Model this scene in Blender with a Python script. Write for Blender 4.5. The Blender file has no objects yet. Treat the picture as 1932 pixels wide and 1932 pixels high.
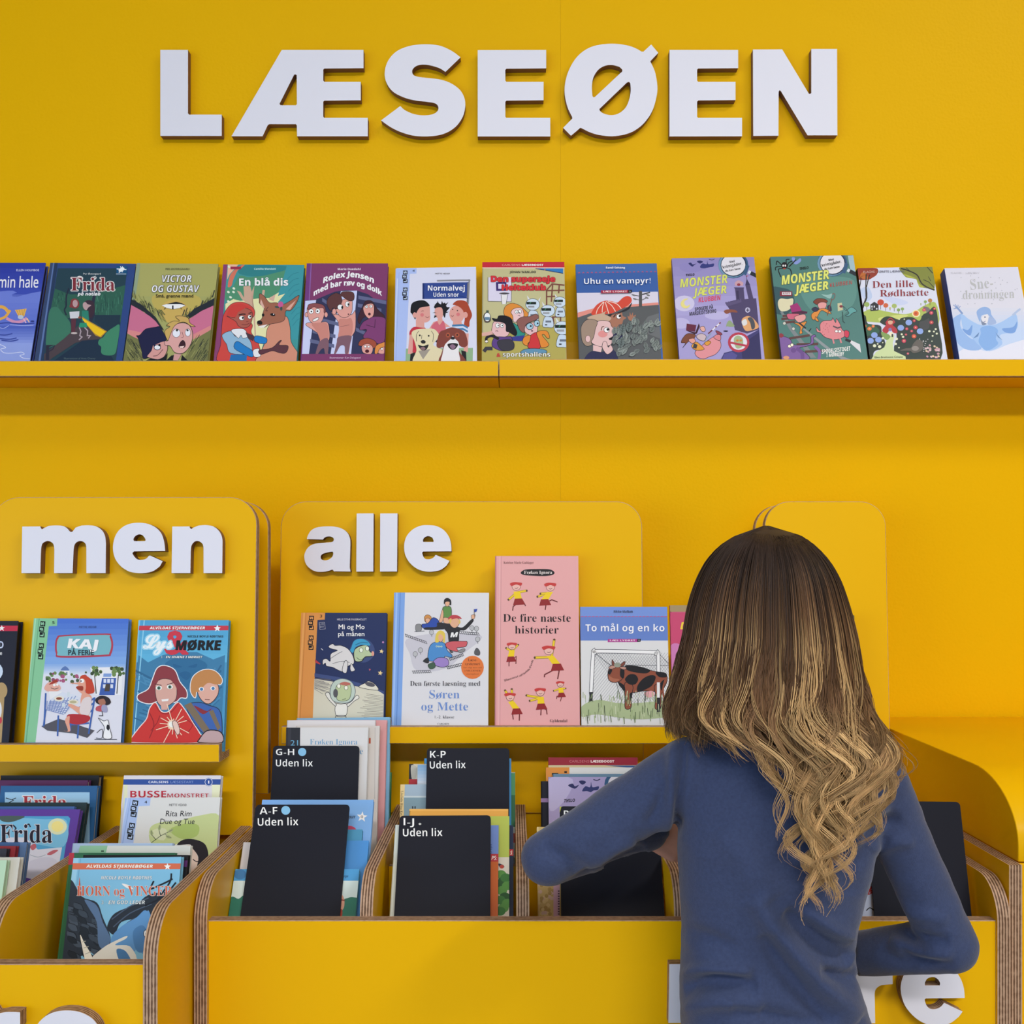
import bpy, bmesh, math, random
import numpy as np
from mathutils import Vector, Matrix, noise
random.seed(7); rng = np.random.default_rng(7)
C = bpy.context.scene.collection
F = 1932.0; Z0 = 1.25; HY = 1085.0; CX = 966.0
# ---------------------------------------------------------------- camera, world, lights, exposure
cam = bpy.data.cameras.new('camera'); cam.sensor_width = 36; cam.lens = 36
cam.shift_y = (HY - 966) / F; cam.clip_start = 0.01
camo = bpy.data.objects.new('camera', cam); C.objects.link(camo)
camo.location = (0, 0, Z0); camo.rotation_euler = (math.pi / 2, 0, 0)
sc = bpy.context.scene; sc.camera = camo
sc.view_settings.view_transform = 'Standard'; sc.view_settings.look = 'None'
sc.view_settings.exposure = 0.0; sc.view_settings.gamma = 1; sc.view_settings.use_curve_mapping = False
sc.cycles.use_denoising = True
sc.cycles.max_bounces = 6
wd = bpy.data.worlds.new('world'); sc.world = wd; wd.use_nodes = True
wd.node_tree.nodes['Background'].inputs[0].default_value = (0.93, 0.95, 1.0, 1)
wd.node_tree.nodes['Background'].inputs[1].default_value = 0.21
def area(name, loc, size, power, col, target, spread=math.pi):
    l = bpy.data.lights.new(name, 'AREA'); l.shape = 'RECTANGLE'; l.size, l.size_y = size
    l.energy = power; l.color = col; l.spread = spread
    o = bpy.data.objects.new(name, l); C.objects.link(o); o.location = loc
    o.rotation_euler = (Vector(target) - Vector(loc)).to_track_quat('-Z', 'Y').to_euler(); return o
area('ceiling_lamp_row', (0.5, -4.4, 4.6), (4.5, 0.35), 30, (1.0, 0.975, 0.98), (0.4, 2.0, 0.85), 1.05)
area('ceiling_lamp_row', (2.5, -0.5, 4.2), (1.4, 0.25), 12, (1.0, 0.975, 0.98), (0.5, 1.7, 0.7), 1.3)
area('window_and_fill_light', (1.0, -5.8, 1.2), (5.0, 2.2), 42, (0.92, 0.94, 1.0), (0.6, 2.0, 0.5))  # added frontal fill to brighten the lower wall, no window known there
area('window_and_fill_light', (-4.2, -2.8, 1.15), (5.0, 2.1), 128, (0.52, 0.72, 1.0), (-0.5, 1.0, 1.0))

# ---------------------------------------------------------------- helpers
def W3(px, py, d): return Vector(((px - CX) * d / F, d, Z0 - (py - HY) * d / F))
def s2l(c):
    c = c / 255.0
    return c / 12.92 if c <= 0.04045 else ((c + 0.055) / 1.055) ** 2.4
def hexlin(h):
    h = h.lstrip('#')
    if len(h) == 3: h = ''.join(a + a for a in h)
    return tuple(s2l(int(h[i:i + 2], 16)) for i in (0, 2, 4))
PK = (1.0, 1.0, 0.92)
def ink(h): return tuple(min(0.86, a * k + 0.002) for a, k in zip(hexlin(h), PK))
MATS = {}
def mat(name, col=(0.8, 0.8, 0.8), rough=0.5, spec=0.5, coat=0, bump=None, attr=None, var=None, sheen=0):
    if name in MATS: return MATS[name]
    m = bpy.data.materials.new(name); m.use_nodes = True; MATS[name] = m
    nt = m.node_tree; b = nt.nodes['Principled BSDF']
    b.inputs['Base Color'].default_value = (*col, 1); b.inputs['Roughness'].default_value = rough
    b.inputs['Specular IOR Level'].default_value = spec; b.inputs['Coat Weight'].default_value = coat
    if sheen: b.inputs['Sheen Weight'].default_value = sheen; b.inputs['Sheen Roughness'].default_value = 0.5
    tc = nt.nodes.new('ShaderNodeTexCoord')
    if attr:
        a = nt.nodes.new('ShaderNodeAttribute'); a.attribute_name = attr
        nt.links.new(a.outputs['Color'], b.inputs['Base Color'])
    if var:
        sx, amt, col2 = var
        mp = nt.nodes.new('ShaderNodeMapping'); mp.inputs['Scale'].default_value = sx if isinstance(sx, tuple) else (sx,) * 3
        n = nt.nodes.new('ShaderNodeTexNoise'); n.inputs['Detail'].default_value = 6; n.inputs['Scale'].default_value = 1
        r = nt.nodes.new('ShaderNodeValToRGB'); r.color_ramp.elements[0].color = (*col, 1); r.color_ramp.elements[1].color = (*col2, 1)
        r.color_ramp.elements[0].position = 0.5 - amt; r.color_ramp.elements[1].position = 0.5 + amt
        nt.links.new(tc.outputs['Object'], mp.inputs[0]); nt.links.new(mp.outputs[0], n.inputs['Vector'])
        nt.links.new(n.outputs['Fac'], r.inputs[0]); nt.links.new(r.outputs[0], b.inputs['Base Color'])
    if bump:
        sx, st, dist = bump
        n = nt.nodes.new('ShaderNodeTexNoise'); n.inputs['Scale'].default_value = sx; n.inputs['Detail'].default_value = 3
        bp = nt.nodes.new('ShaderNodeBump'); bp.inputs['Strength'].default_value = st; bp.inputs['Distance'].default_value = dist
        nt.links.new(tc.outputs['Object'], n.inputs['Vector']); nt.links.new(n.outputs['Fac'], bp.inputs['Height'])
        nt.links.new(bp.outputs[0], b.inputs['Normal'])
    return m
YEL = (0.80, 0.44, 0.002)
M_WALL = mat('yellow_wall_paint', YEL, 0.40, 0.03, bump=(170, 0.4, 0.0014))
M_LAM = mat('yellow_laminate', (0.81, 0.445, 0.002), 0.33, 0.11)
M_WHITE = mat('white_letter_face', (0.74, 0.735, 0.79), 0.45, 0.4)
M_EDGE = mat('brown_letter_edge', (0.235, 0.115, 0.05), 0.6, 0.3)
M_PAPER = mat('paper_edge', (0.72, 0.69, 0.62), 0.8, 0.2)
M_PRINT = mat('printed_cover', rough=0.42, spec=0.18, attr='ink')
M_BLACK = mat('black_card_plastic', (0.014, 0.015, 0.022), 0.45, 0.09)
M_CARDTXT = mat('white_vinyl', (0.80, 0.80, 0.80), 0.5, 0.3)
M_CARDDOT = mat('light_blue_vinyl', (0.21, 0.48, 0.78), 0.5, 0.3)
M_DARK = mat('dark_page_edge', (0.03, 0.02, 0.008), 0.8, 0.1)  # near-black colour for the page edges of some books
def plywood(name, light, dark, scale):
    m = bpy.data.materials.new(name); m.use_nodes = True; nt = m.node_tree; b = nt.nodes['Principled BSDF']
    b.inputs['Roughness'].default_value = 0.6; b.inputs['Specular IOR Level'].default_value = 0.25
    at = nt.nodes.new('ShaderNodeAttribute'); at.attribute_name = 'ply'
    sp = nt.nodes.new('ShaderNodeSeparateColor'); nt.links.new(at.outputs['Color'], sp.inputs[0])
    mu = nt.nodes.new('ShaderNodeMath'); mu.operation = 'MULTIPLY'; mu.inputs[1].default_value = scale
    nt.links.new(sp.outputs[0], mu.inputs[0])
    sn = nt.nodes.new('ShaderNodeMath'); sn.operation = 'SINE'; nt.links.new(mu.outputs[0], sn.inputs[0])
    tc = nt.nodes.new('ShaderNodeTexCoord'); n = nt.nodes.new('ShaderNodeTexNoise')
    n.inputs['Scale'].default_value = 140; n.inputs['Detail'].default_value = 4
    nt.links.new(tc.outputs['Object'], n.inputs['Vector'])
    ad = nt.nodes.new('ShaderNodeMath'); ad.operation = 'MULTIPLY_ADD'; ad.inputs[1].default_value = 0.38
    nt.links.new(sn.outputs[0], ad.inputs[0]); nt.links.new(n.outputs['Fac'], ad.inputs[2])
    r = nt.nodes.new('ShaderNodeValToRGB'); r.color_ramp.elements[0].position = 0.25; r.color_ramp.elements[1].position = 0.75
    r.color_ramp.elements[0].color = (*dark, 1); r.color_ramp.elements[1].color = (*light, 1)
    nt.links.new(ad.outputs[0], r.inputs[0]); nt.links.new(r.outputs[0], b.inputs['Base Color']); MATS[name] = m; return m
M_PLY = plywood('plywood_edge', (0.50, 0.33, 0.21), (0.12, 0.06, 0.03), 2 * math.pi * 4.5)

def link(name, me, parent=None, mats=()):
    o = bpy.data.objects.new(name, me); C.objects.link(o)
    for m in mats: me.materials.append(m)
    if parent is not None: o.parent = parent
    return o
def tag(o, label, cat, group=None):
    o['label'] = label; o['category'] = cat
    if group: o['group'] = group
    return o
def empty(name, loc, rot=None):
    o = bpy.data.objects.new(name, None); C.objects.link(o); o.empty_display_size = 0.05
    if rot is None: o.location = loc
    else: o.matrix_world = Matrix.Translation(loc) @ rot.to_4x4()
    return o
def struct(o): o['kind'] = 'structure'; return o
def mesh(verts, faces, mi=None):
    me = bpy.data.meshes.new('m'); me.from_pydata([tuple(v) for v in verts], [], faces)
    if mi: me.polygons.foreach_set('material_index', mi)
    me.update(); return me
def bevel_mesh(me, w, seg=2, ang=35):
    bm = bmesh.new(); bm.from_mesh(me)
    es = [e for e in bm.edges if len(e.link_faces) == 2 and e.calc_face_angle(0) > math.radians(ang)]
    bmesh.ops.bevel(bm, geom=es, offset=w, segments=seg, profile=0.5, affect='EDGES', clamp_overlap=True)
    bm.to_mesh(me); bm.free(); return me
def box(x0, x1, y0, y1, z0, z1, bev=0.0):
    v = [(x, y, z) for x in (x0, x1) for y in (y0, y1) for z in (z0, z1)]
    f = [(0, 1, 3, 2), (4, 6, 7, 5), (0, 4, 5, 1), (2, 3, 7, 6), (0, 2, 6, 4), (1, 5, 7, 3)]
    me = mesh(v, f)
    if bev: bevel_mesh(me, bev)
    return me
def panel(outline, origin, U, V, N, t, edge_mat=1, ch=0.0):
    """sheet of thickness t: outline in (u,v), front at N*0, back at N*t. Faces mat 0, edges mat edge_mat, with a 'ply' layer coordinate.
    ch eases the front rim so a thin line of the core shows round the face"""
    n = len(outline); O = Vector(origin)
    U = Vector(U); V = Vector(V); N = Vector(N)
    to3 = lambda q: [O + U * p[0] + V * p[1] for p in q]
    a = to3(outline); b = [p + N * t for p in a]
    if ch:
        ar = sum(outline[i - 1][0] * outline[i][1] - outline[i][0] * outline[i - 1][1] for i in range(n)); sg = 1 if ar > 0 else -1; ins = []
        for i in range(n):
            p0, p1, p2 = (Vector(outline[k % n]) for k in (i - 1, i, i + 1)); d0 = (p1 - p0); d1 = (p2 - p1)
            d0 = d0.normalized() if d0.length > 1e-9 else d1.normalized(); d1 = d1.normalized() if d1.length > 1e-9 else d0
            n0 = Vector((-d0.y, d0.x)) * sg; n1 = Vector((-d1.y, d1.x)) * sg; m = (n0 + n1); m = m / max(m.length_squared / 2, .5); ins.append(p1 + m * ch)
        f = to3(ins); a = [p + N * ch for p in a]; vs = f + a + b
    else: vs = a + b
    k = len(vs) // n
    fs = [tuple(range(n)), tuple(range(k * n - 1, (k - 1) * n - 1, -1))]
    for r in range(k - 1): fs += [(r * n + i, r * n + n + i, r * n + n + (i + 1) % n, r * n + (i + 1) % n) for i in range(n)]
    me = mesh(vs, fs, [0, 0] + [edge_mat] * (n * (k - 1)))
    ca = me.color_attributes.new('ply', 'FLOAT_COLOR', 'CORNER')
    lv = [0.0, ch / t, 1.0] if ch else [0.0, 1.0]
    for p in me.polygons:
        for li in p.loop_indices:
            q = lv[me.loops[li].vertex_index // n]
            ca.data[li].color = (q, q, q, 1)
    bm = bmesh.new(); bm.from_mesh(me); bmesh.ops.recalc_face_normals(bm, faces=bm.faces); bm.to_mesh(me); bm.free()
    return me
def rounded(x0, x1, z0, z1, r, corners='tl tr', seg=10):
    pts = []
    def arc(cx, cz, a0, a1):
        for i in range(seg + 1):
            a = math.radians(a0 + (a1 - a0) * i / seg); pts.append((cx + r * math.cos(a), cz + r * math.sin(a)))
    cs = corners.split()
    if 'br' in cs: arc(x1 - r, z0 + r, 270, 360)
    else: pts.append((x1, z0))
    if 'tr' in cs: arc(x1 - r, z1 - r, 0, 90)
    else: pts.append((x1, z1))
    if 'tl' in cs: arc(x0 + r, z1 - r, 90, 180)
    else: pts.append((x0, z1))
    if 'bl' in cs: arc(x0 + r, z0 + r, 180, 270)
    else: pts.append((x0, z0))
    return pts
def catmull(pts, closed=True, n=6):
    P = [Vector((p[0], p[1])) for p in pts]; out = []; m = len(P)
    rg = range(m) if closed else range(m - 1)
    for i in rg:
        if closed: p0, p1, p2, p3 = P[i - 1], P[i], P[(i + 1) % m], P[(i + 2) % m]
        else: p0, p1, p2, p3 = P[max(i - 1, 0)], P[i], P[i + 1], P[min(i + 2, m - 1)]
        for k in range(n):
            t = k / n
            out.append(0.5 * ((2 * p1) + (p2 - p0) * t + (2 * p0 - 5 * p1 + 4 * p2 - p3) * t * t + (3 * p1 - p0 - 3 * p2 + p3) * t ** 3))
    if not closed: out.append(P[-1])
    return [(p.x, p.y) for p in out]
def pp(s): return [tuple(float(a) for a in q.split(',')) for q in s.split()]
# ---------------------------------------------------------------- room shell
WY = 2.06
wl = link('wall_back', box(-4.5, 0.0975, WY, WY + 0.1, 0, 5.2), None, [M_WALL]); struct(wl)
wr = link('wall_back', box(0.0977, 3.2, WY + 0.0002, WY + 0.1, 0, 5.2), None, [M_WALL]); struct(wr)
M_FLOOR = mat('grey_floor', (0.50, 0.46, 0.40), 0.5, 0.3, var=(3.0, 0.2, (0.56, 0.52, 0.46)))
M_CEIL = mat('white_ceiling', (0.80, 0.80, 0.79), 0.8, 0.2)
struct(link('floor', box(-4.5, 3.2, -6, WY, -0.05, 0), None, [M_FLOOR]))
struct(link('ceiling', box(-4.5, 3.2, -6, WY, 5.2, 5.25), None, [M_CEIL]))
struct(link('baseboard_back', box(-4.5, 3.2, WY - 0.012, WY, 0, 0.08, 0.002), None, [M_LAM]))

# ---------------------------------------------------------------- top display ledge (two sections)
def ledge(name, label, x0, x1, yl, yb, zt, zb, group, back_top=None, t=0.016):
    r = tag(empty(name, ((x0 + x1) / 2, yb, zb)), label, 'ledge', group)
    inv = Matrix.Translation(-r.location)
    def add(n, me, mats):
        me.transform(inv); link(n, me, r, mats)
    add('front_lip', panel([(x0, zb), (x1, zb), (x1, zt), (x0, zt)], (0, yl, 0), (1, 0, 0), (0, 0, 1), (0, 1, 0), t, ch=0.0008), [M_LAM, M_PLY])
    add('shelf_board', panel([(x0, yl + t), (x1, yl + t), (x1, yb), (x0, yb)], (0, 0, zb), (1, 0, 0), (0, 1, 0), (0, 0, 1), 0.012), [M_LAM, M_PLY])
    if back_top:
        add('back_strip', panel([(x0, zb + 0.012), (x1, zb + 0.012), (x1, back_top), (x0, back_top)], (0, yb - 0.012, 0), (1, 0, 0), (0, 0, 1), (0, 1, 0), 0.012), [M_LAM, M_PLY])
    return r
TS_F = Z0 + 0.3766 + 0.012
xs = (941 - CX) * 1.94 / F
ledge('picture_ledge', 'long yellow picture ledge on the wall under the big sign, left of the ledge joint', -1.6, xs - 0.0008, 1.94, WY, Z0 + 0.4057, Z0 + 0.3766, 'picture ledges on the wall', Z0 + 0.4657)
ledge('picture_ledge', 'long yellow picture ledge on the wall under the big sign, right of the ledge joint', xs + 0.0008, 1.5, 1.94, WY, Z0 + 0.4090, Z0 + 0.3766, 'picture ledges on the wall', Z0 + 0.4657)

# ---------------------------------------------------------------- display units
def leaned(x0, x1, ztop, zbot, yref, r=0.047, tan=0.054, zref=0.0):
    """rounded board leaning back by tan; yref = depth at Z0+zref"""
    L = math.hypot(1, tan); N = Vector((0, 1, -tan)).normalized(); V = Vector((0, tan, 1))
    o = Vector((0, yref - tan * zref, Z0))
    return panel(rounded(x0, x1, zbot, ztop, r), o, (1, 0, 0), V, N, 0.018, ch=0.0011)
def side(x0, yf, yb, ztop, r=0.055, t=0.018, zbot=0.0):
    pts = [(yf, zbot), (yb, zbot), (yb, Z0 + ztop)]
    for i in range(11):
        a = math.radians(90 + 90 * i / 10); pts.append((yf + r + r * math.cos(a), Z0 + ztop - r + r * math.sin(a)))
    return panel(pts, (x0, 0, 0), (0, 1, 0), (0, 0, 1), (1, 0, 0), t)
def unit(name, label, xL, xR, divs, yf, ztop_f, yb, boards, zfr, zre, yri, rtop):
    r = tag(empty(name, ((xL + xR) / 2, yb, 0)), label, 'book display unit', 'yellow book display units')
    inv = Matrix.Translation(-r.location); PL = [M_LAM, M_PLY]
    def add(n, me, mats=PL):
        me.transform(inv); return link(n, me, r, mats)
    xi0, xi1 = xL + 0.018, xR - 0.018
    add('side_panel', side(xL, yf - 0.004, yb, -0.42)); add('side_panel', side(xR - 0.018, yf - 0.004, yb, -0.42))
    add('front_panel', panel([(xi0, 0.07), (xi1, 0.07), (xi1, Z0 + ztop_f), (xi0, Z0 + ztop_f)], (0, yf, 0), (1, 0, 0), (0, 0, 1), (0, 1, 0), 0.018, ch=0.0008))
    for x in divs: add('divider', side(x - 0.009, yf + 0.0185, yb, -0.42, zbot=Z0 + zfr))
    add('bin_floor', box(xi0, xi1, yf + 0.018, yri, Z0 + zfr - 0.012, Z0 + zfr), [M_LAM])
    add('bin_floor', box(xi0, xi1, yri + 0.012, yb - 0.001, Z0 + zre - 0.012, Z0 + zre), [M_LAM])
    add('back_panel', box(xi0, xi1, yb - 0.001, yb + 0.017, 0.0, Z0 - 0.437), [M_LAM])
    ed = [xi0] + list(divs) + [xi1]
    for a, b in zip(ed, ed[1:]):
        add('riser', panel([(a + 0.0095, Z0 + zfr), (b - 0.0095, Z0 + zfr), (b - 0.0095, Z0 + rtop), (a + 0.0095, Z0 + rtop)], (0, yri, 0), (1, 0, 0), (0, 0, 1), (0, 1, 0), 0.012))
    for bx0, bx1, bz, by, rear in boards:
        add('back_board', leaned(bx0, bx1, bz, -0.436, by, zref=bz))
        add('rear_board', panel(rounded(bx0, bx1, Z0 - 0.39, Z0 + bz - 0.002, 0.047), (0, by + rear, 0), (1, 0, 0), (0, 0, 1), (0, 1, 0), 0.018, ch=0.0011))
    return r
MU = unit('display_unit', 'wide yellow display unit with five book bins, girl standing before it', -0.4335, 0.6797, [-0.2018, 0.0150, 0.2336, 0.4510], 1.40, -0.4725, 1.880,
     [(-0.4295, 0.2416, 0.137, 1.905, 0.062), (0.4696, 0.6946, 0.137, 1.905, 0.075)], -0.60, -0.56, 1.60, -0.455)
LU = unit('display_unit', 'yellow display unit cut off by the left picture edge, nearer than its neighbour', -0.905, -0.4365, [-0.655], 1.265, -0.481, 1.735,
     [(-0.886, -0.4342, 0.1328, 1.745, 0.080)], -0.60, -0.56, 1.48, -0.455)
ledge('book_ledge', 'yellow book ledge across the wide display unit, girl stands before its end', -0.405, 0.650, 1.80, 1.866, Z0 - 0.2665, Z0 - 0.2963, 'ledges on the display units')
ledge('book_ledge', 'yellow book ledge on the left display unit with a plywood end showing', -0.880, -0.4745, 1.66, 1.7185, Z0 - 0.2745, Z0 - 0.3035, 'ledges on the display units')

# ---------------------------------------------------------------- neighbouring cabinet with rounded hood at the right
r = tag(empty('rounded_cabinet', (1.0, WY - 0.3, 0)), 'yellow cabinet with a rounded hood standing against the right picture edge', 'cabinet')
inv = Matrix.Translation(-r.location)
prof = [(2.05, Z0 - 0.398), (2.05, Z0 - 0.284), (1.56, Z0 - 0.286)]
for i in range(1, 15):
    a = math.radians(90 + 90 * i / 14); prof.append((1.555 + 0.137 * math.cos(a), Z0 - 0.376 + 0.09 * math.sin(a)))
prof.append((1.418, Z0 - 0.3975))
me = panel(prof, (0.701, 0, 0), (0, 1, 0), (0, 0, 1), (1, 0, 0), 0.7, 0); me.transform(inv)
for p in me.polygons: p.use_smooth = len(p.vertices) == 4
o = link('hood', me, r, [M_LAM]); bevel_mesh(me, 0.0015, 2, 50)
me = panel([(1.405, 0), (1.862, 0), (1.862, Z0 - 0.398), (1.405, Z0 - 0.398)], (0.682, 0, 0), (0, 1, 0), (0, 0, 1), (1, 0, 0), 0.018); me.transform(inv); link('side_panel', me, r, [M_LAM, M_PLY])
me = box(0.7005, 1.4, 1.418, 1.436, 0.07, Z0 - 0.3995, 0.0015); me.transform(inv); link('front_panel', me, r, [M_LAM])
# ---------------------------------------------------------------- wooden letters
def unproj(px, py, P0, N):
    d = Vector(((px - CX) / F, 1.0, -(py - HY) / F)); o = Vector((0, 0, Z0))
    t = (Vector(P0) - o).dot(N) / d.dot(N); return o + d * t
def letter(name, label, group, crop, outlines, d, t, tan=0.0, zref=0.0, smooth=(), edge=None, parent=None):
    """outlines traced on the letter's front plane (depth d at height Z0+zref, leaning by tan)"""
    x0, y0, s = crop
    N = Vector((0, 1, -tan)).normalized(); V = Vector((0, tan, 1)).normalized(); P0 = Vector((0, d, Z0 + zref))
    pl = []
    for k, o in enumerate(outlines):
        q = pp(o) if isinstance(o, str) else o
        if k in smooth: q = catmull(q, True, 5)
        pl.append([unproj(x0 + a / s, y0 + b / s, P0, N) for a, b in q])
    ctr = sum(pl[0], Vector()) / len(pl[0])
    cu = bpy.data.curves.new('c', 'CURVE'); cu.dimensions = '2D'; cu.fill_mode = 'BOTH'; cu.extrude = t / 2
    for q in pl:
        sp = cu.splines.new('POLY'); sp.points.add(len(q) - 1); sp.use_cyclic_u = True
        for i, p in enumerate(q):
            w = p - ctr; sp.points[i].co = (w.x, w.dot(V), 0, 1)
    o = bpy.data.objects.new('tmp', cu); me = o.to_mesh().copy(); bpy.data.objects.remove(o)
    bm = bmesh.new(); bm.from_mesh(me); bmesh.ops.remove_doubles(bm, verts=bm.verts, dist=1e-6)
    bmesh.ops.recalc_face_normals(bm, faces=bm.faces); bm.to_mesh(me); bm.free()
    ca = me.color_attributes.new('ply', 'FLOAT_COLOR', 'CORNER')
    for p in me.polygons:
        p.material_index = 0 if p.normal.z > 0.9 else 1; p.use_smooth = False
        for li in p.loop_indices:
            q = me.vertices[me.loops[li].vertex_index].co.z / t + 0.5; ca.data[li].color = (q, q, q, 1)
    # local axes: x right, y up the letter, z towards the viewer
    M = Matrix((Vector((1, 0, 0)), V, -N)).transposed()
    ob = link(name, me, None, [M_WHITE, edge or M_EDGE])
    ob.matrix_world = Matrix.Translation(ctr + N * (t / 2)) @ M.to_4x4()
    tag(ob, label, 'letter', group); return ob
GB = 'letters of the big sign'; c1 = (280, 60, 2.841); c2 = (940, 60, 2.841); DS = WY - 0.0175; TS = 0.017
letter('sign_letter', 'big white letter L, first of the sign high on the yellow wall', GB, c1, ['64,97 212,97 212,437 218,444 393,444 393,558 64,558'], DS, TS)
letter('sign_letter', 'big white joined letter AE, second of the sign high on the wall', GB, c1, ['715,97 1153,97 1153,195 943,197 937,203 937,262 943,268 1138,268 1138,367 943,369 937,375 937,455 943,461 1176,461 1176,560 797,560 795,500 790,495 648,495 640,500 612,560 445,560', '786,228 795,232 796,388 790,394 708,394 703,386 780,232'], DS, TS)
S_ = catmull(pp('1592,215 1560,195 1510,180 1470,176 1435,184 1415,205 1418,228 1440,240 1490,247 1560,255 1620,275 1670,312 1695,360 1697,410 1680,465 1640,515 1580,548 1510,560 1430,558 1360,540 1300,512 1247,475'), False, 5) + catmull(pp('1350,398 1375,420 1420,440 1470,448 1520,443 1550,425 1553,400 1535,383 1490,375 1430,368 1370,352 1310,320 1275,270 1267,215 1285,155 1330,105 1400,76 1480,67 1560,74 1625,102 1673,137'), False, 5)
letter('sign_letter', 'big white letter S of the sign high on the yellow wall', GB, c1, [S_], DS, TS)
letter('sign_letter', 'big white letter E between S and the slashed O of the high sign', GB, c2, ['-110,98 257,97 257,196 44,198 38,204 38,262 44,268 243,268 243,367 44,369 38,375 38,456 44,461 279,461 279,561 -110,561'], DS, TS)
O_ = pp('820,68 858,113 815,158') + catmull(pp('818,165 840,215 853,290 848,350 825,425 785,485 735,527 680,550 610,560 540,553 490,538 450,518'), False, 4) + pp('440,515 390,557 348,515 397,465') + catmull(pp('396,456 372,405 357,340 358,280 375,215 410,150 455,105 510,77 580,65 640,65 700,75 740,90 768,106'), False, 4) + [(778, 107)]
letter('sign_letter', 'big white slashed letter O of the sign high on the yellow wall', GB, c2, [O_, catmull(pp('650,188 610,178 570,183 535,205 510,245 502,295 505,345'), False, 4) + pp('512,352 520,348 665,212 665,203'), catmull(pp('708,275 710,320 700,370 680,410 645,438 605,447 565,438 545,424'), False, 4) + pp('542,414 690,272 700,268')], DS, TS)
letter('sign_letter', 'big white letter E between the slashed O and N of the high sign', GB, c2, ['918,97 1286,97 1286,195 1072,197 1066,203 1066,262 1072,268 1272,268 1272,366 1072,368 1066,375 1066,456 1072,461 1307,461 1307,560 918,561'], DS, TS)
letter('sign_letter', 'big white letter N, last of the sign high on the yellow wall', GB, c2, ['1365,95 1522,94 1665,332 1672,333 1678,328 1678,92 1816,92 1818,555 1658,555 1515,318 1508,313 1503,320 1502,557 1367,558'], DS, TS)
cm = (0, 920, 3.578)
mO = pp('145,577 150,263 272,262 275,272 283,282 300,272') + catmull(pp('330,258 375,255 420,258 450,272 470,295'), False, 3) + pp('480,300 492,295 510,270') + catmull(pp('550,256 600,254 650,262 690,290 710,330 715,380'), False, 3) + pp('713,577 583,577') + catmull(pp('583,420 580,385 565,367 540,360 515,370 502,390 497,420'), False, 3) + pp('490,577 365,577') + catmull(pp('367,420 362,385 345,367 322,360 298,368 283,385 277,420'), False, 3) + pp('272,577')
eO = pp('905,430 895,440') + catmull(pp('895,446 908,468 930,485 965,487 990,478 1003,462'), False, 3) + pp('1012,458 1098,497') + catmull(pp('1080,530 1040,560 990,575 930,577 870,565 815,530 778,480 763,420 768,360 790,305 830,265 880,243 940,237 1000,245 1055,272 1090,312 1108,365 1115,428'), False, 4)
eH = catmull(pp('900,350 910,330 935,316 960,320 978,340'), False, 3) + pp('984,355 978,361 905,361')
nO = pp('1158,577 1163,263 1280,262 1283,275 1292,280 1305,270') + catmull(pp('1340,256 1390,253 1440,262 1480,295 1500,340 1502,400'), False, 4) + pp('1500,577 1374,577') + catmull(pp('1374,420 1370,385 1350,365 1325,360 1305,372 1292,395 1288,430'), False, 3) + [(1285, 577)]
GM = 'letters on the left display board'; kw = dict(d=1.745 - 0.054 * 0.08 - 0.0172, t=0.017, tan=0.054, zref=0.05)
letter('board_letter', 'white wooden letter m on the left display board', GM, cm, [mO], **kw)
letter('board_letter', 'white wooden letter e between m and n on the left display board', GM, cm, [eO, eH], **kw)
letter('board_letter', 'white wooden letter n on the left display board', GM, cm, [nO], **kw)
ca_ = (560, 950, 6.232); GA = 'letters on the middle display board'; kw = dict(d=1.905 - 0.054 * 0.087 - 0.0172, t=0.017, tan=0.054, zref=0.05)
aO = pp('118,418') + catmull(pp('125,385 165,320 230,283 330,270 440,272 530,295 595,345 625,410 630,470'), False, 4) + pp('622,750 632,800 437,797 425,780 410,778') + catmull(pp('380,790 320,802 230,800 160,768 110,715 90,650 92,590 130,520 190,480 260,466 340,460 405,455'), False, 4) + catmull(pp('425,447 437,425 420,397 380,387 340,393 318,408'), False, 3) + pp('308,424')
letter('board_letter', 'white wooden letter a on the middle display board', GA, ca_, [aO, catmull(pp('425,572 428,600 405,640 350,668 300,662 280,635 295,598 340,580 405,567'), True, 3)], **kw)
letter('board_letter', 'white wooden letter l standing beside the a on the middle display board', GA, ca_, ['704,117 903,116 899,800 699,801'], **kw)
letter('board_letter', 'white wooden letter l standing beside the e on the middle display board', GA, ca_, ['981,117 1184,116 1178,799 978,800'], **kw)
e2O = pp('1485,564 1475,575') + catmull(pp('1475,585 1490,630 1520,653 1570,653 1608,635 1628,608'), False, 3) + pp('1638,605 1795,675') + catmull(pp('1760,730 1690,780 1600,800 1510,798 1420,770 1340,710 1285,630 1263,540 1268,450 1300,370 1370,300 1460,260 1550,254 1640,265 1725,310 1785,385 1812,470 1818,562'), False, 4)
letter('board_letter', 'white wooden letter e on the middle display board', GA, ca_, [e2O, catmull(pp('1482,432 1500,400 1545,383 1590,400 1608,432'), False, 3) + pp('1608,452 1485,452')], **kw)
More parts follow.
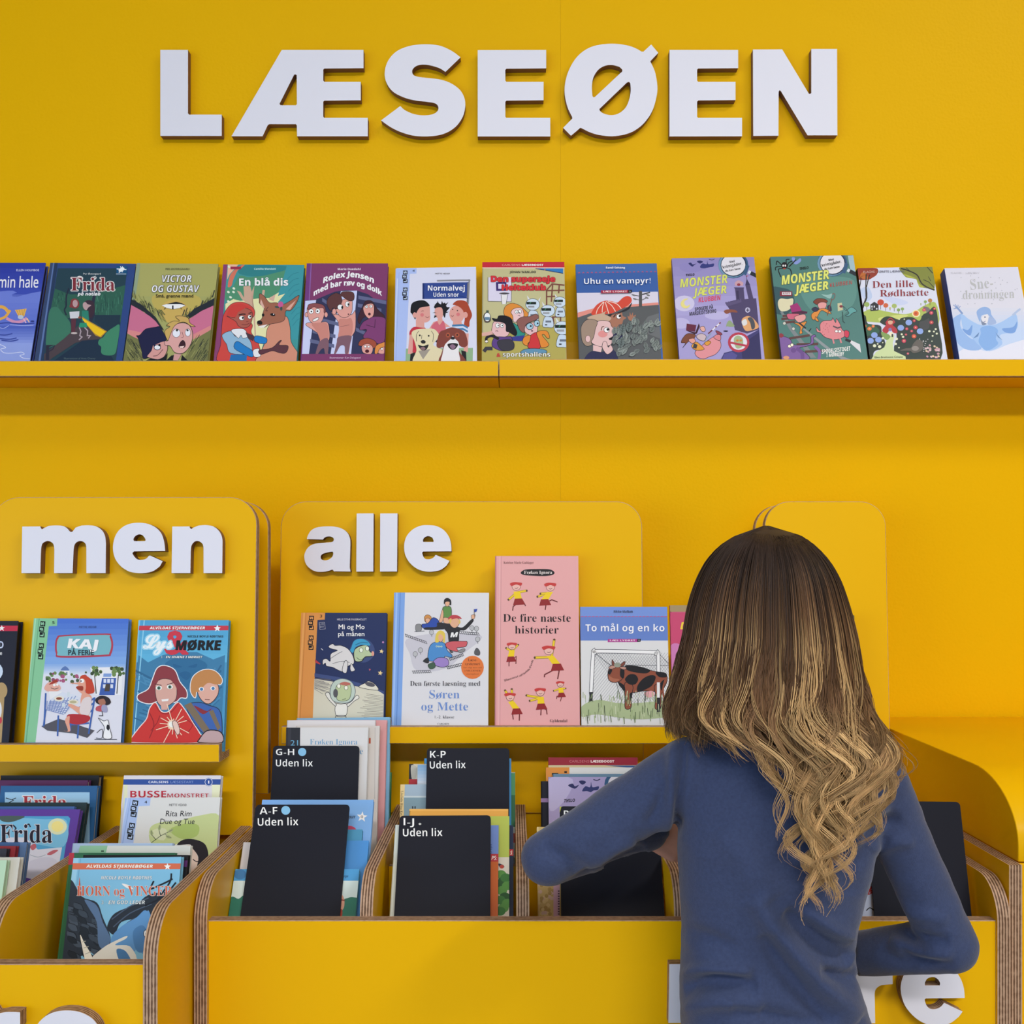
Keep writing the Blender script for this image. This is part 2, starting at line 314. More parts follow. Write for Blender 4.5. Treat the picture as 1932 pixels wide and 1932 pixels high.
# letters on the bin fronts, thick plywood with white faces
def place(outl, src, x, ybase, sc_):
    """re-use an outline: src = (left, baseline) in its own units; drawn at pixel (x, ybase) with sc_ px per unit"""
    return [[(x + (a - src[0]) * sc_, ybase + (b - src[1]) * sc_) for a, b in (pp(o) if isinstance(o, str) else o)] for o in outl]
GR = 'letters on the wide bin front'; one = (0, 0, 1); DR = 1.40 - 0.0165; TT = 0.016
letter('bin_letter', 'white plywood letter m on the wide bin front, mostly behind the girl', GR, one, place([mO], (145, 577), 1261, 1930, 0.3535), DR, TT, edge=M_PLY)
letter('bin_letter', 'white plywood letter e on the wide bin front, hidden behind the girl', GR, one, place([eO, eH], (763, 577), 1476, 1930, 0.345), DR, TT, edge=M_PLY)
cr = (1600, 1800, 5.819)
rO = pp('60,760 60,160 240,160') + catmull(pp('260,195 300,188 350,178 420,176 489,180'), False, 3) + pp('490,330 420,335') + catmull(pp('370,340 330,360 300,395 292,440'), False, 3) + pp('298,760')
letter('bin_letter', 'white plywood letter r on the wide bin front beside the girl', GR, cr, [rO], DR, TT, edge=M_PLY)
e3O = pp('855,487 842,498') + catmull(pp('842,510 860,560 890,595 940,606 990,595 1030,568 1050,540'), False, 3) + pp('1060,538 1258,632') + catmull(pp('1215,690 1130,755 1050,780 960,786 850,765 740,700 640,590 590,470 578,370 590,290 630,205 720,130 830,95 930,88 1040,100 1150,155 1230,260 1270,370 1281,482'), False, 4)
letter('bin_letter', 'white plywood letter e, last on the wide bin front under the elbow', GR, cr, [e3O, catmull(pp('842,320 865,275 905,255 950,255 990,280 1012,320'), False, 3) + pp('1008,345 845,345')], DR, TT, edge=M_PLY)
GL = 'letters on the left bin front'; DL = 1.265 - 0.0165
rL = place([rO], (490, 180), 38, 1910, 0.196)
letter('bin_letter', 'white plywood letter r in the lower left picture corner', GL, one, rL, DL, TT, edge=M_PLY)
letter('bin_letter', 'white plywood round letter on the left bin front, cut by the picture edge', GL, one, place([eO, eH], (763, 577), 61, 2035, 0.378), DL, TT, edge=M_PLY)
# ---------------------------------------------------------------- printed covers: traced shapes and lettering on the cover's own plane
def uni(s, base):
    o = ''
    for c in s:
        if 'A' <= c <= 'Z': o += chr(base + ord(c) - 65)
        elif 'a' <= c <= 'z': o += chr(base + 26 + ord(c) - 97)
        else: o += c
    return o
STY = {'g': 0, 'serif': 0x1D400, 'serifit': 0x1D434, 'sans': 0x1D5D4, 'sansit': 0x1D63C, 'script': 0x1D4D0, 'light': 0x1D5A0}
_tc = {}
def glyphs(s, style, off):
    k = (s, style, off)
    if k not in _tc:
        cu = bpy.data.curves.new('t', 'FONT'); cu.body = s; cu.resolution_u = 2; cu.offset = off
        o = bpy.data.objects.new('t', cu); me = o.to_mesh()
        _tc[k] = (np.array([v.co[:2] for v in me.vertices]).reshape(-1, 2), [tuple(p.vertices) for p in me.polygons])
        bpy.data.objects.remove(o)
    return _tc[k]
SPEC = {'æ': 'ae', 'Æ': 'AE', 'ø': 'o', 'Ø': 'O', 'å': 'a', 'Å': 'A'}
def text_mesh(s, style, off):
    """list of (vertices, faces) pieces; every piece is printed as its own layer"""
    base = STY[style]
    if not base: return [glyphs(s, style, off)]
    sub = lambda q: uni(''.join(SPEC.get(c, c) for c in q), base)
    for i, c in enumerate(s):
        if c in 'æÆ':          # ligature: the e tucked into the a
            L = text_mesh(s[:i] + SPEC[c][0], style, off); R = text_mesh(SPEC[c][1] + s[i + 1:], style, off)
            dx = glyphs(sub(s), style, 0)[0][:, 0].max() - glyphs(sub(SPEC[c][1] + s[i + 1:]), style, 0)[0][:, 0].max() - (0.075 if c == 'æ' else 0.2)
            return L + [(v + [dx, 0], f) for v, f in R]
    out = [glyphs(sub(s), style, off)]; acc = ''
    for c in s:
        acc += c
        if c in 'øØåÅ':
            g, _ = glyphs(sub(c), style, 0); w = g[:, 0].max(); h = g[:, 1].max()
            x1 = glyphs(sub(acc), style, 0)[0][:, 0].max(); x0 = x1 - w * 0.94; cx = (x0 + x1) / 2
            if c in 'øØ':
                t = 0.04; a = (x0 - .01, -0.05); b = (x1 + .01, h + .04)
                out.append((np.array([[a[0] - t, a[1]], [a[0] + t, a[1]], [b[0] + t, b[1]], [b[0] - t, b[1]]]), [(0, 1, 2, 3)]))
            else:
                r1, r0 = .13, .065; q = []; f = []
                for i in range(12):
                    for r in (r1, r0): q.append([cx + r * math.cos(i * math.pi / 6), h + .15 + r * math.sin(i * math.pi / 6)])
                for i in range(12): k = (i + 1) % 12; f.append((2 * i, 2 * k, 2 * k + 1, 2 * i + 1))
                out.append((np.array(q), f))
    return out
def bolder(pieces, w):
    """thicken lettering by overprinting shifted copies"""
    if w <= 0: return pieces
    k = 6 if w < .03 else 10
    return [(v + [w * math.cos(6.2832 * i / k), w * math.sin(6.2832 * i / k)], f) for v, f in pieces for i in range(k)] + pieces
CAPH = {}
def caph(style):
    if style not in CAPH: CAPH[style] = glyphs(uni('H', STY[style]) if STY[style] else 'H', style, 0)[0][:, 1].max()
    return CAPH[style]
class Art:
    def __init__(s, book): s.b = book; s.crop = (0, 0, 1); s.n = 0; s.pic = []; s.txt = []; s.nt = 0
    def at(s, x, y, k): s.crop = (x, y, k); return s
    def px(s, p): x0, y0, k = s.crop; return (x0 + p[0] / k, y0 + p[1] / k)
    def loc(s, p): return s.b.local(*s.px(p))
    def _poly(s, col, pts, cols=None):
        q = clip([s.loc(p) for p in pts], s.b.W / 2, s.b.H)
        if len(q) < 3: return s
        s.n += 1; s.pic.append((q, [tuple(range(len(q)))], col, s.n)); return s
    def P(s, col, pts): return s._poly(col, pp(pts) if isinstance(pts, str) else pts)
    def S(s, col, pts): return s._poly(col, catmull(pp(pts), True, 4))
    def R(s, col, x0, y0, x1, y1): return s._poly(col, [(x0, y0), (x1, y0), (x1, y1), (x0, y1)])
    def E(s, col, cx, cy, rx, ry=None, rot=0):
        ry = ry or rx; a = math.radians(rot); q = []
        for i in range(20):
            t = i * math.pi / 10; x, y = rx * math.cos(t), ry * math.sin(t)
            q.append((cx + x * math.cos(a) - y * math.sin(a), cy + x * math.sin(a) + y * math.cos(a)))
        return s._poly(col, q)
    def EO(s, col, cx, cy, rx, ry=None, line='1d1a22', w=6, rot=0):
        ry = ry or rx; s.E(line, cx, cy, rx + w, ry + w, rot); return s.E(col, cx, cy, rx, ry, rot)
    def SO(s, col, pts, line='1d1a22', w=7):
        s.S(col, pts); return s.L(line, w, pts, True, True)
    def L(s, col, w, pts, smooth=False, closed=False):
        q = pp(pts) if isinstance(pts, str) else pts
        if smooth: q = catmull(q, closed, 4)
        if closed: q = q + [q[0]]
        s.n += 1
        if closed: q = q[:-1]
        m = len(q); nn = []
        for i in range(m):
            a = q[i - 1] if (i or closed) else q[0]; b = q[(i + 1) % m] if (i < m - 1 or closed) else q[-1]; p = q[i]
            d0 = Vector((p[0] - a[0], p[1] - a[1])); d1 = Vector((b[0] - p[0], b[1] - p[1]))
            d0 = d0.normalized() if d0.length > 1e-6 else d1.normalized(); d1 = d1.normalized() if d1.length > 1e-6 else d0
            t = d0 + d1; t = t.normalized() if t.length > .2 else d1; k = 1 / max(.6, abs(t.dot(d1)))
            e = 0 if closed or 0 < i < m - 1 else (-.25 if i == 0 else .25)
            nn.append((p[0] + t.x * w * e, p[1] + t.y * w * e, -t.y * w / 2 * k, t.x * w / 2 * k))
        for i in range(m if closed else m - 1):
            a, b = nn[i], nn[(i + 1) % m]
            c = clip([s.loc(p) for p in ((a[0] + a[2], a[1] + a[3]), (b[0] + b[2], b[1] + b[3]), (b[0] - b[2], b[1] - b[3]), (a[0] - a[2], a[1] - a[3]))], s.b.W / 2, s.b.H)
            if len(c) > 2: s.pic.append((c, [tuple(range(len(c)))], col, s.n))
        return s
    def G(s, c0, c1, x0, y0, x1, y1, n=10):
        """printed vertical colour blend"""
        a, b = [tuple(int(h[i:i + 2], 16) for i in (0, 2, 4)) for h in (c0, c1)]
        for i in range(n):
            c = '%02x%02x%02x' % tuple(int(a[k] + (b[k] - a[k]) * i / (n - 1)) for k in range(3))
            s.R(c, x0, y0 + (y1 - y0) * i / n, x1, y1)
        return s
    def T(s, col, text, x0, y0, x1, h, style='g', off=0.0, y1=None, slant=0.0, out=None, arc=0.0, ow=0.05):
        y1 = y0 if y1 is None else y1
        v0 = np.vstack([v for v, f in bolder(text_mesh(text, style, min(off, 0)), off)]); xa, xb = v0[:, 0].min(), v0[:, 0].max(); ch = caph(style)
        s.nt += 1; ln = math.hypot(x1 - x0, y1 - y0); ux, uy = (x1 - x0) / ln, (y1 - y0) / ln
        for o, c in (((max(off, 0) + ow, out),) if out else ()) + ((off, col),):
            for v, f in bolder(text_mesh(text, style, min(off, 0)), o):
                q = []
                for x, y in v:
                    xn = (x - xa) / (xb - xa); yn = y / ch * h; X = xn * ln + yn * slant; Y = yn
                    if arc: Y += arc * (1 - (2 * xn - 1) ** 2)
                    q.append(s.loc((x0 + ux * X + uy * Y, y0 + uy * X - ux * Y)))
                s.txt.append((q, f, c, 0, s.nt))
        return s
    def build(s):
        top = s.n; k0 = {}
        for i, t in enumerate(s.txt): s.txt[i] = t[:3] + (i,) + t[4:]
        for name, items in [('cover_picture' if s.b.book else 'round_sticker', s.pic)] + [('lettering', [t[:4] for t in s.txt if t[4] == k]) for k in range(1, s.nt + 1)]:
            if not items: continue
            vs = []; fs = []; cs = []
            for q, f, col, n in items:
                b = len(vs); lay = -0.0001 - (0.0000045 * n if name != 'lettering' else 0.0000045 * (top + 2) + 0.0000022 * n)
                vs += [(p[0], lay, p[1]) for p in q]; c = (*ink(col), 1)
                for t in f: fs.append(tuple(b + i for i in t)); cs.append((c, len(t)))
            me = mesh(vs, fs); ca = me.color_attributes.new('ink', 'FLOAT_COLOR', 'CORNER')
            ca.data.foreach_set('color', np.array([x for c, k in cs for _ in range(k) for x in c], dtype=np.float32))
            flip = [i for i, p in enumerate(me.polygons) if p.normal.y > 0]
            if flip:
                bm = bmesh.new(); bm.from_mesh(me); bm.faces.ensure_lookup_table(); bmesh.ops.reverse_faces(bm, faces=[bm.faces[i] for i in flip]); bm.to_mesh(me); bm.free()
            link(name, me, s.b.root, [M_PRINT])
def clip(poly, hw, H):
    for ax, sg, lim in ((0, 1, hw), (0, -1, hw), (1, 1, H), (1, -1, 0.0)):
        if not poly: return []
        out = []; ins = lambda p: sg * p[ax] <= lim + 1e-9
        for i in range(len(poly)):
            a, b = poly[i - 1], poly[i]; ia, ib = ins(a), ins(b)
            if ia != ib:
                t = (sg * lim - a[ax]) / (b[ax] - a[ax]); out.append((a[0] + (b[0] - a[0]) * t, a[1] + (b[1] - a[1]) * t))
            if ib: out.append(b)
        poly = out
    return poly
BOOKS = []
class Book:
    """cover plane passes through depth db at height zf (shelf), leaning back by lean degrees; TL / TR = top corners"""
    def __init__(s, label, group, TL, TR, db, lean, zf, cover, thick=0.012, spine=None, hard=True, name='book', cat='book', pages=True, edge=None, yaw=0):
        BOOKS.append(s); th = math.radians(lean); ya = math.radians(yaw); N = Vector((math.sin(ya) * math.cos(th), math.cos(ya) * math.cos(th), -math.sin(th)))
        xm = (TL[0] + TR[0]) / 2; s.P0 = Vector(((xm - CX) * db / F, db, zf)); s.N = N
        a = unproj(*TL, s.P0, N); b = unproj(*TR, s.P0, N); U = (b - a).normalized(); s.W = (b - a).length
        V = (-N).cross(U) * -1; V = U.cross(N) * 1.0
        if V.z < 0: V = -V
        m = (a + b) / 2; low = min((V * 0 + U * sx * s.W / 2).z for sx in (-1, 1))
        s.H = (m.z + low - zf - thick * math.sin(th) - 0.0003) / V.z; base = m - V * s.H
        s.U, s.V, s.base = U, V, base
        R = Matrix((U, N, V)).transposed()
        s.root = tag(empty(name, base, R), label, cat, group)
        W, H, t = s.W, s.H, thick; hw = W / 2; s.book = pages
        cov = mat('cover_' + cover, ink(cover), 0.42, 0.2); sp = mat('cover_' + (spine or cover), ink(spine or cover), 0.42, 0.2)
        if not pages:
            me = panel(rounded(-hw, hw, 0, H, 0.006, 'tl tr bl br', 4), (0, 0, 0), (1, 0, 0), (0, 0, 1), (0, 1, 0), t, 0)
            link('card', me, s.root, [M_BLACK]); s.art = Art(s); return
        bt = 0.0022 if hard else 0.0006; ins = 0.003 if hard else 0.0004
        r = min(t * 0.3, 0.003)
        # cover: one folded sheet - front board, rounded spine, back board
        o = [(hw, 0)] + [(-hw + r - r * math.sin(q * math.pi / 8), r - r * math.cos(q * math.pi / 8)) for q in range(5)]
        o += [(-hw + r - r * math.cos(q * math.pi / 8), t - r + r * math.sin(q * math.pi / 8)) for q in range(5)] + [(hw, t), (hw, t - bt), (-hw + bt + .0005, t - bt), (-hw + bt + .0005, bt), (hw, bt)]
        n = len(o); vs = [(x, y, 0) for x, y in o] + [(x, y, H) for x, y in o]
        fs = []; mi = []
        for i in range(n):
            j = (i + 1) % n; fs.append((i, j, n + j, n + i)); mi.append(1 if 1 <= i <= 9 else 0)
        k = n - 3; m1 = n - 2
        for off in (0, n):
            for c in ((0, *range(1, 6), m1, n - 1), (*range(6, 11), 11, 12, n - 3), (5, 6, n - 3, n - 2)):
                q = [off + i for i in c]; fs.append(tuple(q)); mi.append(0)
        me = mesh(vs, fs, mi); bm = bmesh.new(); bm.from_mesh(me); bmesh.ops.recalc_face_normals(bm, faces=bm.faces); bm.to_mesh(me); bm.free()
        link('cover', me, s.root, [cov, sp])
        link('pages', box(-hw + bt + .0006, hw - ins, bt + 1e-4, t - bt - 1e-4, ins, H - ins), s.root, [edge or M_PAPER])
        s.art = Art(s)
    def local(s, px, py):
        w = unproj(px, py, s.base, s.N) - s.base; return (w.dot(s.U), w.dot(s.V))
# ---------------------------------------------------------------- books on the picture ledge
GT = 'picture books facing out on the picture ledge'
def top(label, TL, TR, cover, thick=0.011, spine=None, lean=17.5, **k):
    return Book(label, GT, TL, TR, 1.9575, lean, TS_F, cover, thick, spine, **k)
def tiles(A, xb, yb, xt, yt, size, ink_='0f0f14', paper='c3d3f2', word='LÆS LØS'):
    """run of black letter tiles climbing from (xb,yb) to (xt,yt)"""
    n = len(word); L = math.hypot(xt - xb, yt - yb); ux, uy = (xt - xb) / L, (yt - yb) / L; st = L / n
    for i, c in enumerate(word):
        if c == ' ': continue
        j = size * 0.08 * (-1) ** i; a = (xb + ux * st * i + j, yb + uy * st * i); w = st * 0.92
        A.P(ink_, [a, (a[0] + ux * w, a[1] + uy * w), (a[0] + ux * w + uy * size, a[1] + uy * w - ux * size), (a[0] + uy * size, a[1] - ux * size)])
        b = (a[0] + ux * w * .2 + uy * size * .2, a[1] + uy * w * .2 - ux * size * .2)
        A.T(paper, c, b[0], b[1], b[0] + ux * w * .6, size * .6, 'sans', 0.03, y1=b[1] + uy * w * .6)
def leaf(A, col, x, y, l, w, ang, vein=None):
    a = math.radians(ang); c, s = math.cos(a), math.sin(a)
    q = [(x + u * l * c - v * w * s, y + u * l * s + v * w * c) for u, v in ((0, 0), (.25, .42), (.55, .5), (1, 0), (.55, -.5), (.25, -.42))]
    A._poly(col, catmull(q, True, 3))
    if vein:
        A.L(vein, w * .1, [q[0], q[3]])
        for u in (.25, .45, .65):
            m = (x + u * l * c, y + u * l * s)
            for v in (.3, -.3): A.L(vein, w * .07, [m, (x + (u + .16) * l * c - v * w * s, y + (u + .16) * l * s + v * w * c)])
rd = random.Random(5)

# blue cover with a tail in the waves
b = top('blue hardcover with a gold tail among waves, cut by the left picture edge', (-72, 496), (86.2, 496), '5566c4', 0.014, '2c3aa0', edge=M_DARK)
A = b.art.at(0, 480, 7.43)
A.G('2b3aa0', '3a4cb4', -600, 115, 660, 560, 6).P('6d7fd8', '-600,560 -300,540 0,520 100,510 180,508 240,535 170,560 175,590 240,595 330,570 450,540 600,515 600,900 -600,900')
A.G('6d7fd8', '5e72d0', -600, 600, 640, 1000, 5).G('4f63c2', '8496e0', -600, 1000, 640, 1240, 6).R('8fa0e4', -600, 1240, 640, 1500)
A.T('dfe3fb', 'ELLEN HOLMBOE', 230, 235, 550, 26, 'g', .01).T('f0f2ff', 'min hale', -25, 465, 535, 150, 'light', .012, y1=465, slant=.06)
A.L('e3aa4c', 45, '-200,900 -100,780 0,735 70,755 110,800', True).L('e3aa4c', 35, '-60,930 20,900 80,870 140,790', True)
A.P('e5b25c', '210,780 375,760 340,870 265,880').L('b88636', 6, '235,785 275,875').L('b88636', 6, '270,780 295,875').L('b88636', 6, '310,775 315,870').L('b88636', 6, '345,770 325,870')
A.E('b9c3d8', 290, 880, 40, 30).L('d193b8', 40, '100,900 200,945 300,940 370,900', True).L('e3b9c9', 14, '330,900 365,960').L('e8c39a', 16, '380,900 410,950').E('26337a', 455, 938, 28, 12)
A.L('2a3a92', 14, '-100,980 100,960 300,975 480,965', True).L('c7d0f4', 6, '-50,1000 40,1040 120,1000', True).L('c7d0f4', 5, '140,985 300,1000 470,995', True)
for y in (1120, 1180, 1205): A.L('33459e', 16, f'{y-1180},{y} {y-1050},{y+12} {y-950},{y-8}', True)
A.L('dbe1f9', 8, '-20,1255 60,1290 80,1310 10,1330 60,1380 180,1385 300,1370 340,1400 280,1420 330,1455 420,1465', True)

# dark green night scene in a blue frame
b = top('dark green hardcover in a blue frame, two figures with a yellow torch beam', (95, 496), (256.4, 497.5), '2c4684', 0.014, '27395f')
A = b.art.at(0, 480, 7.43)
A.P('35466c', '705,118 770,118 560,1490 480,1490').P('5d76ad', '745,120 762,120 568,1490 540,1490').P('263a5c', '770,118 812,118 620,1490 568,1490')  # narrow lighter strip is a highlight painted along the spine hinge
A.P('23404f', '810,195 1785,195 1625,1490 605,1490').P('2f5f52', '770,480 980,560 1180,560 1300,560 1760,430 1690,950 1400,880 1200,860 900,900 705,800')
for i in range(42):
    x = rd.uniform(1290, 1720); y = rd.uniform(520, 820); A.L(rd.choice(['47806e', '39705f', '254a48']), 9, [(x, y), (x + rd.uniform(-14, 14), y + rd.uniform(40, 110))])
for i in range(18):
    x = rd.uniform(760, 930); y = rd.uniform(520, 720); A.L(rd.choice(['3f7563', '254a48']), 9, [(x, y), (x + rd.uniform(-10, 10), y + rd.uniform(30, 80))])
A.P('1f3547', '1330,850 1690,850 1670,1040 1500,1080 1330,940').S('3c7562', '700,780 800,740 880,830 930,880 985,960 990,1090 900,1200 760,1280 650,1290 660,1040')
A.P('4b4048', '1010,1080 1180,930 1420,1130 1430,1180 1060,1240 740,1450 690,1490 620,1490 620,1400 900,1180').P('1d3047', '1150,1210 1420,1190 1600,1490 760,1490')
A.S('3f8468', '1680,1000 1600,1020 1500,1090 1450,1160 1390,1200 1380,1260 1420,1300 1420,1380 1480,1415 1600,1405 1640,1300').L('2a2f44', 45, '1320,590 1300,720 1310,850 1270,930').L('252b40', 20, '965,480 930,600 930,720 905,780 930,850', True)
A.P('2b2b3f', '650,1270 770,1270 690,1300 690,1480 640,1480').L('2b2b3f', 14, '765,1280 740,1330 690,1360', True)
A.S('82383f', '1000,640 1050,620 1100,650 1110,720 1070,760 1010,750 975,735 990,690').E('b99aa0', 1055, 690, 36, 52).P('35564f', '995,760 1100,760 1105,900 985,900').P('cfcfdc', '975,808 1115,797 1108,895 985,900').P('5a3140', '1000,900 1070,900 1050,1100 1000,1090').E('c7b9bb', 1040, 1105, 45, 14)
A.S('3b2b3a', '1180,690 1210,650 1270,645 1320,690 1330,790 1290,880 1240,880 1220,790').S('b99aa0', '1165,690 1200,670 1230,700 1280,715 1240,745 1210,785 1170,750').P('2c8070', '1150,790 1240,790 1250,940 1150,940')
A.P('b58a37', '1150,870 1200,905 1500,1080 1420,1165 1340,1140 1180,945').P('f0c21f', '1150,890 1200,920 1480,1085 1405,1155 1330,1110 1170,930').P('2a9070', '1120,960 1215,960 1225,1025 1105,1025').L('b0a0ae', 16, '1115,1030 1135,1080 1120,1140 1150,1160 1110,1200').L('b0a0ae', 16, '1190,1030 1230,1070 1225,1140 1270,1140 1240,1175')
A.E('8c4a3a', 1120, 885, 24, 16)
A.T('d3d8dc', 'Per Østergaard', 1170, 285, 1415, 24, 'g', .01).T('7d2a38', 'Frida', 1000, 510, 1610, 180, 'serif', 0, out='dfdce0', ow=.045).L('dfdce0', 14, '1060,345 1110,310 1160,330 1140,370 1105,350', True).L('dfdce0', 12, '1310,350 1320,315 1350,325 1335,350', True)
A.T('f4f5f7', 'på natløb', 1090, 578, 1410, 45, 'sansit', .01).R('14507f', 1632, 165, 1785, 290).E('e9f2fb', 1705, 215, 45, 26, -30).L('e9f2fb', 12, '1640,205 1700,210 1770,215').L('e9f2fb', 10, '1670,260 1700,220 1720,170').L('e9f2fb', 10, '1690,170 1720,250').R('8d9aa6', 1628, 268, 1770, 284)
A.T('5e7478', 'Illustrationer af Anna Chaney', 900, 1472, 1340, 24)

# olive cover, saucer above two boys
b = top('olive green book with a small flying saucer above two cartoon boys', (258, 496.7), (412, 498), 'a3a468', 0.013, '8f9a78', edge=M_PAPER)
A = b.art.at(230, 480, 8.78)
A.P('8fa088', '245,147 310,147 60,1790 30,1790').R('a9a766', 300, 150, 1600, 700)
A.S('bcaa5c', '500,700 900,640 1300,720 1200,1000 900,1130 620,1000')
A.E('c9aa5e', 870, 950, 240, 200)
for i in range(130):
    t = rd.random(); side_ = rd.choice((-1, 1)); x = 870 + side_ * (120 + 620 * t); y = 1080 - 380 * t + rd.uniform(-60, 110)
    A.L(rd.choice(['6b6c42', '2e3336', '4d5136', '8a8b52']), rd.uniform(8, 18), [(x, y), (x + side_ * rd.uniform(25, 70), y - rd.uniform(40, 130))])
A.P('232a34', '150,740 320,830 560,1040 700,1260 560,1200 380,960 150,850').P('232a34', '1540,720 1400,800 1200,900 1090,1010 1120,1060 1300,960 1540,860')
A.P('c86f92', '155,840 300,920 470,1030 560,1110 620,1190 480,1320 260,1400 90,1310').P('d6888a', '110,1250 350,1300 300,1400 220,1390 95,1310').P('c86f92', '1520,850 1320,940 1110,1080 1180,1300 1180,1400 1330,1360 1480,1240').P('d6888a', '1180,1330 1470,1180 1470,1250 1330,1360 1180,1410')
A.P('74764a', '90,1320 260,1400 330,1500 350,1790 20,1790').P('74764a', '1480,1250 1200,1410 1050,1700 1090,1790 1450,1790')
for i in range(70):
    if i % 2: x = rd.uniform(70, 300); y = rd.uniform(1400, 1740); A.L(rd.choice(['3b412f', '9a9b62', '2c3230']), 9, [(x, y), (x + 60, y + 90)])
    else: x = rd.uniform(1120, 1440); y = rd.uniform(1330, 1700); A.L(rd.choice(['3b412f', '9a9b62', '2c3230']), 9, [(x, y), (x - 70, y + 110)])
A.P('1d1d22', '655,850 800,812 900,790 1000,815 1060,850').P('f0eef4', '662,850 740,830 970,828 1055,850 960,895 850,910 750,895').R('1d1d22', 835, 850, 858, 912).L('2b2a2a', 9, '730,885 700,915').L('2b2a2a', 9, '975,885 990,912')
A.T('55563a', 'PER ØSTERGAARD', 725, 262, 1125, 30).T('f3f1fa', 'VICTOR', 672, 462, 1155, 112, 'sansit', -.01, out='5a5a66', ow=.05).T('f3f1fa', 'OG GUSTAV', 500, 630, 1285, 112, 'sansit', -.01, out='5a5a66', ow=.05, y1=628).T('2d2d24', 'Små, grønne mænd', 565, 718, 1185, 52, 'g', .012)
A.SO('1b1f45', '245,1350 300,1340 400,1240 560,1210 620,1200 680,1280 740,1400 690,1450 560,1490 520,1560 480,1680 360,1730 330,1600 290,1460 270,1390').SO('d49a98', '530,1490 640,1460 720,1450 760,1560 700,1700 600,1745 470,1720 420,1690 490,1600').P('1b1f45', '520,1480 690,1440 560,1500 540,1580').EO('e8eaf6', 590, 1545, 48, 36, '1b1f45', 10).E('1d1a22', 625, 1508, 20).L('4a2630', 9, '520,1690 600,1670 680,1580', True).P('1a1b20', '400,1760 480,1730 600,1750 700,1700 760,1640 740,1760')
A.SO('d9a3a2', '790,1300 830,1190 1000,1140 1120,1180 1170,1300 1160,1450 1080,1590 980,1650 870,1620 800,1520 720,1510 710,1440 770,1430').SO('c8a561', '890,1035 1000,1025 1100,1060 1130,1140 1220,1200 1140,1190 1050,1130 950,1140 860,1210 800,1350 760,1430 710,1280 800,1200 740,1180 850,1110 960,1110')
A.EO('e6e8f8', 905, 1310, 62, 68, '50343e', 6, 15).EO('e6e8f8', 1095, 1300, 42, 60, '50343e', 6).E('3b3a3a', 915, 1262, 20).E('3b3a3a', 1090, 1262, 18).SO('3a1c28', '945,1530 980,1450 1020,1430 1050,1470 1050,1530 1000,1560').P('e8c9c6', '955,1530 1040,1520 1010,1560 965,1555').L('8f5a60', 8, '1000,1290 1020,1370 985,1385', True).P('1a1b20', '740,1760 820,1680 880,1670 860,1760').P('1a1b20', '980,1760 1000,1670 1030,1700 1090,1760').P('cf9a9a', '870,1650 990,1660 930,1760 850,1760')

# woman and deer
b = top('green and teal book with a red haired figure hugging a brown deer', (421.3, 499), (574, 500), '3e8a90', 0.013, '8a4170')
A = b.art.at(390, 480, 8.78)
A.P('874171', '275,165 350,165 205,1790 130,1790').P('3f9296', '345,165 1615,165 1510,1790 205,1790').S('4f8f71', '540,360 700,380 880,350 1080,310 1300,240 1300,420 1200,600 1050,720 800,740 560,760 330,780 320,560 430,540')
A.S('2f7f88', '520,300 640,180 1100,180 1340,200 1300,260 1080,320 900,360 700,360').P('e8b7a0', '350,165 530,165 380,330 340,420').S('d27460', '630,170 560,240 510,270 440,420 410,520 350,540 370,400 420,300 540,200')
A.P('e2dfb0', '310,820 440,740 560,770 850,730 1040,720 1230,610 1300,650 1200,800 1000,1300 900,1600 310,1300').P('c9a593', '610,530 720,520 745,620 790,520 770,700 770,1000 800,1400 815,1320 800,980 740,850 640,790 580,740 500,600 560,620 620,720').L('c9a593', 40, '945,600 930,700 880,800').P('d2ab9e', '1020,740 1140,660 1110,780')
A.P('3c94a2', '1330,180 1610,180 1560,1400 1400,1420 1320,1000 1180,790 1300,650 1180,690')
for i in range(9): A.L('2c7f90', 9, f'{1330+i*12},{420+i*95} {1420+i*10},{330+i*95} {1520+i*4},{300+i*95}', True)
for x, y in ((370, 205), (450, 565), (360, 625), (445, 625), (395, 710), (360, 780)): A.E('dfe6da', x, y, 24, 18, 30)
A.SO('cb4743', '400,830 560,790 700,830 790,920 790,1010 720,1100 760,1180 740,1300 860,1480 850,1790 200,1790 230,1500 250,1200 280,1000')
A.SO('a95a50', '520,940 620,890 720,920 760,980 750,1090 700,1190 600,1220 520,1180 480,1110 330,1020 460,1050').P('c73f3c', '400,850 560,810 740,890 640,890 520,960 480,1040 330,1000')
A.EO('f1eef0', 580, 1055, 42, 34).EO('f1eef0', 712, 1035, 28, 32).E('201a20', 600, 1052, 18).E('201a20', 722, 1030, 14).L('2a1a20', 18, '535,1005 590,990 640,992', True).L('2a1a20', 14, '695,980 740,965').L('6b2b30', 9, '580,1160 650,1165 710,1140', True).L('6b2b30', 8, '655,1115 690,1110')
A.SO('cf8d78', '1030,1180 1300,1020 1380,1200 1400,1450 1520,1650 1510,1790 850,1790 880,1650 970,1450').SO('9c6350', '880,650 960,700 1040,800 1150,800 1260,830 1400,760 1530,680 1480,820 1390,930 1310,940 1290,1080 1200,1130 1040,1160 960,1210 880,1200 835,1130 910,1070 930,980 950,880 880,820 870,740')
A.P('d9b0a6', '900,740 960,880 940,900 885,810').P('d9a498', '1310,910 1380,840 1480,760 1380,920').P('ece6e6', '860,1190 1010,1160 950,1215 890,1215').E('18161b', 880, 1130, 46, 34, 20).E('18161b', 1095, 1000, 42, 24, 10).E('18161b', 935, 1005, 22, 26).E('ffffff', 1108, 992, 9)
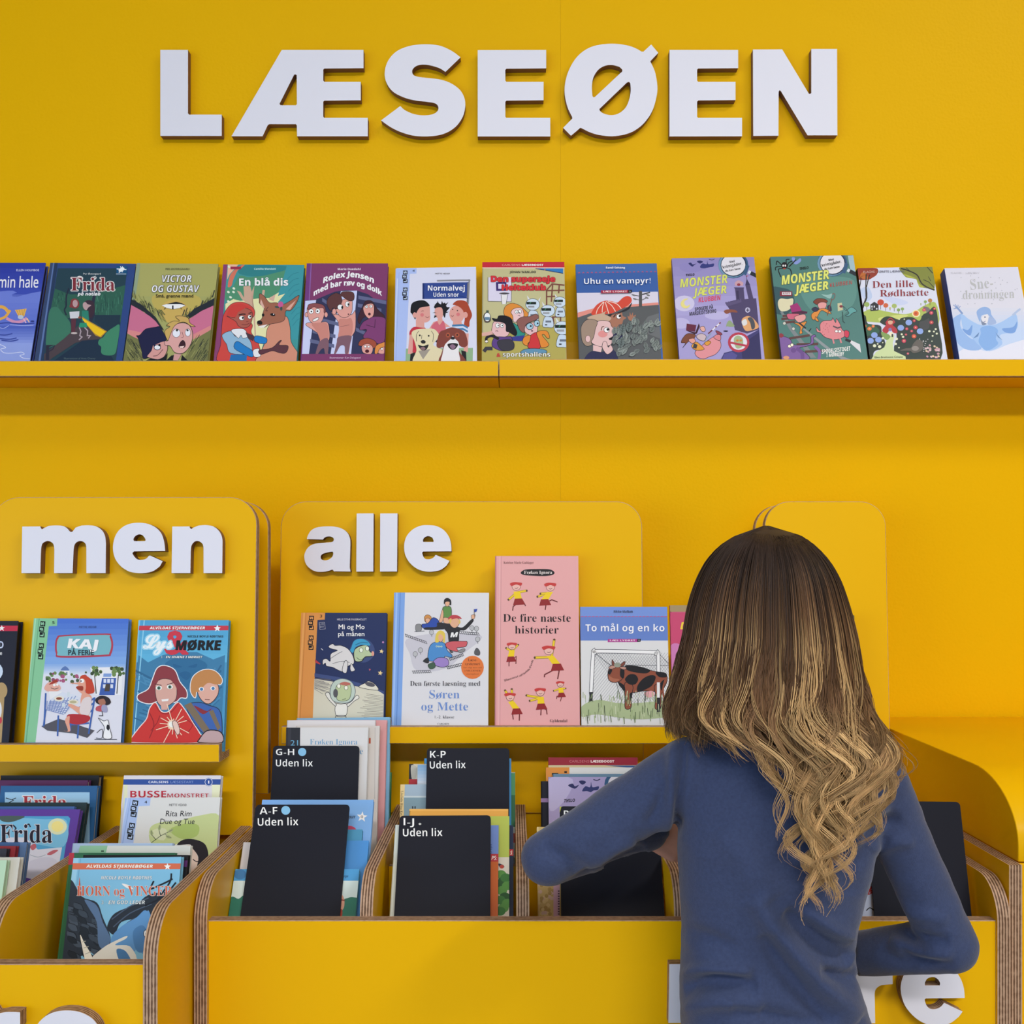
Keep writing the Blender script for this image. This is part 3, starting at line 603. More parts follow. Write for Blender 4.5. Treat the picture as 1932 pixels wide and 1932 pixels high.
A.E('c25a96', 1225, 830, 44, 50, 20).E('35504f', 1165, 875, 38, 16, 10).E('35504f', 1235, 900, 20, 34).L('42262e', 9, '1020,870 980,930 1010,935', True)
A.SO('8fb4d4', '260,1330 400,1270 480,1360 640,1340 740,1480 720,1640 400,1640 330,1490 280,1420').SO('e3e4ee', '440,1240 620,1240 680,1360 600,1390 570,1340 530,1390 480,1350 410,1280').SO('1f7ac6', '500,1440 640,1520 760,1600 770,1690 700,1690 460,1560').SO('1f7ac6', '810,1350 990,1390 970,1480 800,1450').P('1f6cb2', '400,1660 670,1660 660,1790 370,1790').SO('e6e6ee', '770,1590 860,1560 880,1620 890,1690 790,1700').SO('5b3440', '870,1590 1080,1550 1200,1440 1240,1430 1200,1500 1340,1510 1340,1590 1290,1640 1200,1630 1080,1600 900,1660').P('4a3440', '640,1290 790,1350 770,1440 690,1400')
A.T('c9eef0', 'Camilla Wandahl', 788, 256, 1145, 30, 'sans').T('f8f8fb', 'En blå dis', 538, 518, 1350, 115, 'sans', .01, out='3b6b66', ow=.03).R('9a2d4e', 395, 205, 570, 248)

# purple cover, three shocked cartoon people (figures only sketched)
b = top('purple book with a curved white title over shocked cartoon people', (578.8, 497), (732, 497), '7c3a6a', 0.013, '71397c')
A = b.art.at(560, 480, 8.78)
A.P('6f3a80', '165,148 250,148 160,1780 75,1780').P('8c60a8', '232,148 246,148 160,1780 140,1780')  # thin lighter strip paints the gleam on the spine
A.P('2f3358', '140,760 300,755 480,680 620,620 800,592 1000,600 1180,660 1300,750 1500,755 1465,1650 90,1650').P('c7cdf4', '140,770 320,755 200,1650 85,1650').P('c7cdf4', '730,610 1000,600 960,1000 900,1650 560,1650 640,1100')
for x0, x1, ys in ((420, 560, 740), (350, 700, 1060), (260, 640, 1260), (220, 620, 1420), (1020, 1490, 700), (1010, 1400, 830), (980, 1180, 1230)):
    A.P('5f648c', f'{x0},{ys-20} {x1},{ys+70} {x1},{ys+130} {x0},{ys+40}')
SK = 'dc9d97'
A.SO(SK, '200,1130 330,1150 420,1120 510,1130 540,1250 540,1400 470,1540 400,1570 350,1650 310,1650 380,1440 350,1320 280,1260 150,1170').P(SK, '460,1540 510,1440 515,1650 470,1650').SO(SK, '180,870 320,820 450,880 450,1020 400,1130 320,1160 220,1110 180,1000').SO('8a4c52', '180,900 200,830 330,810 450,850 480,960 450,960 440,890 340,890 280,870 200,920').EO(SK, 485, 1000, 26, 40, '3a2530').EO(SK, 160, 1000, 22, 36, '3a2530')
A.EO('f4f2f6', 238, 945, 36, 38).EO('f4f2f6', 348, 940, 36, 40).E('17151a', 242, 948, 14).E('17151a', 342, 942, 15).SO('f3eef0', '270,1080 350,1045 355,1080 280,1115')
A.SO(SK, '570,960 680,1000 900,1000 970,940 970,1240 900,1370 800,1480 690,1500 640,1640 620,1650 670,1440 700,1290 690,1130').P(SK, '800,1470 900,1390 860,1650 800,1650').SO(SK, '640,870 740,760 900,740 920,860 900,980 800,1050 700,1010').SO('5b3639', '500,830 520,720 640,640 720,660 760,620 930,630 945,750 860,770 740,690 750,780 680,900 600,890 560,940').EO('f4f2f6', 720, 875, 44, 42).EO('f4f2f6', 838, 825, 32, 44).E('17151a', 752, 880, 16, 24).E('17151a', 855, 830, 13, 22).EO(SK, 620, 950, 30, 48, '3a2530').E('4a1f2b', 855, 992, 12, 10)
A.SO('3f2130', '1090,860 1150,770 1250,780 1330,900 1450,1020 1420,1080 1300,1100 1250,1010 1100,1050 1040,1150 1010,1060').SO(SK, '1100,880 1180,820 1270,830 1275,990 1210,1070 1130,1000').EO('f4f2f6', 1155, 868, 22).EO('f4f2f6', 1228, 862, 22).E('17151a', 1158, 868, 7).E('17151a', 1226, 862, 7).E('4a1f2b', 1203, 990, 22, 24).SO('7b3c72', '1190,1070 1300,1030 1480,1090 1440,1470 1320,1470 1100,1380 1160,1250 1040,1250 1090,1130').L('3a1f3a', 9, '1150,1170 1290,1210 1300,1080')
A.SO('9f4b38', '1020,1500 1060,1420 1180,1390 1300,1440 1320,1520 1250,1560 1180,1480 1080,1520').SO(SK, '1080,1520 1180,1480 1260,1540 1230,1650 1100,1630').E('4a1222', 1165, 1605, 34, 28).EO('f4f2f6', 1135, 1528, 18).EO('f4f2f6', 1190, 1530, 16).SO('d98a45', '1290,1640 1310,1520 1400,1470 1470,1460 1470,1560 1380,1560 1340,1640').SO(SK, '1350,1640 1380,1560 1465,1540 1465,1640').EO('f4f2f6', 1410, 1568, 16)
A.S('c9847c', '250,1150 420,1130 500,1150 530,1260 525,1400 470,1450 400,1440 350,1320 300,1240').S('7d5a6a', '385,1440 520,1400 515,1640 470,1650 450,1560 400,1580 350,1650 310,1650')
A.S('c9847c', '700,1080 830,1070 900,1060 930,1180 900,1350 800,1390 690,1380 700,1250').S('7d5a6a', '690,1370 900,1350 880,1500 850,1640 800,1640 790,1520 720,1520 650,1640 620,1640 660,1480').L('8f5d5e', 8, '720,1200 870,1170')
A.P('7c3a6a', '90,1650 1468,1650 1460,1790 75,1790')
A.T('eee4f2', 'Marie Duedahl', 678, 262, 1055, 34, 'sans').T('f3f3fb', 'Rolex Jensen', 435, 480, 1275, 90, 'sans', .025, arc=105, slant=.1).T('f3f3fb', 'med bar røv og dolk', 280, 690, 1410, 85, 'sans', .025, arc=175).T('d9bfe0', 'Illustrationer: Kim Dalsgaard', 545, 1728, 1055, 30)

# white cover, three people and two dogs
b = top('white book with a pale blue spine strip, three people and two dogs', (746.5, 506), (898, 503.5), 'd5d6ee', 0.010, 'a9bdf0', hard=False)
A = b.art.at(730, 480, 8.78)
A.P('a9bcf2', '145,235 490,228 488,318 380,322 310,1790 80,1790').P('8fa4dc', '200,300 205,300 150,1790 144,1790').P('c6d4fa', '165,400 185,400 120,1790 108,1790')  # pale strip on the spine is painted highlight, thin dark line the hinge
tiles(A, 335, 755, 335, 262, 74); A.T('0f0f18', '4', 422, 290, 460, 36, 'sans')
A.T('3a3a44', 'METTE VEDSØ', 800, 333, 1042, 24).L('8d8d98', 26, '835,438 1330,428 1362,460 1345,820', True).P('6b6b76', '1330,470 1352,470 1340,830 1320,830')
A.S('2c4590', '625,500 640,475 1310,462 1330,480 1322,715 1300,728 640,738 620,715').T('f6f6fb', 'Normalvej', 678, 602, 1290, 85, 'sans').T('f6f6fb', 'Uden snor', 770, 706, 1190, 74, 'sans', -.01)
A.P('8fb08c', '315,1560 1425,1550 1420,1790 308,1790')
SK = 'd99d97'
A.S('be3145', '370,1330 400,1240 470,1200 640,1220 660,1400 470,1640 410,1560').P(SK, '375,1330 430,1330 430,1550 420,1650 345,1650').P(SK, '480,1080 620,1080 620,1220 480,1200').S(SK, '470,970 540,830 690,830 715,980 710,1090 620,1130 500,1090').S('14171f', '390,950 410,820 500,770 620,765 700,830 690,860 560,880 510,930 480,1000 470,1080 410,980').E(SK, 460, 1005, 34, 45).E('d3777e', 583, 1003, 30).L('7a3a3c', 8, '640,1030 670,1050 700,1030', True).L('7a3a3c', 7, '570,945 590,935 610,940', True)
A.S('14171f', '780,870 830,800 900,830 960,800 990,870 1040,880 980,960 960,1050 930,1000 900,890 810,900').S(SK, '800,900 900,880 930,960 920,1040 860,1060 800,1020').P(SK, '840,1040 910,1040 930,1110 1050,1200 830,1220 700,1230 770,1120 840,1100')
for x, y, x2, y2 in ((850, 850, 760, 820), (850, 830, 840, 770), (920, 830, 910, 770), (950, 850, 1020, 790), (970, 890, 1050, 880), (970, 960, 1030, 950), (810, 960, 750, 970), (810, 1010, 780, 1060), (930, 1000, 980, 1010)): A.P('14171f', f'{x-22},{y} {x+22},{y+10} {x2},{y2}')
A.S('cc6478', '760,1160 830,1110 870,1170 930,1100 960,1160 970,1280 860,1400 740,1230').S('a4442e', '1090,830 1170,765 1310,780 1375,900 1410,1010 1370,1110 1360,1200 1280,1180 1290,1060 1260,940 1150,850').S(SK, '1060,900 1150,850 1260,930 1270,1060 1200,1130 1090,1110 1035,1010').P(SK, '1100,1090 1230,1090 1250,1190 1090,1190').E(SK, 1300, 1005, 40, 50).E('d3777e', 1180, 995, 30).L('7a3a3c', 8, '1060,1010 1085,1030 1105,1010', True).E('2a1a1c', 1168, 932, 10).E('2a1a1c', 1090, 912, 10)
for i in range(5): A.P('c9d4ee' if i % 2 else '3f76a8', f'1080,{1165+i*32} 1260,{1155+i*32} 1340,{1200+i*32} 1340,{1232+i*32} 1260,{1188+i*32} 1080,{1198+i*32}')
A.P(SK, '1290,1310 1355,1310 1340,1620 1270,1620').P('1d1d22', '390,1650 470,1620 440,1790 380,1790').P('1d1d22', '1230,1590 1310,1610 1320,1790 1260,1790')
A.S('ded2b0', '410,1330 430,1270 520,1240 700,1230 800,1250 865,1350 800,1440 770,1500 850,1550 920,1600 880,1790 445,1790 490,1600 460,1450').P('9d948c', '520,1600 720,1570 600,1740').L('55504a', 8, '490,1440 490,1330 530,1270', True).L('55504a', 8, '760,1450 770,1330 735,1270', True).E('1c1b20', 545, 1343, 15).E('1c1b20', 692, 1350, 15).S('24242a', '560,1440 600,1420 640,1440 630,1475 580,1475').S('24242a', '515,1500 600,1520 690,1495 650,1580 570,1585').S('8a6a74', '550,1555 600,1530 640,1560 600,1590').L('2a2a2a', 7, '580,1340 575,1400').P('17171c', '800,1450 860,1380 850,1470')
A.S('7f4038', '960,1250 1080,1210 1230,1250 1300,1310 1340,1480 1290,1540 1230,1530 1180,1500 1190,1600 1300,1790 880,1790 900,1650 930,1540 860,1555 820,1500 870,1300').S('e6e3ea', '1060,1400 1090,1350 1130,1400 1190,1470 1190,1620 1195,1790 915,1790 920,1660 960,1500').E('a8553f', 1012, 1338, 36, 40).E('a8553f', 1165, 1335, 36, 38).E('1c1b20', 1012, 1338, 14).E('1c1b20', 1165, 1335, 14).S('24242a', '1055,1380 1090,1365 1125,1380 1115,1410 1070,1410').S('24242a', '1000,1495 1090,1470 1180,1490 1130,1570 1060,1575').S('8a6a84', '1040,1520 1090,1490 1140,1530 1090,1575')

# children running from robots
b = top('cream book with a red top band, cartoon children running from robots', (910, 494.5), (1064.6, 494), 'bfb98e', 0.012, 'b8b48c')
A = b.art.at(890, 480, 8.78)
A.R('c22a3c', 150, 118, 1560, 218).R('e6c9bd', 150, 216, 1560, 232).P('2f78c0', '1060,232 1515,232 1512,312').L('23315e', 12, '1060,234 1512,314').L('d8704c', 12, '1212,232 1212,262')
A.P('b0a458', '150,1330 620,1290 1100,1170 1560,1180 1560,1800 150,1800').P('d8d2ec', '270,380 660,378 655,785 270,775').L('55555f', 9, '270,380 270,775 655,785 660,378').P('3b2d6e', '400,460 575,460 575,605 405,605').P('d8d2ec', '440,490 545,490 545,570 440,570').S('4a464c', '450,645 540,630 630,645 540,665').P('e3e0e8', '490,665 590,665 565,825 500,825').L('55555f', 8, '485,665 500,825').L('55555f', 8, '600,660 568,825')
for p in ('1235,600 1330,490 1530,510', '1240,600 1530,595', '1240,700 1380,695', '1240,840 1240,600', '1340,490 1320,780', '1450,500 1440,640', '1330,1040 1540,1030', '1360,1150 1350,1040', '1470,1100 1470,1040'): A.L('7a4a40', 24, p)
def robot(x, y, k):
    A.P('d8dbe8', [(x - 80 * k, y - 60 * k), (x - 100 * k, y - 160 * k), (x - 30 * k, y - 70 * k)]).P('d8dbe8', [(x + 80 * k, y - 50 * k), (x + 140 * k, y - 130 * k), (x + 110 * k, y - 20 * k)])
    A.EO('c9d8ec', x, y, 120 * k, 98 * k, '33363f', 7).R('15241f', x - 110 * k, y - 45 * k, x + 60 * k, y).P('3f8a68', [(x - 60 * k, y - 10 * k), (x - 40 * k, y - 38 * k), (x - 25 * k, y - 38 * k), (x - 45 * k, y - 10 * k)]).R('aab0bd', x - 85 * k, y + 20 * k, x + 30 * k, y + 60 * k).L('50535c', 6, [(x - 80 * k, y + 40 * k), (x + 25 * k, y + 40 * k)])
    A.SO('c3d2e8', ' '.join(f'{x+a*k},{y+c*k}' for a, c in ((-60, 120), (0, 100), (80, 130), (100, 280), (0, 290), (-90, 270))), '33363f', 7).R('6b7384', x - 40 * k, y + 170 * k, x + 60 * k, y + 205 * k).R('20242c', x - 50 * k, y + 235 * k, x - 10 * k, y + 255 * k)
robot(1010, 830, .95); robot(1260, 935, .95); robot(1460, 790, .85); robot(1500, 1220, 1.1)
A.SO('d98a3a', '530,950 560,860 660,810 780,840 880,920 940,1000 860,1080 700,1090 560,1030').SO('e5c0c6', '650,960 700,900 820,890 860,970 850,1050 740,1120 690,1110 680,1020').EO('f0f0f4', 742, 955, 24, 28).EO('f0f0f4', 798, 950, 22, 30).E('1d1a22', 748, 960, 8).E('1d1a22', 792, 968, 8).L('5a3040', 8, '765,1015 790,1010 800,1025', True)
A.SO('2b8a80', '690,1140 780,1200 880,1300 860,1350 720,1360 700,1250').P('373b90', '640,1370 880,1340 830,1440 640,1430')
A.SO('e0b6bc', '340,1200 380,1110 560,1130 620,1270 580,1360 430,1370 340,1290').SO('15151f', '340,1060 420,1070 450,1020 560,1020 650,1060 690,1160 750,1290 720,1350 620,1290 570,1270 560,1160 470,1120 380,1110').EO('f0f0f4', 428, 1180, 30, 36).EO('f0f0f4', 502, 1180, 28, 32).E('1d1a22', 440, 1180, 10).E('1d1a22', 508, 1180, 10).L('6a3a44', 10, '395,1275 420,1265 435,1280', True)
A.SO('5b3f86', '380,1380 560,1370 660,1370 660,1560 500,1600 340,1520').SO('3a3844', '430,1440 620,1410 700,1470 690,1570 580,1600 470,1570').L('3a3844', 60, '330,1560 240,1560 210,1600').L('1f1d26', 45, '440,1400 330,1350 250,1380 240,1430', True).L('d8a8a0', 60, '160,1330 250,1320 330,1300').EO('f0e4e6', 245, 1445, 24, 18)
A.SO('8a5a56', '750,1100 830,1040 960,1030 1060,990 1110,1030 1080,1080 960,1130 890,1180 870,1300 800,1260 760,1170').SO('e0b6bc', '890,1190 960,1140 1080,1130 1090,1230 1060,1330 960,1340 880,1280').EO('9fc4dc', 962, 1195, 52, 50, '2a2a30', 9).EO('9fc4dc', 1080, 1145, 42, 48, '2a2a30', 9).E('1d1a22', 978, 1190, 16).E('1d1a22', 1092, 1145, 14).E('5a3040', 1000, 1270, 18, 12)
A.SO('c9353c', '980,1340 1100,1300 1140,1500 1120,1560 1040,1580 930,1540 960,1440').SO('dc8636', '860,1380 970,1340 960,1440 930,1480 930,1520 850,1480').SO('dc8636', '1080,1290 1240,1270 1290,1380 1250,1390 1200,1330 1170,1350 1280,1500 1160,1550 1120,1440').SO('5f8fb2', '860,1580 1000,1560 1160,1570 1240,1600 1200,1640 830,1640').SO('6a5a50', '200,1010 260,960 310,1020 305,1110 220,1120')
A.EO('e9ecf2', 258, 1040, 48, 70, '3b3b40', 6).R('5d7f9c', 215, 1040, 300, 1090).R('3f5248', 240, 930, 282, 965)
A.T('e9a9a4', 'CARLSENS', 502, 192, 805, 30, 'light').T('f7eef0', 'LÆSEBOOST', 830, 192, 1188, 30, 'sans', .02).T('26262c', 'JOHAN WANLOO', 628, 312, 1062, 36, 'sans', 0).T('d0323c', 'Den superseje', 318, 455, 1385, 92, 'sans', .04, out='5f1c26', ow=.03).T('d0323c', 'Helteklub', 498, 595, 1230, 88, 'sans', .04, out='5f1c26', ow=.03).T('c9353c', '&', 410, 1700, 480, 62, 'sans', .02).T('f3f1ee', 'sportshallens', 515, 1698, 1298, 76, 'sans', -.01, out='3a372c', ow=.04)

# blue top, red cap
b = top('blue and grey book with a boy in a red cap peeking through leaves', (1086, 499), (1239, 497), '3c60a2', 0.012, '45618f')
A = b.art.at(1070, 480, 8.78)
A.R('4468aa', 100, 140, 1600, 310).P('3a5ea4', '130,310 1500,290 1510,620 150,640').P('d6d0e4', '150,640 1505,618 1555,1760 180,1760').P('de8e84', '160,970 450,890 800,850 1510,795 1520,840 1050,880 400,970 160,1060').P('585a5e', '165,1050 400,970 700,900 1050,870 1515,835 1560,1780 185,1780').P('6a6c70', '1250,1150 1340,1030 1520,975 1550,1400 1300,1300')
for i in range(19): A.L('c9404a', 7, f'{185+i*70},{312-i} {200+i*70},{296-i} {215+i*70},{312-i}')
A.L('504f52', 52, '1215,620 1215,860').L('504f52', 22, '1230,670 1370,630').L('504f52', 12, '1190,690 1070,670').L('504f52', 12, '1230,760 1330,715').L('504f52', 10, '1185,755 1110,730')
for x, y in ((1100, 675), (1120, 740), (1320, 720), (1340, 675)): A.E('77777a', x, y, 32, 14, 20)
A.S('a5705c', '690,1080 760,990 900,960 920,1020 980,1050 930,1090 910,1150 850,1170 860,1230 830,1270 760,1220').S('2a2a32', '690,1010 850,960 1000,880 1070,800 1060,850 1010,920 880,970').S('d14a3a', '410,1000 440,900 510,820 620,770 740,775 830,800 920,720 1000,690 1060,720 1065,790 1000,850 900,905 760,970 640,990')
for p in ('480,985 510,900 600,790', '580,960 585,880 610,790', '690,985 660,880 630,790', '800,945 740,850 650,780', '895,900 820,820 680,775'): A.L('eadbd2', 11, p, True)
A.EO('f2eef2', 855, 1030, 36, 36).E('16151a', 872, 1022, 20).L('2b1d1c', 18, '770,1040 800,1000').S('26262c', '680,1000 740,990 720,1030 670,1040').S('a5705c', '1000,1020 1030,1030 1040,960 1060,1010 1090,960 1095,1020 1140,1000 1100,1090 1050,1100 1020,1080')
A.S('c3a590', '330,1060 420,1010 560,980 650,940 620,990 730,1050 680,1110 560,1130 480,1090').SO('dfb9bc', '490,1120 690,1110 740,1200 820,1250 780,1300 770,1360 740,1370 750,1440 720,1500 600,1530 480,1510 400,1450 420,1350').SO('9d8678', '240,1180 330,1080 470,1090 500,1140 470,1230 440,1370 400,1450 410,1500 320,1520 250,1440 230,1300').E('dd8f90', 590, 1320, 80, 56).EO('dfb9bc', 345, 1400, 40, 55, '55393b').EO('f4f2f4', 655, 1252, 42, 40).E('16151a', 675, 1245, 22).L('7a5a50', 16, '565,1255 580,1205 610,1195', True).P('16151a', '690,1390 770,1360 750,1420 700,1420').P('2c2c54', '770,1300 960,1290 940,1480 740,1440')
A.P('dfb9bc', '430,1500 580,1540 560,1620 430,1600').S('2d2e52', '280,1740 340,1650 430,1600 560,1620 770,1580 810,1780 270,1780').SO('dfb9bc', '580,1540 600,1450 650,1450 680,1540 720,1500 760,1580 690,1650 640,1640')
for i in range(64):
    x = rd.uniform(760, 1500); y = rd.uniform(1150 if x > 1050 else 1330, 1700)
    leaf(A, rd.choice(['7f8785', '8f9795', '727a7a']), x, y, rd.uniform(100, 160), rd.uniform(55, 80), rd.uniform(-110, -20), '4c5252')
for x, y in ((900, 1340), (1010, 1300), (880, 1560)): leaf(A, '6a7576', x, y, 190, 105, -80, '3f4648')
A.T('f0f0fa', 'Randi Solvang', 642, 250, 955, 32, 'sans', y1=248).T('f5f5fb', 'Uhu en vampyr!', 280, 505, 1378, 92, 'sans', -.01, y1=490).P('a52a44', '558,608 1010,600 1010,650 560,658').P('1a1720', '1010,600 1068,600 1066,648 1010,650').T('f0dfe6', 'LÆS LYDRET', 595, 640, 990, 26, 'sans').T('f0f0f4', '1', 1036, 640, 1044, 26, 'sans')

def glass(A, cx, cy):
    A.E('35587e', cx, cy, 250, 225).E('6d93b4', cx - 12, cy + 4, 235, 208).E('22344e', cx + 6, cy, 218, 196).E('ddd9e4', cx, cy, 200, 178)
    A.L('35587e', 60, [(cx + 190, cy + 150), (cx + 235, cy + 20)]).L('cdd7e2', 52, [(cx + 260, cy + 118), (cx + 320, cy + 150)]).L('1d2430', 62, [(cx + 300, cy + 140), (cx + 390, cy + 185)])
    A.T('20202a', 'Med', cx - 60, cy - 30, cx + 22, 34, 'sans', y1=cy - 46).T('20202a', 'krimigåder,', cx - 172, cy + 62, cx + 148, 44, 'sans', y1=cy - 4).T('20202a', 'du kan læse', cx - 130, cy + 118, cx + 120, 32, 'sans', y1=cy + 74)
# purple castle cover
b = top('lilac purple book with a dark castle, pig riders and a magnifying glass', (1267.3, 487.5), (1422.5, 485), '9d93c8', 0.013, '5d4f96')
A = b.art.at(1250, 470, 8.78)
A.G('8f86bd', 'a8a0d4', 140, 130, 1700, 1100, 6).R('a49bd0', 140, 1100, 1700, 1860).E('c9c2e4', 360, 900, 170, 130).E('b9b1de', 300, 1230, 150, 90).E('b9b1de', 900, 1100, 200, 70).E('8d84be', 480, 300, 200, 90)
A.S('2a2d66', '430,240 470,225 500,255 560,240 520,270 490,290').S('2a2d66', '570,205 620,190 670,210 620,240').S('31387a', '620,300 660,240 730,250 740,190 760,250 850,240 840,290 790,300 740,310 680,320').L('2a2a50', 10, '770,170 820,180 860,165', True)
glass(A, 1172, 262)
A.P('4c4268', '1180,635 1350,635 1345,665 1360,830 1550,815 1600,1330 1400,1400 1200,1340 1110,1000 1040,890 1220,840 1200,660').P('5a5078', '1035,890 1300,845 1310,880 1070,950').P('3b3355', '1220,690 1260,690 1270,850 1230,850').P('4c4268', '1370,590 1445,585 1510,840 1430,850').P('3a3358', '1395,490 1450,590 1370,600').P('b03a4a', '1380,440 1430,440 1385,462').L('2a2440', 8, '1385,440 1395,500').P('c49aa8', '1195,560 1240,520 1280,520 1340,560 1330,610 1200,610').E('8f3346', 1262, 590, 28, 22)
for i in range(7): A.P('5a5078', f'{1040+i*40},{880-i*9} {1062+i*40},{876-i*9} {1062+i*40},{900-i*9} {1042+i*40},{906-i*9}')
A.S('dba06e', '1310,1180 1400,1110 1490,1140 1570,1230 1590,1300 1500,1340 1370,1350').S('d9d6dc', '1310,1200 1380,1160 1400,1240 1340,1270').S('4c4f58', '1410,1150 1470,1130 1520,1200 1530,1300 1480,1330 1450,1220').S('8a5142', '1015,1030 1080,1000 1200,1010 1240,1050 1130,1050 1060,1075').E('b9b2d2', 1410, 1010, 42, 45).L('2a2440', 12, '1410,985 1410,1040').L('2a2440', 12, '1385,1012 1435,1012').S('8fa07c', '1060,1240 1110,1180 1170,1240 1190,1280 1120,1290 1060,1280 1050,1340').E('2a2440', 1045, 1360, 40, 12)
A.P('3f3c72', '1140,1690 1300,1600 1400,1440 1600,1330 1640,1860 950,1860 1020,1720').P('322f5e', '1310,1710 1440,1490 1600,1380 1640,1860 1330,1860').P('555092', '1020,1740 1150,1700 1240,1760 1190,1860 980,1860')
A.E('b43a50', 1260, 1545, 178, 165).E('ddd9e6', 1262, 1545, 138, 126).S('a3b089', '1180,1490 1250,1430 1330,1490 1320,1620 1220,1640').E('c97a3a', 1240, 1515, 22, 18).E('c97a3a', 1295, 1515, 22, 18).P('b43a50', '1110,1530 1410,1590 1405,1625 1110,1565')
A.SO('dd8f98', '540,1700 700,1560 800,1480 900,1440 960,1540 960,1640 880,1740 760,1790 680,1820 580,1790').SO('8f3d52', '880,1350 960,1380 985,1420 920,1420').SO('d6808a', '850,1470 890,1420 960,1430 950,1520').P('63263e', '400,1235 560,1260 540,1370 390,1350').P('3b1c2c', '380,1345 545,1380 600,1230 618,1280 570,1400 530,1410').SO('e0a9a0', '620,1300 680,1280 710,1340 680,1370 640,1350').SO('7a4632', '340,1470 420,1400 540,1420 520,1480 420,1540 330,1640 380,1560 310,1550').SO('dd9a92', '430,1500 520,1480 540,1540 480,1560').SO('d9963c', '480,1600 560,1540 640,1600 690,1660 600,1680 520,1660').SO('d9963c', '690,1560 760,1520 800,1550 740,1600').P('3a3a40', '520,1560 580,1590 560,1650 500,1640').L('6f2c36', 20, '760,1400 960,1220').L('e8e2ea', 20, '830,1340 870,1300').L('e8e2ea', 20, '900,1275 935,1240').L('8f9bb8', 24, '700,1520 800,1400').SO('c9b3bc', '560,1440 640,1400 720,1440 690,1520 600,1500')
A.S('e3d68a', '300,900 340,840 400,820 420,830 370,860 360,910 400,945 450,920 440,960 380,985 320,960')
A.T('1d1b26', 'THILO', 388, 455, 532, 38, 'sansit', .02, y1=440).T('d5d86a', 'MONSTER', 292, 640, 1080, 140, 'sansit', .0, y1=560, out='8f9260', ow=.02).T('d5d86a', 'JÆGER', 500, 785, 1065, 130, 'sansit', .0, y1=730, out='8f9260', ow=.02).T('d8405e', 'KLUBBEN', 598, 885, 968, 80, 'sansit', .0, y1=842).T('1d1b2c', 'SPØGERI PÅ', 535, 1030, 838, 58, 'sansit', .0, y1=990).T('1d1b2c', 'MARERIDTSBORG', 445, 1108, 895, 60, 'sansit', .0, y1=1052)

# green ghost-train cover
b = top('green book with a pink pig, purple octopus and a magnifying glass', (1453, 484.5), (1609.7, 481.5), '4a7672', 0.014, '2b4450', edge=M_DARK)
A = b.art.at(1440, 470, 8.78)
A.R('4d7a76', 100, 100, 1700, 1860).S('5b8a84', '600,450 1100,450 1500,520 1500,900 1100,1200 700,900').P('9fb8c4', '1400,110 1500,105 1530,380 1440,330').S('32525a', '140,650 300,640 460,700 520,900 420,1060 240,1080 180,1000')
glass(A, 1145, 232)
A.EO('17171c', 350, 275, 46, 55).E('e8e4e6', 330, 275, 12, 18).E('e8e4e6', 365, 275, 12, 18).E('a33a30', 350, 325, 26, 12)
for p in ('310,270 230,200 215,260', '310,290 210,300 205,350', '320,320 250,340 290,460', '390,270 380,180 430,170', '390,300 420,230 480,200', '390,310 450,340 470,420'): A.L('17171c', 16, p, True)
A.S('8193d0', '470,150 520,140 540,200 610,150 625,200 560,250 510,240').L('17171c', 20, '430,290 500,220 540,180')
A.R('7d2b3c', 275, 700, 480, 780).R('ded6de', 310, 712, 460, 762).T('7d2b3c', 'EXIT', 325, 750, 445, 30, 'serif').S('d8d0b0', '245,870 290,820 400,830 490,820 490,910 420,1010 300,1030 250,960')
A.P('7a8288', '280,1040 320,1030 480,1300 880,1800 780,1800 430,1330').P('8a9298', '680,1310 1240,1750 1450,1830 1300,1830 1000,1620 660,1330')
for p in ('310,1160 420,1150', '360,1220 520,1200', '440,1480 760,1430', '560,1580 900,1570', '700,1700 1050,1680', '330,1110 450,1100'): A.L('5b3d3c', 40, p)
for x, y in ((350, 1230), (500, 1320)): A.EO('c9c9c0', x, y, 24, 24)
A.P('9c2c70', '440,940 560,890 610,960 640,1030 480,1080').P('4e1f3e', '470,1050 640,1020 735,1040 720,1070 500,1085').SO('c9607c', '390,1080 480,1070 600,1080 520,1160 420,1160').SO('dd9a9a', '520,1120 680,1080 700,1160 600,1220 540,1180').SO('d9893c', '500,1220 600,1230 720,1200 640,1330 650,1390 600,1400 610,1290').L('26262c', 24, '590,1220 700,1310').L('26262c', 16, '760,1360 790,1320')
A.SO('7a3b2c', '830,870 900,820 1020,830 1060,880 900,920 850,900').SO('dd9a9a', '900,920 960,880 1050,900 1020,990 940,1000').SO('d9893c', '800,1080 920,1000 1040,990 1130,1070 1060,1060 960,1020 880,1150 820,1170').SO('d9893c', '870,1120 920,1190 900,1200 860,1170').SO('2d2f4c', '800,1000 860,960 920,1000 860,1040').SO('2d2f4c', '1060,950 1110,930 1130,1020 1080,1010').L('7a4632', 14, '1060,1100 1130,850 1160,780').EO('4b807c', 1155, 790, 26, 50, '8f3f3c', 9, 20).S('8fb4b0', '960,750 1060,760 1140,740 1110,820 1040,800')
A.P('c5bf9c', '1230,900 1300,890 1320,1010 1235,1030').E('7d2b3c', 1290, 950, 30, 22).SO('5d9c9c', '1330,950 1370,1020 1460,960 1550,1030 1480,1060 1420,1110 1360,1100 1420,1060').L('2d4444', 14, '1310,1040 1320,1200 1350,1225')
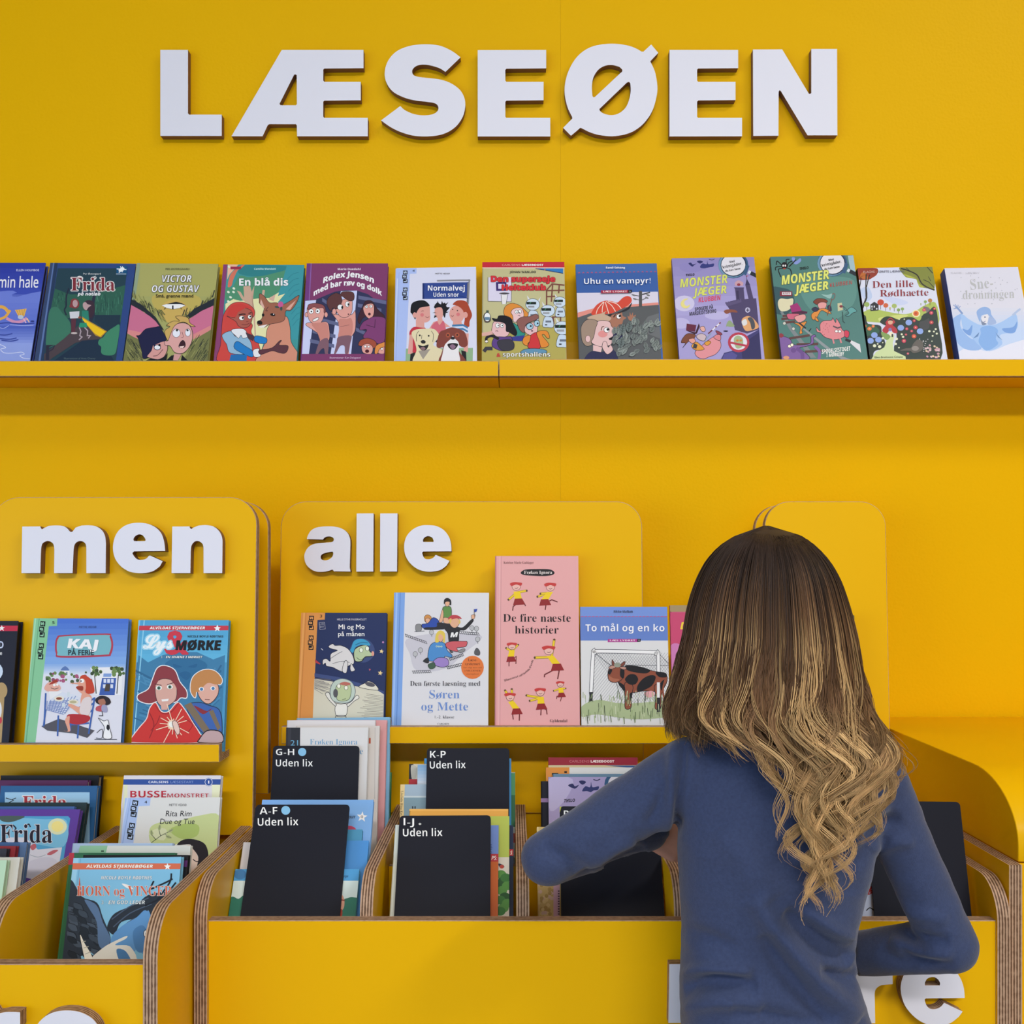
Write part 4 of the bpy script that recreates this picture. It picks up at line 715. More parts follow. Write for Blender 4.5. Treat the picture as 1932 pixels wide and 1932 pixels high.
A.SO('d9848c', '880,1300 940,1360 940,1250 1000,1190 1130,1180 1150,1140 1200,1220 1210,1150 1270,1240 1310,1340 1390,1400 1310,1470 1180,1500 1020,1460 950,1390 890,1370').SO('c93a54', '1350,1350 1420,1370 1410,1460 1350,1450').EO('f0edf0', 1212, 1362, 22, 20).EO('f0edf0', 1266, 1365, 22, 20).L('d9848c', 26, '1150,1480 1170,1560').L('d9848c', 26, '1270,1480 1290,1550').L('5a4a52', 24, '1160,1280 1230,1310 1290,1290')
for i in range(14): A.E('a8525c', rd.uniform(980, 1130), rd.uniform(1220, 1450), 6)
A.P('d9d6de', '1420,1540 1450,1510 1600,1580 1620,1720').L('1f2128', 40, '1370,1500 1440,1530')
A.SO('7d5c9c', '240,1490 330,1450 440,1490 500,1580 640,1590 780,1560 790,1450 850,1420 870,1450 830,1470 830,1560 720,1610 600,1640 720,1740 740,1830 260,1830 290,1680').L('7d5c9c', 50, '860,1620 930,1700 920,1830', True).L('6a4a8a', 60, '560,1650 640,1720 650,1830', True).EO('f0e8d0', 435, 1610, 26, 24).EO('f0e8d0', 475, 1590, 24, 24).S('8d3440', '250,1440 290,1395 340,1430 300,1470').E('d9966c', 380, 1800, 50, 30).E('6a4a8a', 500, 1680, 45, 40)
A.T('16181c', 'THILO', 605, 347, 752, 40, 'sansit', .02, y1=328).T('dbdd72', 'MONSTER', 305, 592, 1095, 145, 'sansit', .01, y1=490, out='6a7040', ow=.03).T('dbdd72', 'JÆGER', 515, 742, 1085, 135, 'sansit', .01, y1=665, out='6a7040', ow=.03).T('c03e40', 'KLUBBEN', 1102, 635, 1480, 70, 'sansit', -.03, y1=585).T('eef0ee', 'SPØGELSESTOGET', 970, 1738, 1448, 68, 'sansit', .0, y1=1680).T('eef0ee', 'I MØRKEBY', 1045, 1795, 1345, 60, 'sansit', .0, y1=1765)

# garden cover with a red-cloaked child
b = top('pale book of a red cloaked child on a flowery garden path', (1617.5, 506), (1759, 503.5), 'cfd3ea', 0.016, '1f1b1c', edge=M_DARK)
A = b.art.at(1600, 480, 8.78)
A.R('d3d5ea', 100, 190, 1600, 1760).S('b9c6e6', '200,600 330,540 400,700 300,780').S('c4cbea', '560,700 800,720 1000,800 800,840')
A.S('8f3524', '130,235 300,225 485,235 480,330 400,390 330,420 160,410').S('b8662c', '160,380 240,400 330,410 300,330 230,300 160,440').P('2c2622', '290,330 315,330 300,500 320,640 320,720 240,930 205,990 205,930 290,720 285,560').L('2c2622', 18, '355,340 320,470 305,540').L('2c2622', 14, '215,390 205,480 185,570', True)
A.S('7d8234', '870,200 1400,200 1430,580 1380,570 1260,555 1190,540 1150,470 1120,410 1000,390 930,350').S('a9ad40', '920,330 1010,350 1140,410 1180,490 1260,540 1180,540 1130,410 1010,390').L('27211e', 20, '880,235 1000,270 1140,340 1200,450 1240,500 1340,560 1430,590', True).L('27211e', 11, '1250,420 1340,460 1425,550').L('27211e', 9, '1330,370 1370,440').L('27211e', 12, '1310,210 1400,310').L('27211e', 9, '960,220 1040,290')
A.S('a9b85a', '200,1000 380,900 560,930 760,970 960,990 1130,930 1260,850 1450,800 1500,1150 1200,1200 800,1150 210,1100').S('c9cf7c', '500,1060 700,1020 840,1000 1000,1010 800,1100 600,1160')
A.P('2a2c30', '370,830 435,785 505,830 505,930 370,940').P('d6d8e4', '385,850 405,850 405,880 385,880').P('d6d8e4', '425,850 445,850 445,880 425,880').P('d6d8e4', '465,890 485,890 485,915 465,915').P('d6d8e4', '390,895 405,895 405,920 390,920')
for x, y, r, c in ((540, 795, 55, 'c3442c'), (625, 845, 42, 'c9623a'), (765, 855, 42, 'a3b468'), (310, 830, 45, '96ac62'), (835, 920, 28, '7f9c58'), (900, 905, 28, '86a45c'), (695, 890, 18, 'c0b878'), (1280, 785, 26, '86a45c'), (1358, 765, 36, 'b07c3c'), (1205, 820, 12, 'a5b468')):
    A.L('4c4030', 8, [(x, y + r * .6), (x, y + r * 2.1)]).E(c, x, y, r, r * .9)
A.S('76696e', '1240,870 1330,880 1380,960 1400,1040 1330,1100 1250,1060 1210,1030 1300,960').S('26342f', '530,1110 600,1040 700,1030 830,1080 900,1050 1060,1040 1180,1100 1240,1000 1320,960 1440,870 1500,1180 1530,1740 940,1740 760,1600 800,1300 560,1150').S('26342f', '210,1060 290,1020 330,1150 530,1180 560,1300 620,1480 600,1570 470,1590 420,1640 400,1740 230,1740').S('2f5a44', '220,1180 400,1160 520,1260 450,1330 230,1340').S('3f4043', '1190,1120 1280,1090 1340,1060 1350,1150 1330,1230 1240,1250 1180,1190')
A.P('c7d4a0', '700,1330 770,1330 740,1480 760,1600 950,1690 960,1760 370,1760 460,1620 600,1540 640,1420')
A.S('7f9c58', '560,1280 700,1350 640,1420 560,1350').S('b0303a', '620,1130 700,1050 780,1120 740,1170 800,1230 815,1300 750,1300 700,1240 640,1310 565,1260 630,1170').E('d9a58c', 700, 1125, 42, 38).S('3b2a28', '655,1100 700,1065 745,1100 700,1095').E('7f72a8', 695, 1245, 28).P('ece2c4', '680,1290 745,1290 740,1350 690,1350').R('26262a', 720, 1320, 745, 1370)
for x, y in ((435, 1338), (372, 1432), (503, 1415), (873, 1217), (1005, 1130), (1192, 1275)): A.E('8aa2de', x, y, 54, 48)
A.E('e6dfae', 1125, 982, 70, 60).E('d96f30', 1125, 980, 46, 44).E('c2482e', 1120, 980, 22)
for x, y, r, c in ((275, 1190, 28, 'd9743c'), (355, 1232, 36, 'd9743c'), (415, 1192, 26, 'd9743c'), (270, 1285, 26, 'd9743c'), (1258, 920, 30, 'c93a62'), (1378, 970, 32, 'c93a62'), (1432, 900, 24, 'c9404a'), (1380, 1128, 34, 'b83a4c'), (1095, 1100, 26, 'b83a4c'), (1118, 1212, 36, 'b8304a'), (972, 1235, 26, 'c03a5a'), (1052, 1272, 24, 'c03a5a'), (1092, 1358, 38, 'd0503a'), (925, 1435, 36, 'c03a5a'), (958, 1330, 20, 'c03a5a'), (990, 1645, 20, 'c04a6a'), (245, 1368, 16, 'c98a9a')): A.E(c, x, y, r, r * .9).E('e6a07c', x, y, r * .35)
for x, y, r in ((438, 1515, 28), (523, 1530, 28), (575, 1390, 22), (800, 1402, 26), (787, 1484, 22), (910, 1368, 20), (888, 1325, 18), (842, 1547, 14), (1400, 1352, 16), (1345, 1275, 20), (1450, 1240, 18), (1468, 1315, 18), (1420, 1280, 16), (490, 1485, 14), (845, 1078, 12), (930, 1075, 12), (1388, 1440, 10), (573, 1465, 10)): A.E('dfe0c4', x, y, r, r * .9)
for i in range(26): A.E(rd.choice(['c99aa4', 'd6b6c0', 'b98aa0', 'd8c0a0']), rd.uniform(1270, 1510), rd.uniform(1500, 1720), 20, 16, 30)
for i in range(16): A.E('c9c4c8', rd.uniform(1180, 1330), rd.uniform(1400, 1620), 8)
A.S('5d5752', '1080,1480 1160,1410 1240,1470 1220,1590 1090,1640 1020,1600 860,1600 950,1560 1040,1550').E('8a827e', 1110, 1560, 60, 40)
A.T('cfa9a4', 'FLACHS -', 252, 315, 470, 36, 'g', .01, y1=308).T('6a6a7c', 'FØRSTE LÆSNING', 490, 308, 930, 34, 'g', .01, y1=298).T('8a2a34', 'Den lille', 402, 558, 1080, 112, 'serif', -.009, y1=542).T('8a2a34', 'Rødhætte', 528, 702, 1330, 110, 'serif', -.009, y1=684).T('3a4a3a', 'Ellen Bredtoene Ceispas', 440, 1722, 905, 30, y1=1712)

# pale snow figure
b = top('pale white and blue book with silver title and a winged snow figure', (1781.8, 506), (1920.4, 504), 'd6d4e4', 0.024, '1f4b9c', lean=17.5)
A = b.art.at(1732, 480, 7.43)
A.R('d4d2e2', 300, 170, 1700, 700).G('d4d2e2', 'bccdee', 300, 700, 1700, 1100, 8).R('bccdee', 300, 1100, 1700, 1520).S('dcdcee', '700,1300 1000,1360 1300,1250 1600,1200 1600,1500 520,1500')
A.S('8fb0e4', '480,920 560,850 620,840 590,960 620,1060 740,1180 860,1200 880,1330 700,1340 560,1250 490,1060').S('9dbcea', '600,850 640,850 700,900 800,960 880,990 1000,990 1090,980 1200,930 1330,850 1380,850 1400,1000 1330,1090 1150,1130 1180,1260 1000,1350 850,1270 760,1170 640,1060').S('6f98d8', '620,1040 700,1060 760,990 740,1130 670,1110').S('6f98d8', '1180,1040 1330,1020 1390,940 1360,1090 1240,1100').S('7fa8e2', '880,1030 1010,1000 1120,1060 1090,1180 1120,1260 960,1350 850,1230 880,1110').P('5d7fb4', '770,1180 860,1090 840,1150').P('5d7fb4', '1085,1090 1140,1160 1190,1210 1120,1160')
A.L('7b94c6', 26, '530,735 570,770 620,830', True)
for p in ('540,745 495,710', '545,735 520,700', '560,740 560,710', '575,750 592,728', '540,755 500,765'): A.L('7b94c6', 10, p)
A.L('a9b9dc', 30, '1330,850 1400,790 1430,770', True)
A.S('8ba9dc', '820,820 860,760 940,735 1010,770 1030,850 1090,930 1080,950 980,850 890,860 870,950').S('9aaed8', '1000,870 1080,920 1090,970 980,985').S('dfdbe4', '895,880 980,840 975,950 920,960').E('3f5078', 938, 880, 12, 9).L('5b6c9c', 8, '920,950 945,935').S('75819e', '880,900 900,940 960,975 900,990')
for i in range(40): A.E('b0b0c0', rd.uniform(500, 1400), rd.uniform(270, 700), 7)
A.T('b9b5c2', 'FLACHS', 460, 275, 608, 22, y1=272).T('b9b5c2', 'LÆS SELV', 668, 275, 860, 22, y1=272).T('b4b4b8', 'Sne-', 740, 500, 1055, 150, 'serif', -.009, y1=465).T('b4b4b8', 'dronningen', 628, 630, 1350, 125, 'serif', -.009, y1=612)
# ---------------------------------------------------------------- books facing out on the lower ledges
GU = 'picture books facing out on the left unit ledge'; GV = 'picture books facing out on the wide unit ledge'
LF = Z0 - 0.3035 + 0.0122; MF = Z0 - 0.2963 + 0.0122
def lft(label, TL, TR, cover, thick=0.011, spine=None, **k): return Book(label, GU, TL, TR, 1.6775, 9.0, LF, cover, thick, spine, **k)
def mid(label, TL, TR, cover, thick=0.011, spine=None, lean=9.0, **k): return Book(label, GV, TL, TR, 1.8175, lean, MF, cover, thick, spine, **k)
# dark cover cut by the picture edge
b = lft('dark navy book with a red band, cut off by the left picture edge', (-140, 1171), (34.5, 1171.5), '1b1c2c', 0.018, '1b1c2c', edge=M_DARK)
A = b.art.at(0, 920, 3.578)
A.R('1e1f2e', -480, 895, 130, 1720).P('c02c48', '-480,930 122,932 118,968 -480,968').P('f0eef0', '12,928 18,942 33,942 21,952 26,968 12,958 -2,968 3,952 -8,942 7,942').T('c5cdea', 'D', -8, 1085, 24, 48, 'sans').T('d7d7de', 'e', 0, 1130, 14, 24, 'sans').E('c9d8f0', -60, 1240, 80, 70).E('b09468', 10, 1370, 40, 55).P('b09468', '-400,1420 30,1420 10,1720 -400,1720').E('c23c4a', 0, 1570, 14, 24).E('dfe0ea', -10, 1500, 22, 60)
# green spine, taverna table
b = lft('blue sky book with a green spine, family at a checked table', (64, 1166.5), (243, 1167.5), '5f86d4', 0.014, '7fbf94', edge=mat('cover_green_edge', ink('3f7a58')))
A = b.art.at(0, 920, 3.578)
A.G('4a72d0', '7ea6e4', 220, 880, 880, 1180, 8).G('7ea6e4', 'd9def0', 130, 1180, 880, 1270, 8).R('dcdcec', 130, 1270, 880, 1720).P('86c39a', '225,880 388,884 385,934 330,936 240,1720 125,1720').P('a4d8b4', '236,882 246,882 152,1720 140,1720').P('6aa57e', '262,884 268,884 180,1720 172,1720')  # light green strip: spine highlight put into the colour; darker line marks the hinge
tiles(A, 288, 1160, 305, 900, 34, paper='9ccdb0'); A.T('22382c', '5', 354, 920, 370, 18, 'sans').T('3a4a7c', 'METTE VEDSØ', 535, 948, 652, 13)
A.S('b03a50', '372,1060 385,1010 430,995 720,985 750,1000 765,1060 750,1125 710,1140 410,1148 378,1120').S('78b4c4', '384,1060 395,1018 435,1004 715,994 740,1010 752,1060 738,1115 705,1128 415,1136 388,1112')
A.T('f4f4fa', 'KAJ', 456, 1082, 678, 62, 'sansit', .02, y1=1092, slant=-.2).T('22323c', 'PÅ FERIE', 462, 1130, 636, 34, 'g', .015)
A.S('5c78b4', '410,1235 440,1205 468,1235').P('e6e6f2', '408,1235 470,1235 470,1270 408,1270').R('7d8ab0', 418, 1244, 428, 1266).R('7d8ab0', 446, 1244, 456, 1266)
for i in range(46): A.E(rd.choice(['8a4a6a', '5c7a48', 'a8567c', '6e8a54', '4a5a3c']), rd.uniform(290, 650), rd.uniform(1245, 1310) + (20 if rd.random() < .3 else 0), rd.uniform(7, 13))
A.P('e8e8f2', '610,1215 830,1210 820,1400 640,1400').P('3c5cac', '690,1285 785,1285 775,1400 670,1400').P('7f9cd8', '700,1255 755,1255 750,1278 697,1278')
for x in (700, 725, 750): A.R('d5dcf0', x, 1292, x + 18, 1318); A.R('d5dcf0', x - 4, 1328, x + 14, 1354)
A.P('4a4038', '715,1325 745,1325 740,1375 705,1375')
for i in range(30): A.E(rd.choice(['4f6a3c', '6f8a50', '3a4a30']), rd.choice([rd.uniform(605, 690), rd.uniform(750, 835)]), rd.uniform(1215, 1265), rd.uniform(8, 14))
A.L('3a3a34', 6, '640,1270 650,1390').L('3a3a34', 6, '800,1265 790,1390')
A.P('54525c', '280,1610 400,1560 640,1640 590,1690 500,1660 320,1640')
A.S('e0a89c', '300,1360 320,1320 370,1310 410,1345 400,1370 340,1380').S('a53a2c', '330,1330 375,1295 390,1310 370,1320').L('2a2a2a', 4, '345,1352 370,1360 395,1352', True).E('f2f0f2', 368, 1333, 9).E('f2f0f2', 388, 1330, 8).P('e6e6ee', '330,1375 420,1375 410,1430 340,1430')
A.P('d5daec', '325,1440 420,1380 510,1400 545,1420 430,1530 315,1500')
for i in range(9): A.L('7488c0', 5, f'{320+i*24},{1440-i*4} {318+i*15},{1502+i*3}'); A.L('7488c0', 5, f'{318+i*2},{1500-i*7} {430+i*12},{1530-i*12}')
A.E('e4ddd0', 400, 1425, 34, 18).E('8a4a34', 400, 1424, 20, 9).E('e4ddd0', 495, 1448, 36, 18).E('b8b08c', 495, 1447, 24, 10).R('cfd8e4', 455, 1380, 472, 1412).R('cfd8e4', 420, 1455, 440, 1480)
for p in ('310,1390 300,1600', '310,1500 295,1610', '395,1540 390,1675', '540,1480 525,1690', '640,1420 600,1660', '545,1480 640,1420', '540,1520 632,1455', '535,1560 628,1500', '480,1600 600,1590', '480,1560 475,1640'): A.L('3f62ac', 11, p)
A.S('c2442c', '540,1285 570,1265 620,1300 640,1370 620,1390 580,1385 575,1320').S('e0a08c', '470,1320 530,1315 545,1290 575,1300 580,1360 560,1390 540,1380 515,1350 530,1330').S('9c3a28', '515,1345 560,1340 560,1370 530,1365').E('f4f2f4', 555, 1305, 14).E('2a2022', 548, 1306, 5).S('e0a08c', '560,1380 590,1390 620,1420 600,1540 540,1530 500,1500 460,1470 480,1460 540,1480 545,1430').S('ddd0d4', '560,1430 615,1420 605,1530 540,1520').S('b02c34', '465,1530 600,1540 595,1580 520,1600 460,1580').S('e0a08c', '470,1540 440,1570 460,1640 430,1640 475,1645 470,1590')
A.S('2b2024', '645,1430 680,1405 730,1415 750,1450 720,1470 660,1460').S('a8705c', '662,1440 700,1425 715,1455 690,1475').S('b8505c', '652,1480 690,1470 690,1510 650,1505').S('9c9cc0', '690,1470 720,1470 725,1515 690,1510').L('2a2024', 5, '690,1510 695,1540 670,1540')
A.SO('eeeef4', '665,1555 700,1575 730,1570 740,1620 755,1690 700,1690 705,1620 690,1590', w=4).S('1d1d22', '725,1600 740,1610 735,1640 720,1625').L('2a2a30', 4, '655,1655 690,1630 690,1690 650,1690', True).L('2a2a30', 4, '640,1700 790,1700')
# light and dark cover
b = lft('blue book with a red band, teenager in a red hoodie with a glowing hand', (261.5, 1170), (431.8, 1170), '4a94c4', 0.012, '3a82b4')
A = b.art.at(0, 920, 3.578)
A.G('4fa0d2', '5fb0dc', 860, 890, 1560, 1180, 5).P('3f7ca8', '935,1130 1000,1180 1100,1130 1200,1110 1330,1110 1440,1160 1520,1130 1490,1710 870,1710').P('7cc0e6', '935,895 948,895 876,1710 864,1710').P('8ccaea', '970,895 978,895 905,1710 898,1710')  # two pale strips paint the highlights along spine edge and hinge
A.P('c43a4c', '940,932 1543,932 1541,964 937,964').T('f4eef2', 'ALVILDAS STJERNEBØGER', 1010, 956, 1385, 17, 'sansit', .01).P('f7f4f6', '1467,925 1474,942 1490,944 1477,954 1482,970 1467,960 1452,970 1457,954 1444,944 1460,942')
A.T('20242c', 'NICOLE BOYLE RØDTNES', 1268, 1012, 1508, 14, 'sans')
for x in range(24): A.L(rd.choice(['356f9c', '2f6590', '4a88b4']), rd.uniform(6, 14), [(900 + rd.uniform(0, 150), 1230 + x * 18), (980 + rd.uniform(0, 150), 1290 + x * 17)]); A.L(rd.choice(['356f9c', '2f6590', '4a88b4']), rd.uniform(6, 12), [(1500 - rd.uniform(0, 90), 1200 + x * 18), (1440 - rd.uniform(0, 60), 1290 + x * 17)])
A.S('2f6a98', '1110,1200 1190,1150 1310,1150 1400,1200 1330,1300 1260,1360 1180,1300').S('276090', '1170,1190 1230,1210 1180,1215').S('276090', '1330,1190 1270,1210 1320,1215').S('276090', '1210,1260 1250,1240 1290,1260 1260,1300')
A.T('c8394c', '&', 1108, 1122, 1275, 140, 'script', .03).T('e8f2fa', 'Lys', 965, 1085, 1170, 88, 'script', .02, out='9ed4f0', ow=.06).T('16181e', 'MØRKE', 1185, 1095, 1502, 62, 'sansit', .03, slant=-.1).T('e8eef4', '1 · EN HYÆNE I MØRKET', 1092, 1152, 1368, 15, 'sansit', .0, out='33404c')
A.SO('8a3a42', '930,1400 1000,1360 1030,1290 1060,1220 1110,1200 1180,1230 1215,1310 1260,1370 1260,1420 1220,1420 1180,1450 1080,1440 1010,1460 940,1440', 'e4e8f0', 6).SO('d5a69c', '1050,1330 1100,1290 1180,1310 1195,1380 1180,1440 1110,1480 1060,1440', '3a2028', 4).S('8a3a42', '1040,1350 1060,1250 1130,1210 1200,1280 1210,1400 1180,1330 1120,1275 1080,1290').E('eef0f2', 1073, 1352, 20, 15).E('eef0f2', 1147, 1345, 20, 15).E('5f8a78', 1073, 1353, 12).E('5f8a78', 1147, 1346, 12).E('16181c', 1073, 1353, 6).E('16181c', 1147, 1346, 6).P('eceaee', '1090,1430 1140,1425 1135,1440 1095,1444').L('5a2a30', 5, '1045,1325 1090,1335').L('5a2a30', 5, '1130,1330 1170,1318').P('d5a69c', '1085,1455 1140,1450 1130,1500 1090,1500')
A.SO('c8342f', '880,1700 940,1620 990,1560 1010,1490 1050,1450 1090,1510 1140,1510 1200,1450 1250,1500 1300,1580 1350,1660 1370,1720 880,1720', 'e8dcdc', 6).L('8f2024', 6, '1010,1520 1040,1600 1010,1690', True).L('8f2024', 5, '1050,1470 1090,1520 1150,1520 1210,1450', True).L('8f2024', 5, '1080,1540 1060,1590 1020,1640').L('8f2024', 5, '1250,1560 1300,1600 1270,1650', True)
A.SO('bf8450', '1285,1370 1300,1280 1370,1230 1450,1235 1500,1290 1490,1330 1450,1320 1400,1300 1340,1330 1320,1420', 'e4e8f0', 5).SO('dba99c', '1330,1330 1400,1300 1470,1330 1470,1400 1410,1460 1350,1420', '3a2028', 4).S('bf8450', '1310,1350 1340,1280 1420,1250 1490,1310 1460,1330 1400,1320 1340,1380').E('eef0f2', 1360, 1360, 17, 14).E('eef0f2', 1438, 1355, 17, 14).E('4a7aac', 1361, 1361, 11).E('4a7aac', 1439, 1356, 11).L('5a2a30', 5, '1385,1430 1415,1432')
A.SO('3c62ac', '1260,1480 1340,1450 1410,1470 1480,1500 1500,1600 1480,1700 1350,1640', '24304c', 5).P('7a6a58', '1245,1470 1290,1450 1420,1640 1380,1660').P('7a6a58', '1410,1510 1440,1500 1490,1620 1470,1640').S('8a2e38', '1310,1470 1370,1530 1430,1490 1400,1510').SO('bda0a4', '1345,1700 1400,1640 1490,1650 1500,1720 1350,1720')
for k in range(16): 
    a = k * math.pi / 8 + .1; r_ = 40 + 55 * (k % 2) + 25 * (k % 3); A.L('f6d8c0', 5, [(1170, 1600), (1170 + r_ * math.cos(a), 1600 + r_ * math.sin(a))])
A.E('f2cdb4', 1165, 1600, 34).E('fbf2ea', 1160, 1598, 20).SO('e4c4bc', '1165,1580 1195,1580 1215,1640 1200,1670 1175,1630', '5a2a30', 4)

# ---- wide unit
b = mid('navy book with an orange spine, two cartoon moon walkers', (568.3, 1156), (730, 1156.5), '1d2c58', 0.014, 'd98f48')
A = b.art.at(500, 1120, 4.391)
A.R('1e2d5c', 380, 150, 1020, 720).P('dc944c', '300,155 498,160 495,215 435,218 395,1060 250,1060').P('e8a862', '318,155 332,155 278,1060 262,1060').P('c07a38', '338,155 342,155 292,1060 287,1060')  # lighter orange strip is a painted spine highlight, darker line the hinge
tiles(A, 398, 466, 402, 180, 40, paper='e3a566'); A.T('2a1c10', '3', 455, 198, 474, 24, 'sans').L('9a9cae', 4, '448,240 492,236 500,292 455,298 448,240').T('9a9cae', 'LYD', 456, 262, 488, 14, 'sans', y1=258).T('9a9cae', 'RET', 458, 284, 490, 14, 'sans', y1=280)
A.T('c9c9d8', 'HELLE DYHR FAUERHOLDT', 598, 222, 842, 16, 'g', .005).T('eeeef2', 'Mi og Mo', 610, 294, 826, 38, 'g', .012).T('eeeef2', 'på månen', 606, 352, 824, 38, 'g', .012)
A.S('3a4a7c', '700,470 740,390 800,372 870,395 908,460 890,530 830,570 770,560 715,520').SO('b4c4a0', '745,460 800,430 850,430 870,480 905,500 880,520 830,525 800,560 750,560 735,510').S('3a9ac8', '715,450 740,390 800,375 850,395 870,430 800,425 750,445 730,490 705,470').L('2a7098', 8, '750,425 800,405 850,408', True).EO('e6eee0', 797, 468, 14, 18, w=3).EO('e6eee0', 847, 455, 14, 18, w=3).E('d89a8c', 893, 497, 12, 20).L('2a3a2a', 4, '760,530 790,550 820,535', True)
A.SO('d9d6da', '525,440 560,415 580,430 630,430 690,460 730,520 735,580 690,600 670,650 620,640 560,610 510,600 500,575 480,590 480,550 510,540 540,560 545,500 600,470 560,460', w=4).L('60626c', 4, '540,540 600,500 640,480', True).L('60626c', 4, '560,580 640,560 700,570', True).SO('d9d6da', '660,560 685,570 675,655 640,640', w=4).SO('d9d6da', '715,580 735,610 745,635 715,645 705,615', w=4)
for x, y, r in ((965, 478, 20), (955, 658, 22)): A._poly('e8cf9a', [(x + (r if i % 2 == 0 else r * .45) * math.sin(i * math.pi / 5 + .2), y - (r if i % 2 == 0 else r * .45) * math.cos(i * math.pi / 5 + .2)) for i in range(10)])
A.E('c98abf', 978, 403, 8).P('b03a44', '415,545 460,580 455,588 415,570').L('d8d8e0', 5, '465,455 480,468').P('b05a6c', '860,622 878,625 866,642')
A.P('3c4c80', '410,660 600,690 780,740 985,810 985,830 780,770 600,720 410,690').P('d3cfc0', '408,705 600,735 790,775 830,745 900,760 930,800 985,835 980,1060 395,1060')
for i in range(16): A.L('6a6870', 3, [(410, 700 + i * 6), (410 + rd.uniform(60, 160), 712 + i * 8)]); A.L('7a7470', 3, [(rd.uniform(760, 860), 830 + i * 13), (978, 850 + i * 12)])
A.SO('dcd8cc', '780,775 830,740 860,725 910,750 935,800', w=4).E('55535c', 870, 752, 42, 18, 15)
A.SO('bccbc4', '540,800 570,730 640,705 715,730 748,800 730,870 680,905 590,900 550,870', '5a6474', 5).SO('b8c69c', '585,790 610,750 690,745 715,790 700,870 650,890 600,880 595,840', '44503c', 4).S('b86a60', '620,745 660,730 710,745 690,760 640,758').E('55575c', 585, 825, 20, 36).EO('eef0e4', 612, 766, 14, 16, w=3).EO('eef0e4', 672, 780, 14, 16, w=3).L('2a3a2a', 4, '640,880 670,870', True).SO('e6e4e0', '585,920 630,915 680,920 670,1010 590,1010', w=4).SO('e0deda', '500,830 530,820 550,870 590,915 580,930 530,880', w=4).SO('e0deda', '680,915 720,890 760,840 780,865 740,890 690,935', w=4).L('44464c', 5, '570,1050 590,1010 670,1010 675,1050')
# white reader with a blue spine
b = mid('tall white reader with a blue spine, four children beside toy train tracks', (743.7, 1118), (922.5, 1118.5), 'd7d5dd', 0.013, '6f98dc')
A = b.art.at(500, 1120, 4.391)
A.R('d9d7df', 1100, -30, 1870, 1120).P('7ba2e2', '1068,-10 1160,-10 1128,1120 1038,1120').P('5c84cc', '1118,-10 1124,-10 1092,1120 1085,1120').P('9cbcf0', '1085,-10 1100,-10 1068,1120 1052,1120')  # paler blue strip paints a highlight down the spine; dark line is the hinge
A.S('c6c3d0', '1170,380 1400,330 1640,330 1800,360 1640,500 1500,620 1260,640 1200,500')
for x0, y0, x1, y1 in ((1165, 345, 1335, 405), (1610, 322, 1770, 335), (1225, 650, 1370, 645), (1510, 615, 1630, 585), (1530, 545, 1640, 505)):
    for k in range(10):
        t = k / 9; x = x0 + (x1 - x0) * t; y = y0 + (y1 - y0) * t; A.L('3a3a42', 4, [(x - 5, y - 12), (x + 8, y + 12)])
    A.L('3a3a42', 4, [(x0, y0 - 8), (x1, y1 - 8)]); A.L('3a3a42', 4, [(x0, y0 + 8), (x1, y1 + 8)])
for x, y in ((1380, 320), (1245, 500), (1288, 468), (1714, 285), (1752, 290), (1762, 378)): A.L('4a4a52', 4, [(x, y), (x + 2, y + 36)]); A.EO('b8b8be', x, y, 17, 19, '4a4a52', 3)
A.SO('55555c', '1735,480 1755,450 1780,480 1775,510 1740,505', w=3).SO('88888c', '1250,260 1290,255 1295,305 1252,310', w=3).L('4a4a52', 5, '1240,315 1320,310')
SKc = 'dda98c'
A.SO('5f8a48', '1475,115 1505,105 1540,115 1545,180 1530,205 1480,200 1470,160', w=4).SO(SKc, '1490,65 1510,50 1530,70 1525,100 1500,105', w=3).S('1c1a1e', '1483,90 1485,50 1512,36 1540,55 1542,95 1530,90 1530,70 1500,68').SO(SKc, '1470,130 1450,200 1440,240 1470,230 1480,170', w=3).SO(SKc, '1480,200 1530,205 1540,240 1500,250 1480,235', w=3)
A.SO('c98a4c', '1320,195 1345,175 1375,190 1375,225 1330,235', w=3).SO(SKc, '1330,210 1360,205 1370,235 1340,245', w=3).SO('2a4aa4', '1300,255 1350,245 1390,200 1430,215 1450,260 1440,280 1320,290', w=4).S('26262e', '1430,240 1520,250 1560,270 1480,295 1330,300 1330,280 1420,275')
A.SO('24242a', '1490,290 1540,270 1590,275 1640,280 1710,215 1725,230 1660,300 1610,310 1600,400 1530,405 1515,330', w=3).SO(SKc, '1530,215 1570,200 1610,215 1605,260 1570,285 1535,260', w=3).S('b8404a', '1515,210 1545,180 1600,182 1630,210 1590,205 1540,215').S('d9b868', '1525,215 1545,205 1540,240 1528,245').S('d9b868', '1610,210 1620,240 1605,250').SO(SKc, '1710,180 1740,175 1735,205 1715,210', w=3).L('6a5a4a', 5, '1735,190 1732,130').P('2c4aa8', '1733,130 1760,126 1752,150 1735,155').T('e8e6ea', 'M', 1535, 362, 1602, 38, 'sansit', .02, y1=358)
A.SO('c85a64', '1500,410 1550,395 1640,395 1675,400 1660,440 1590,450 1600,480 1540,470 1500,440', w=4).SO('88888c', '1600,475 1650,455 1655,475 1620,490', w=3).SO('5a5a60', '1530,470 1560,485 1540,490', w=3)
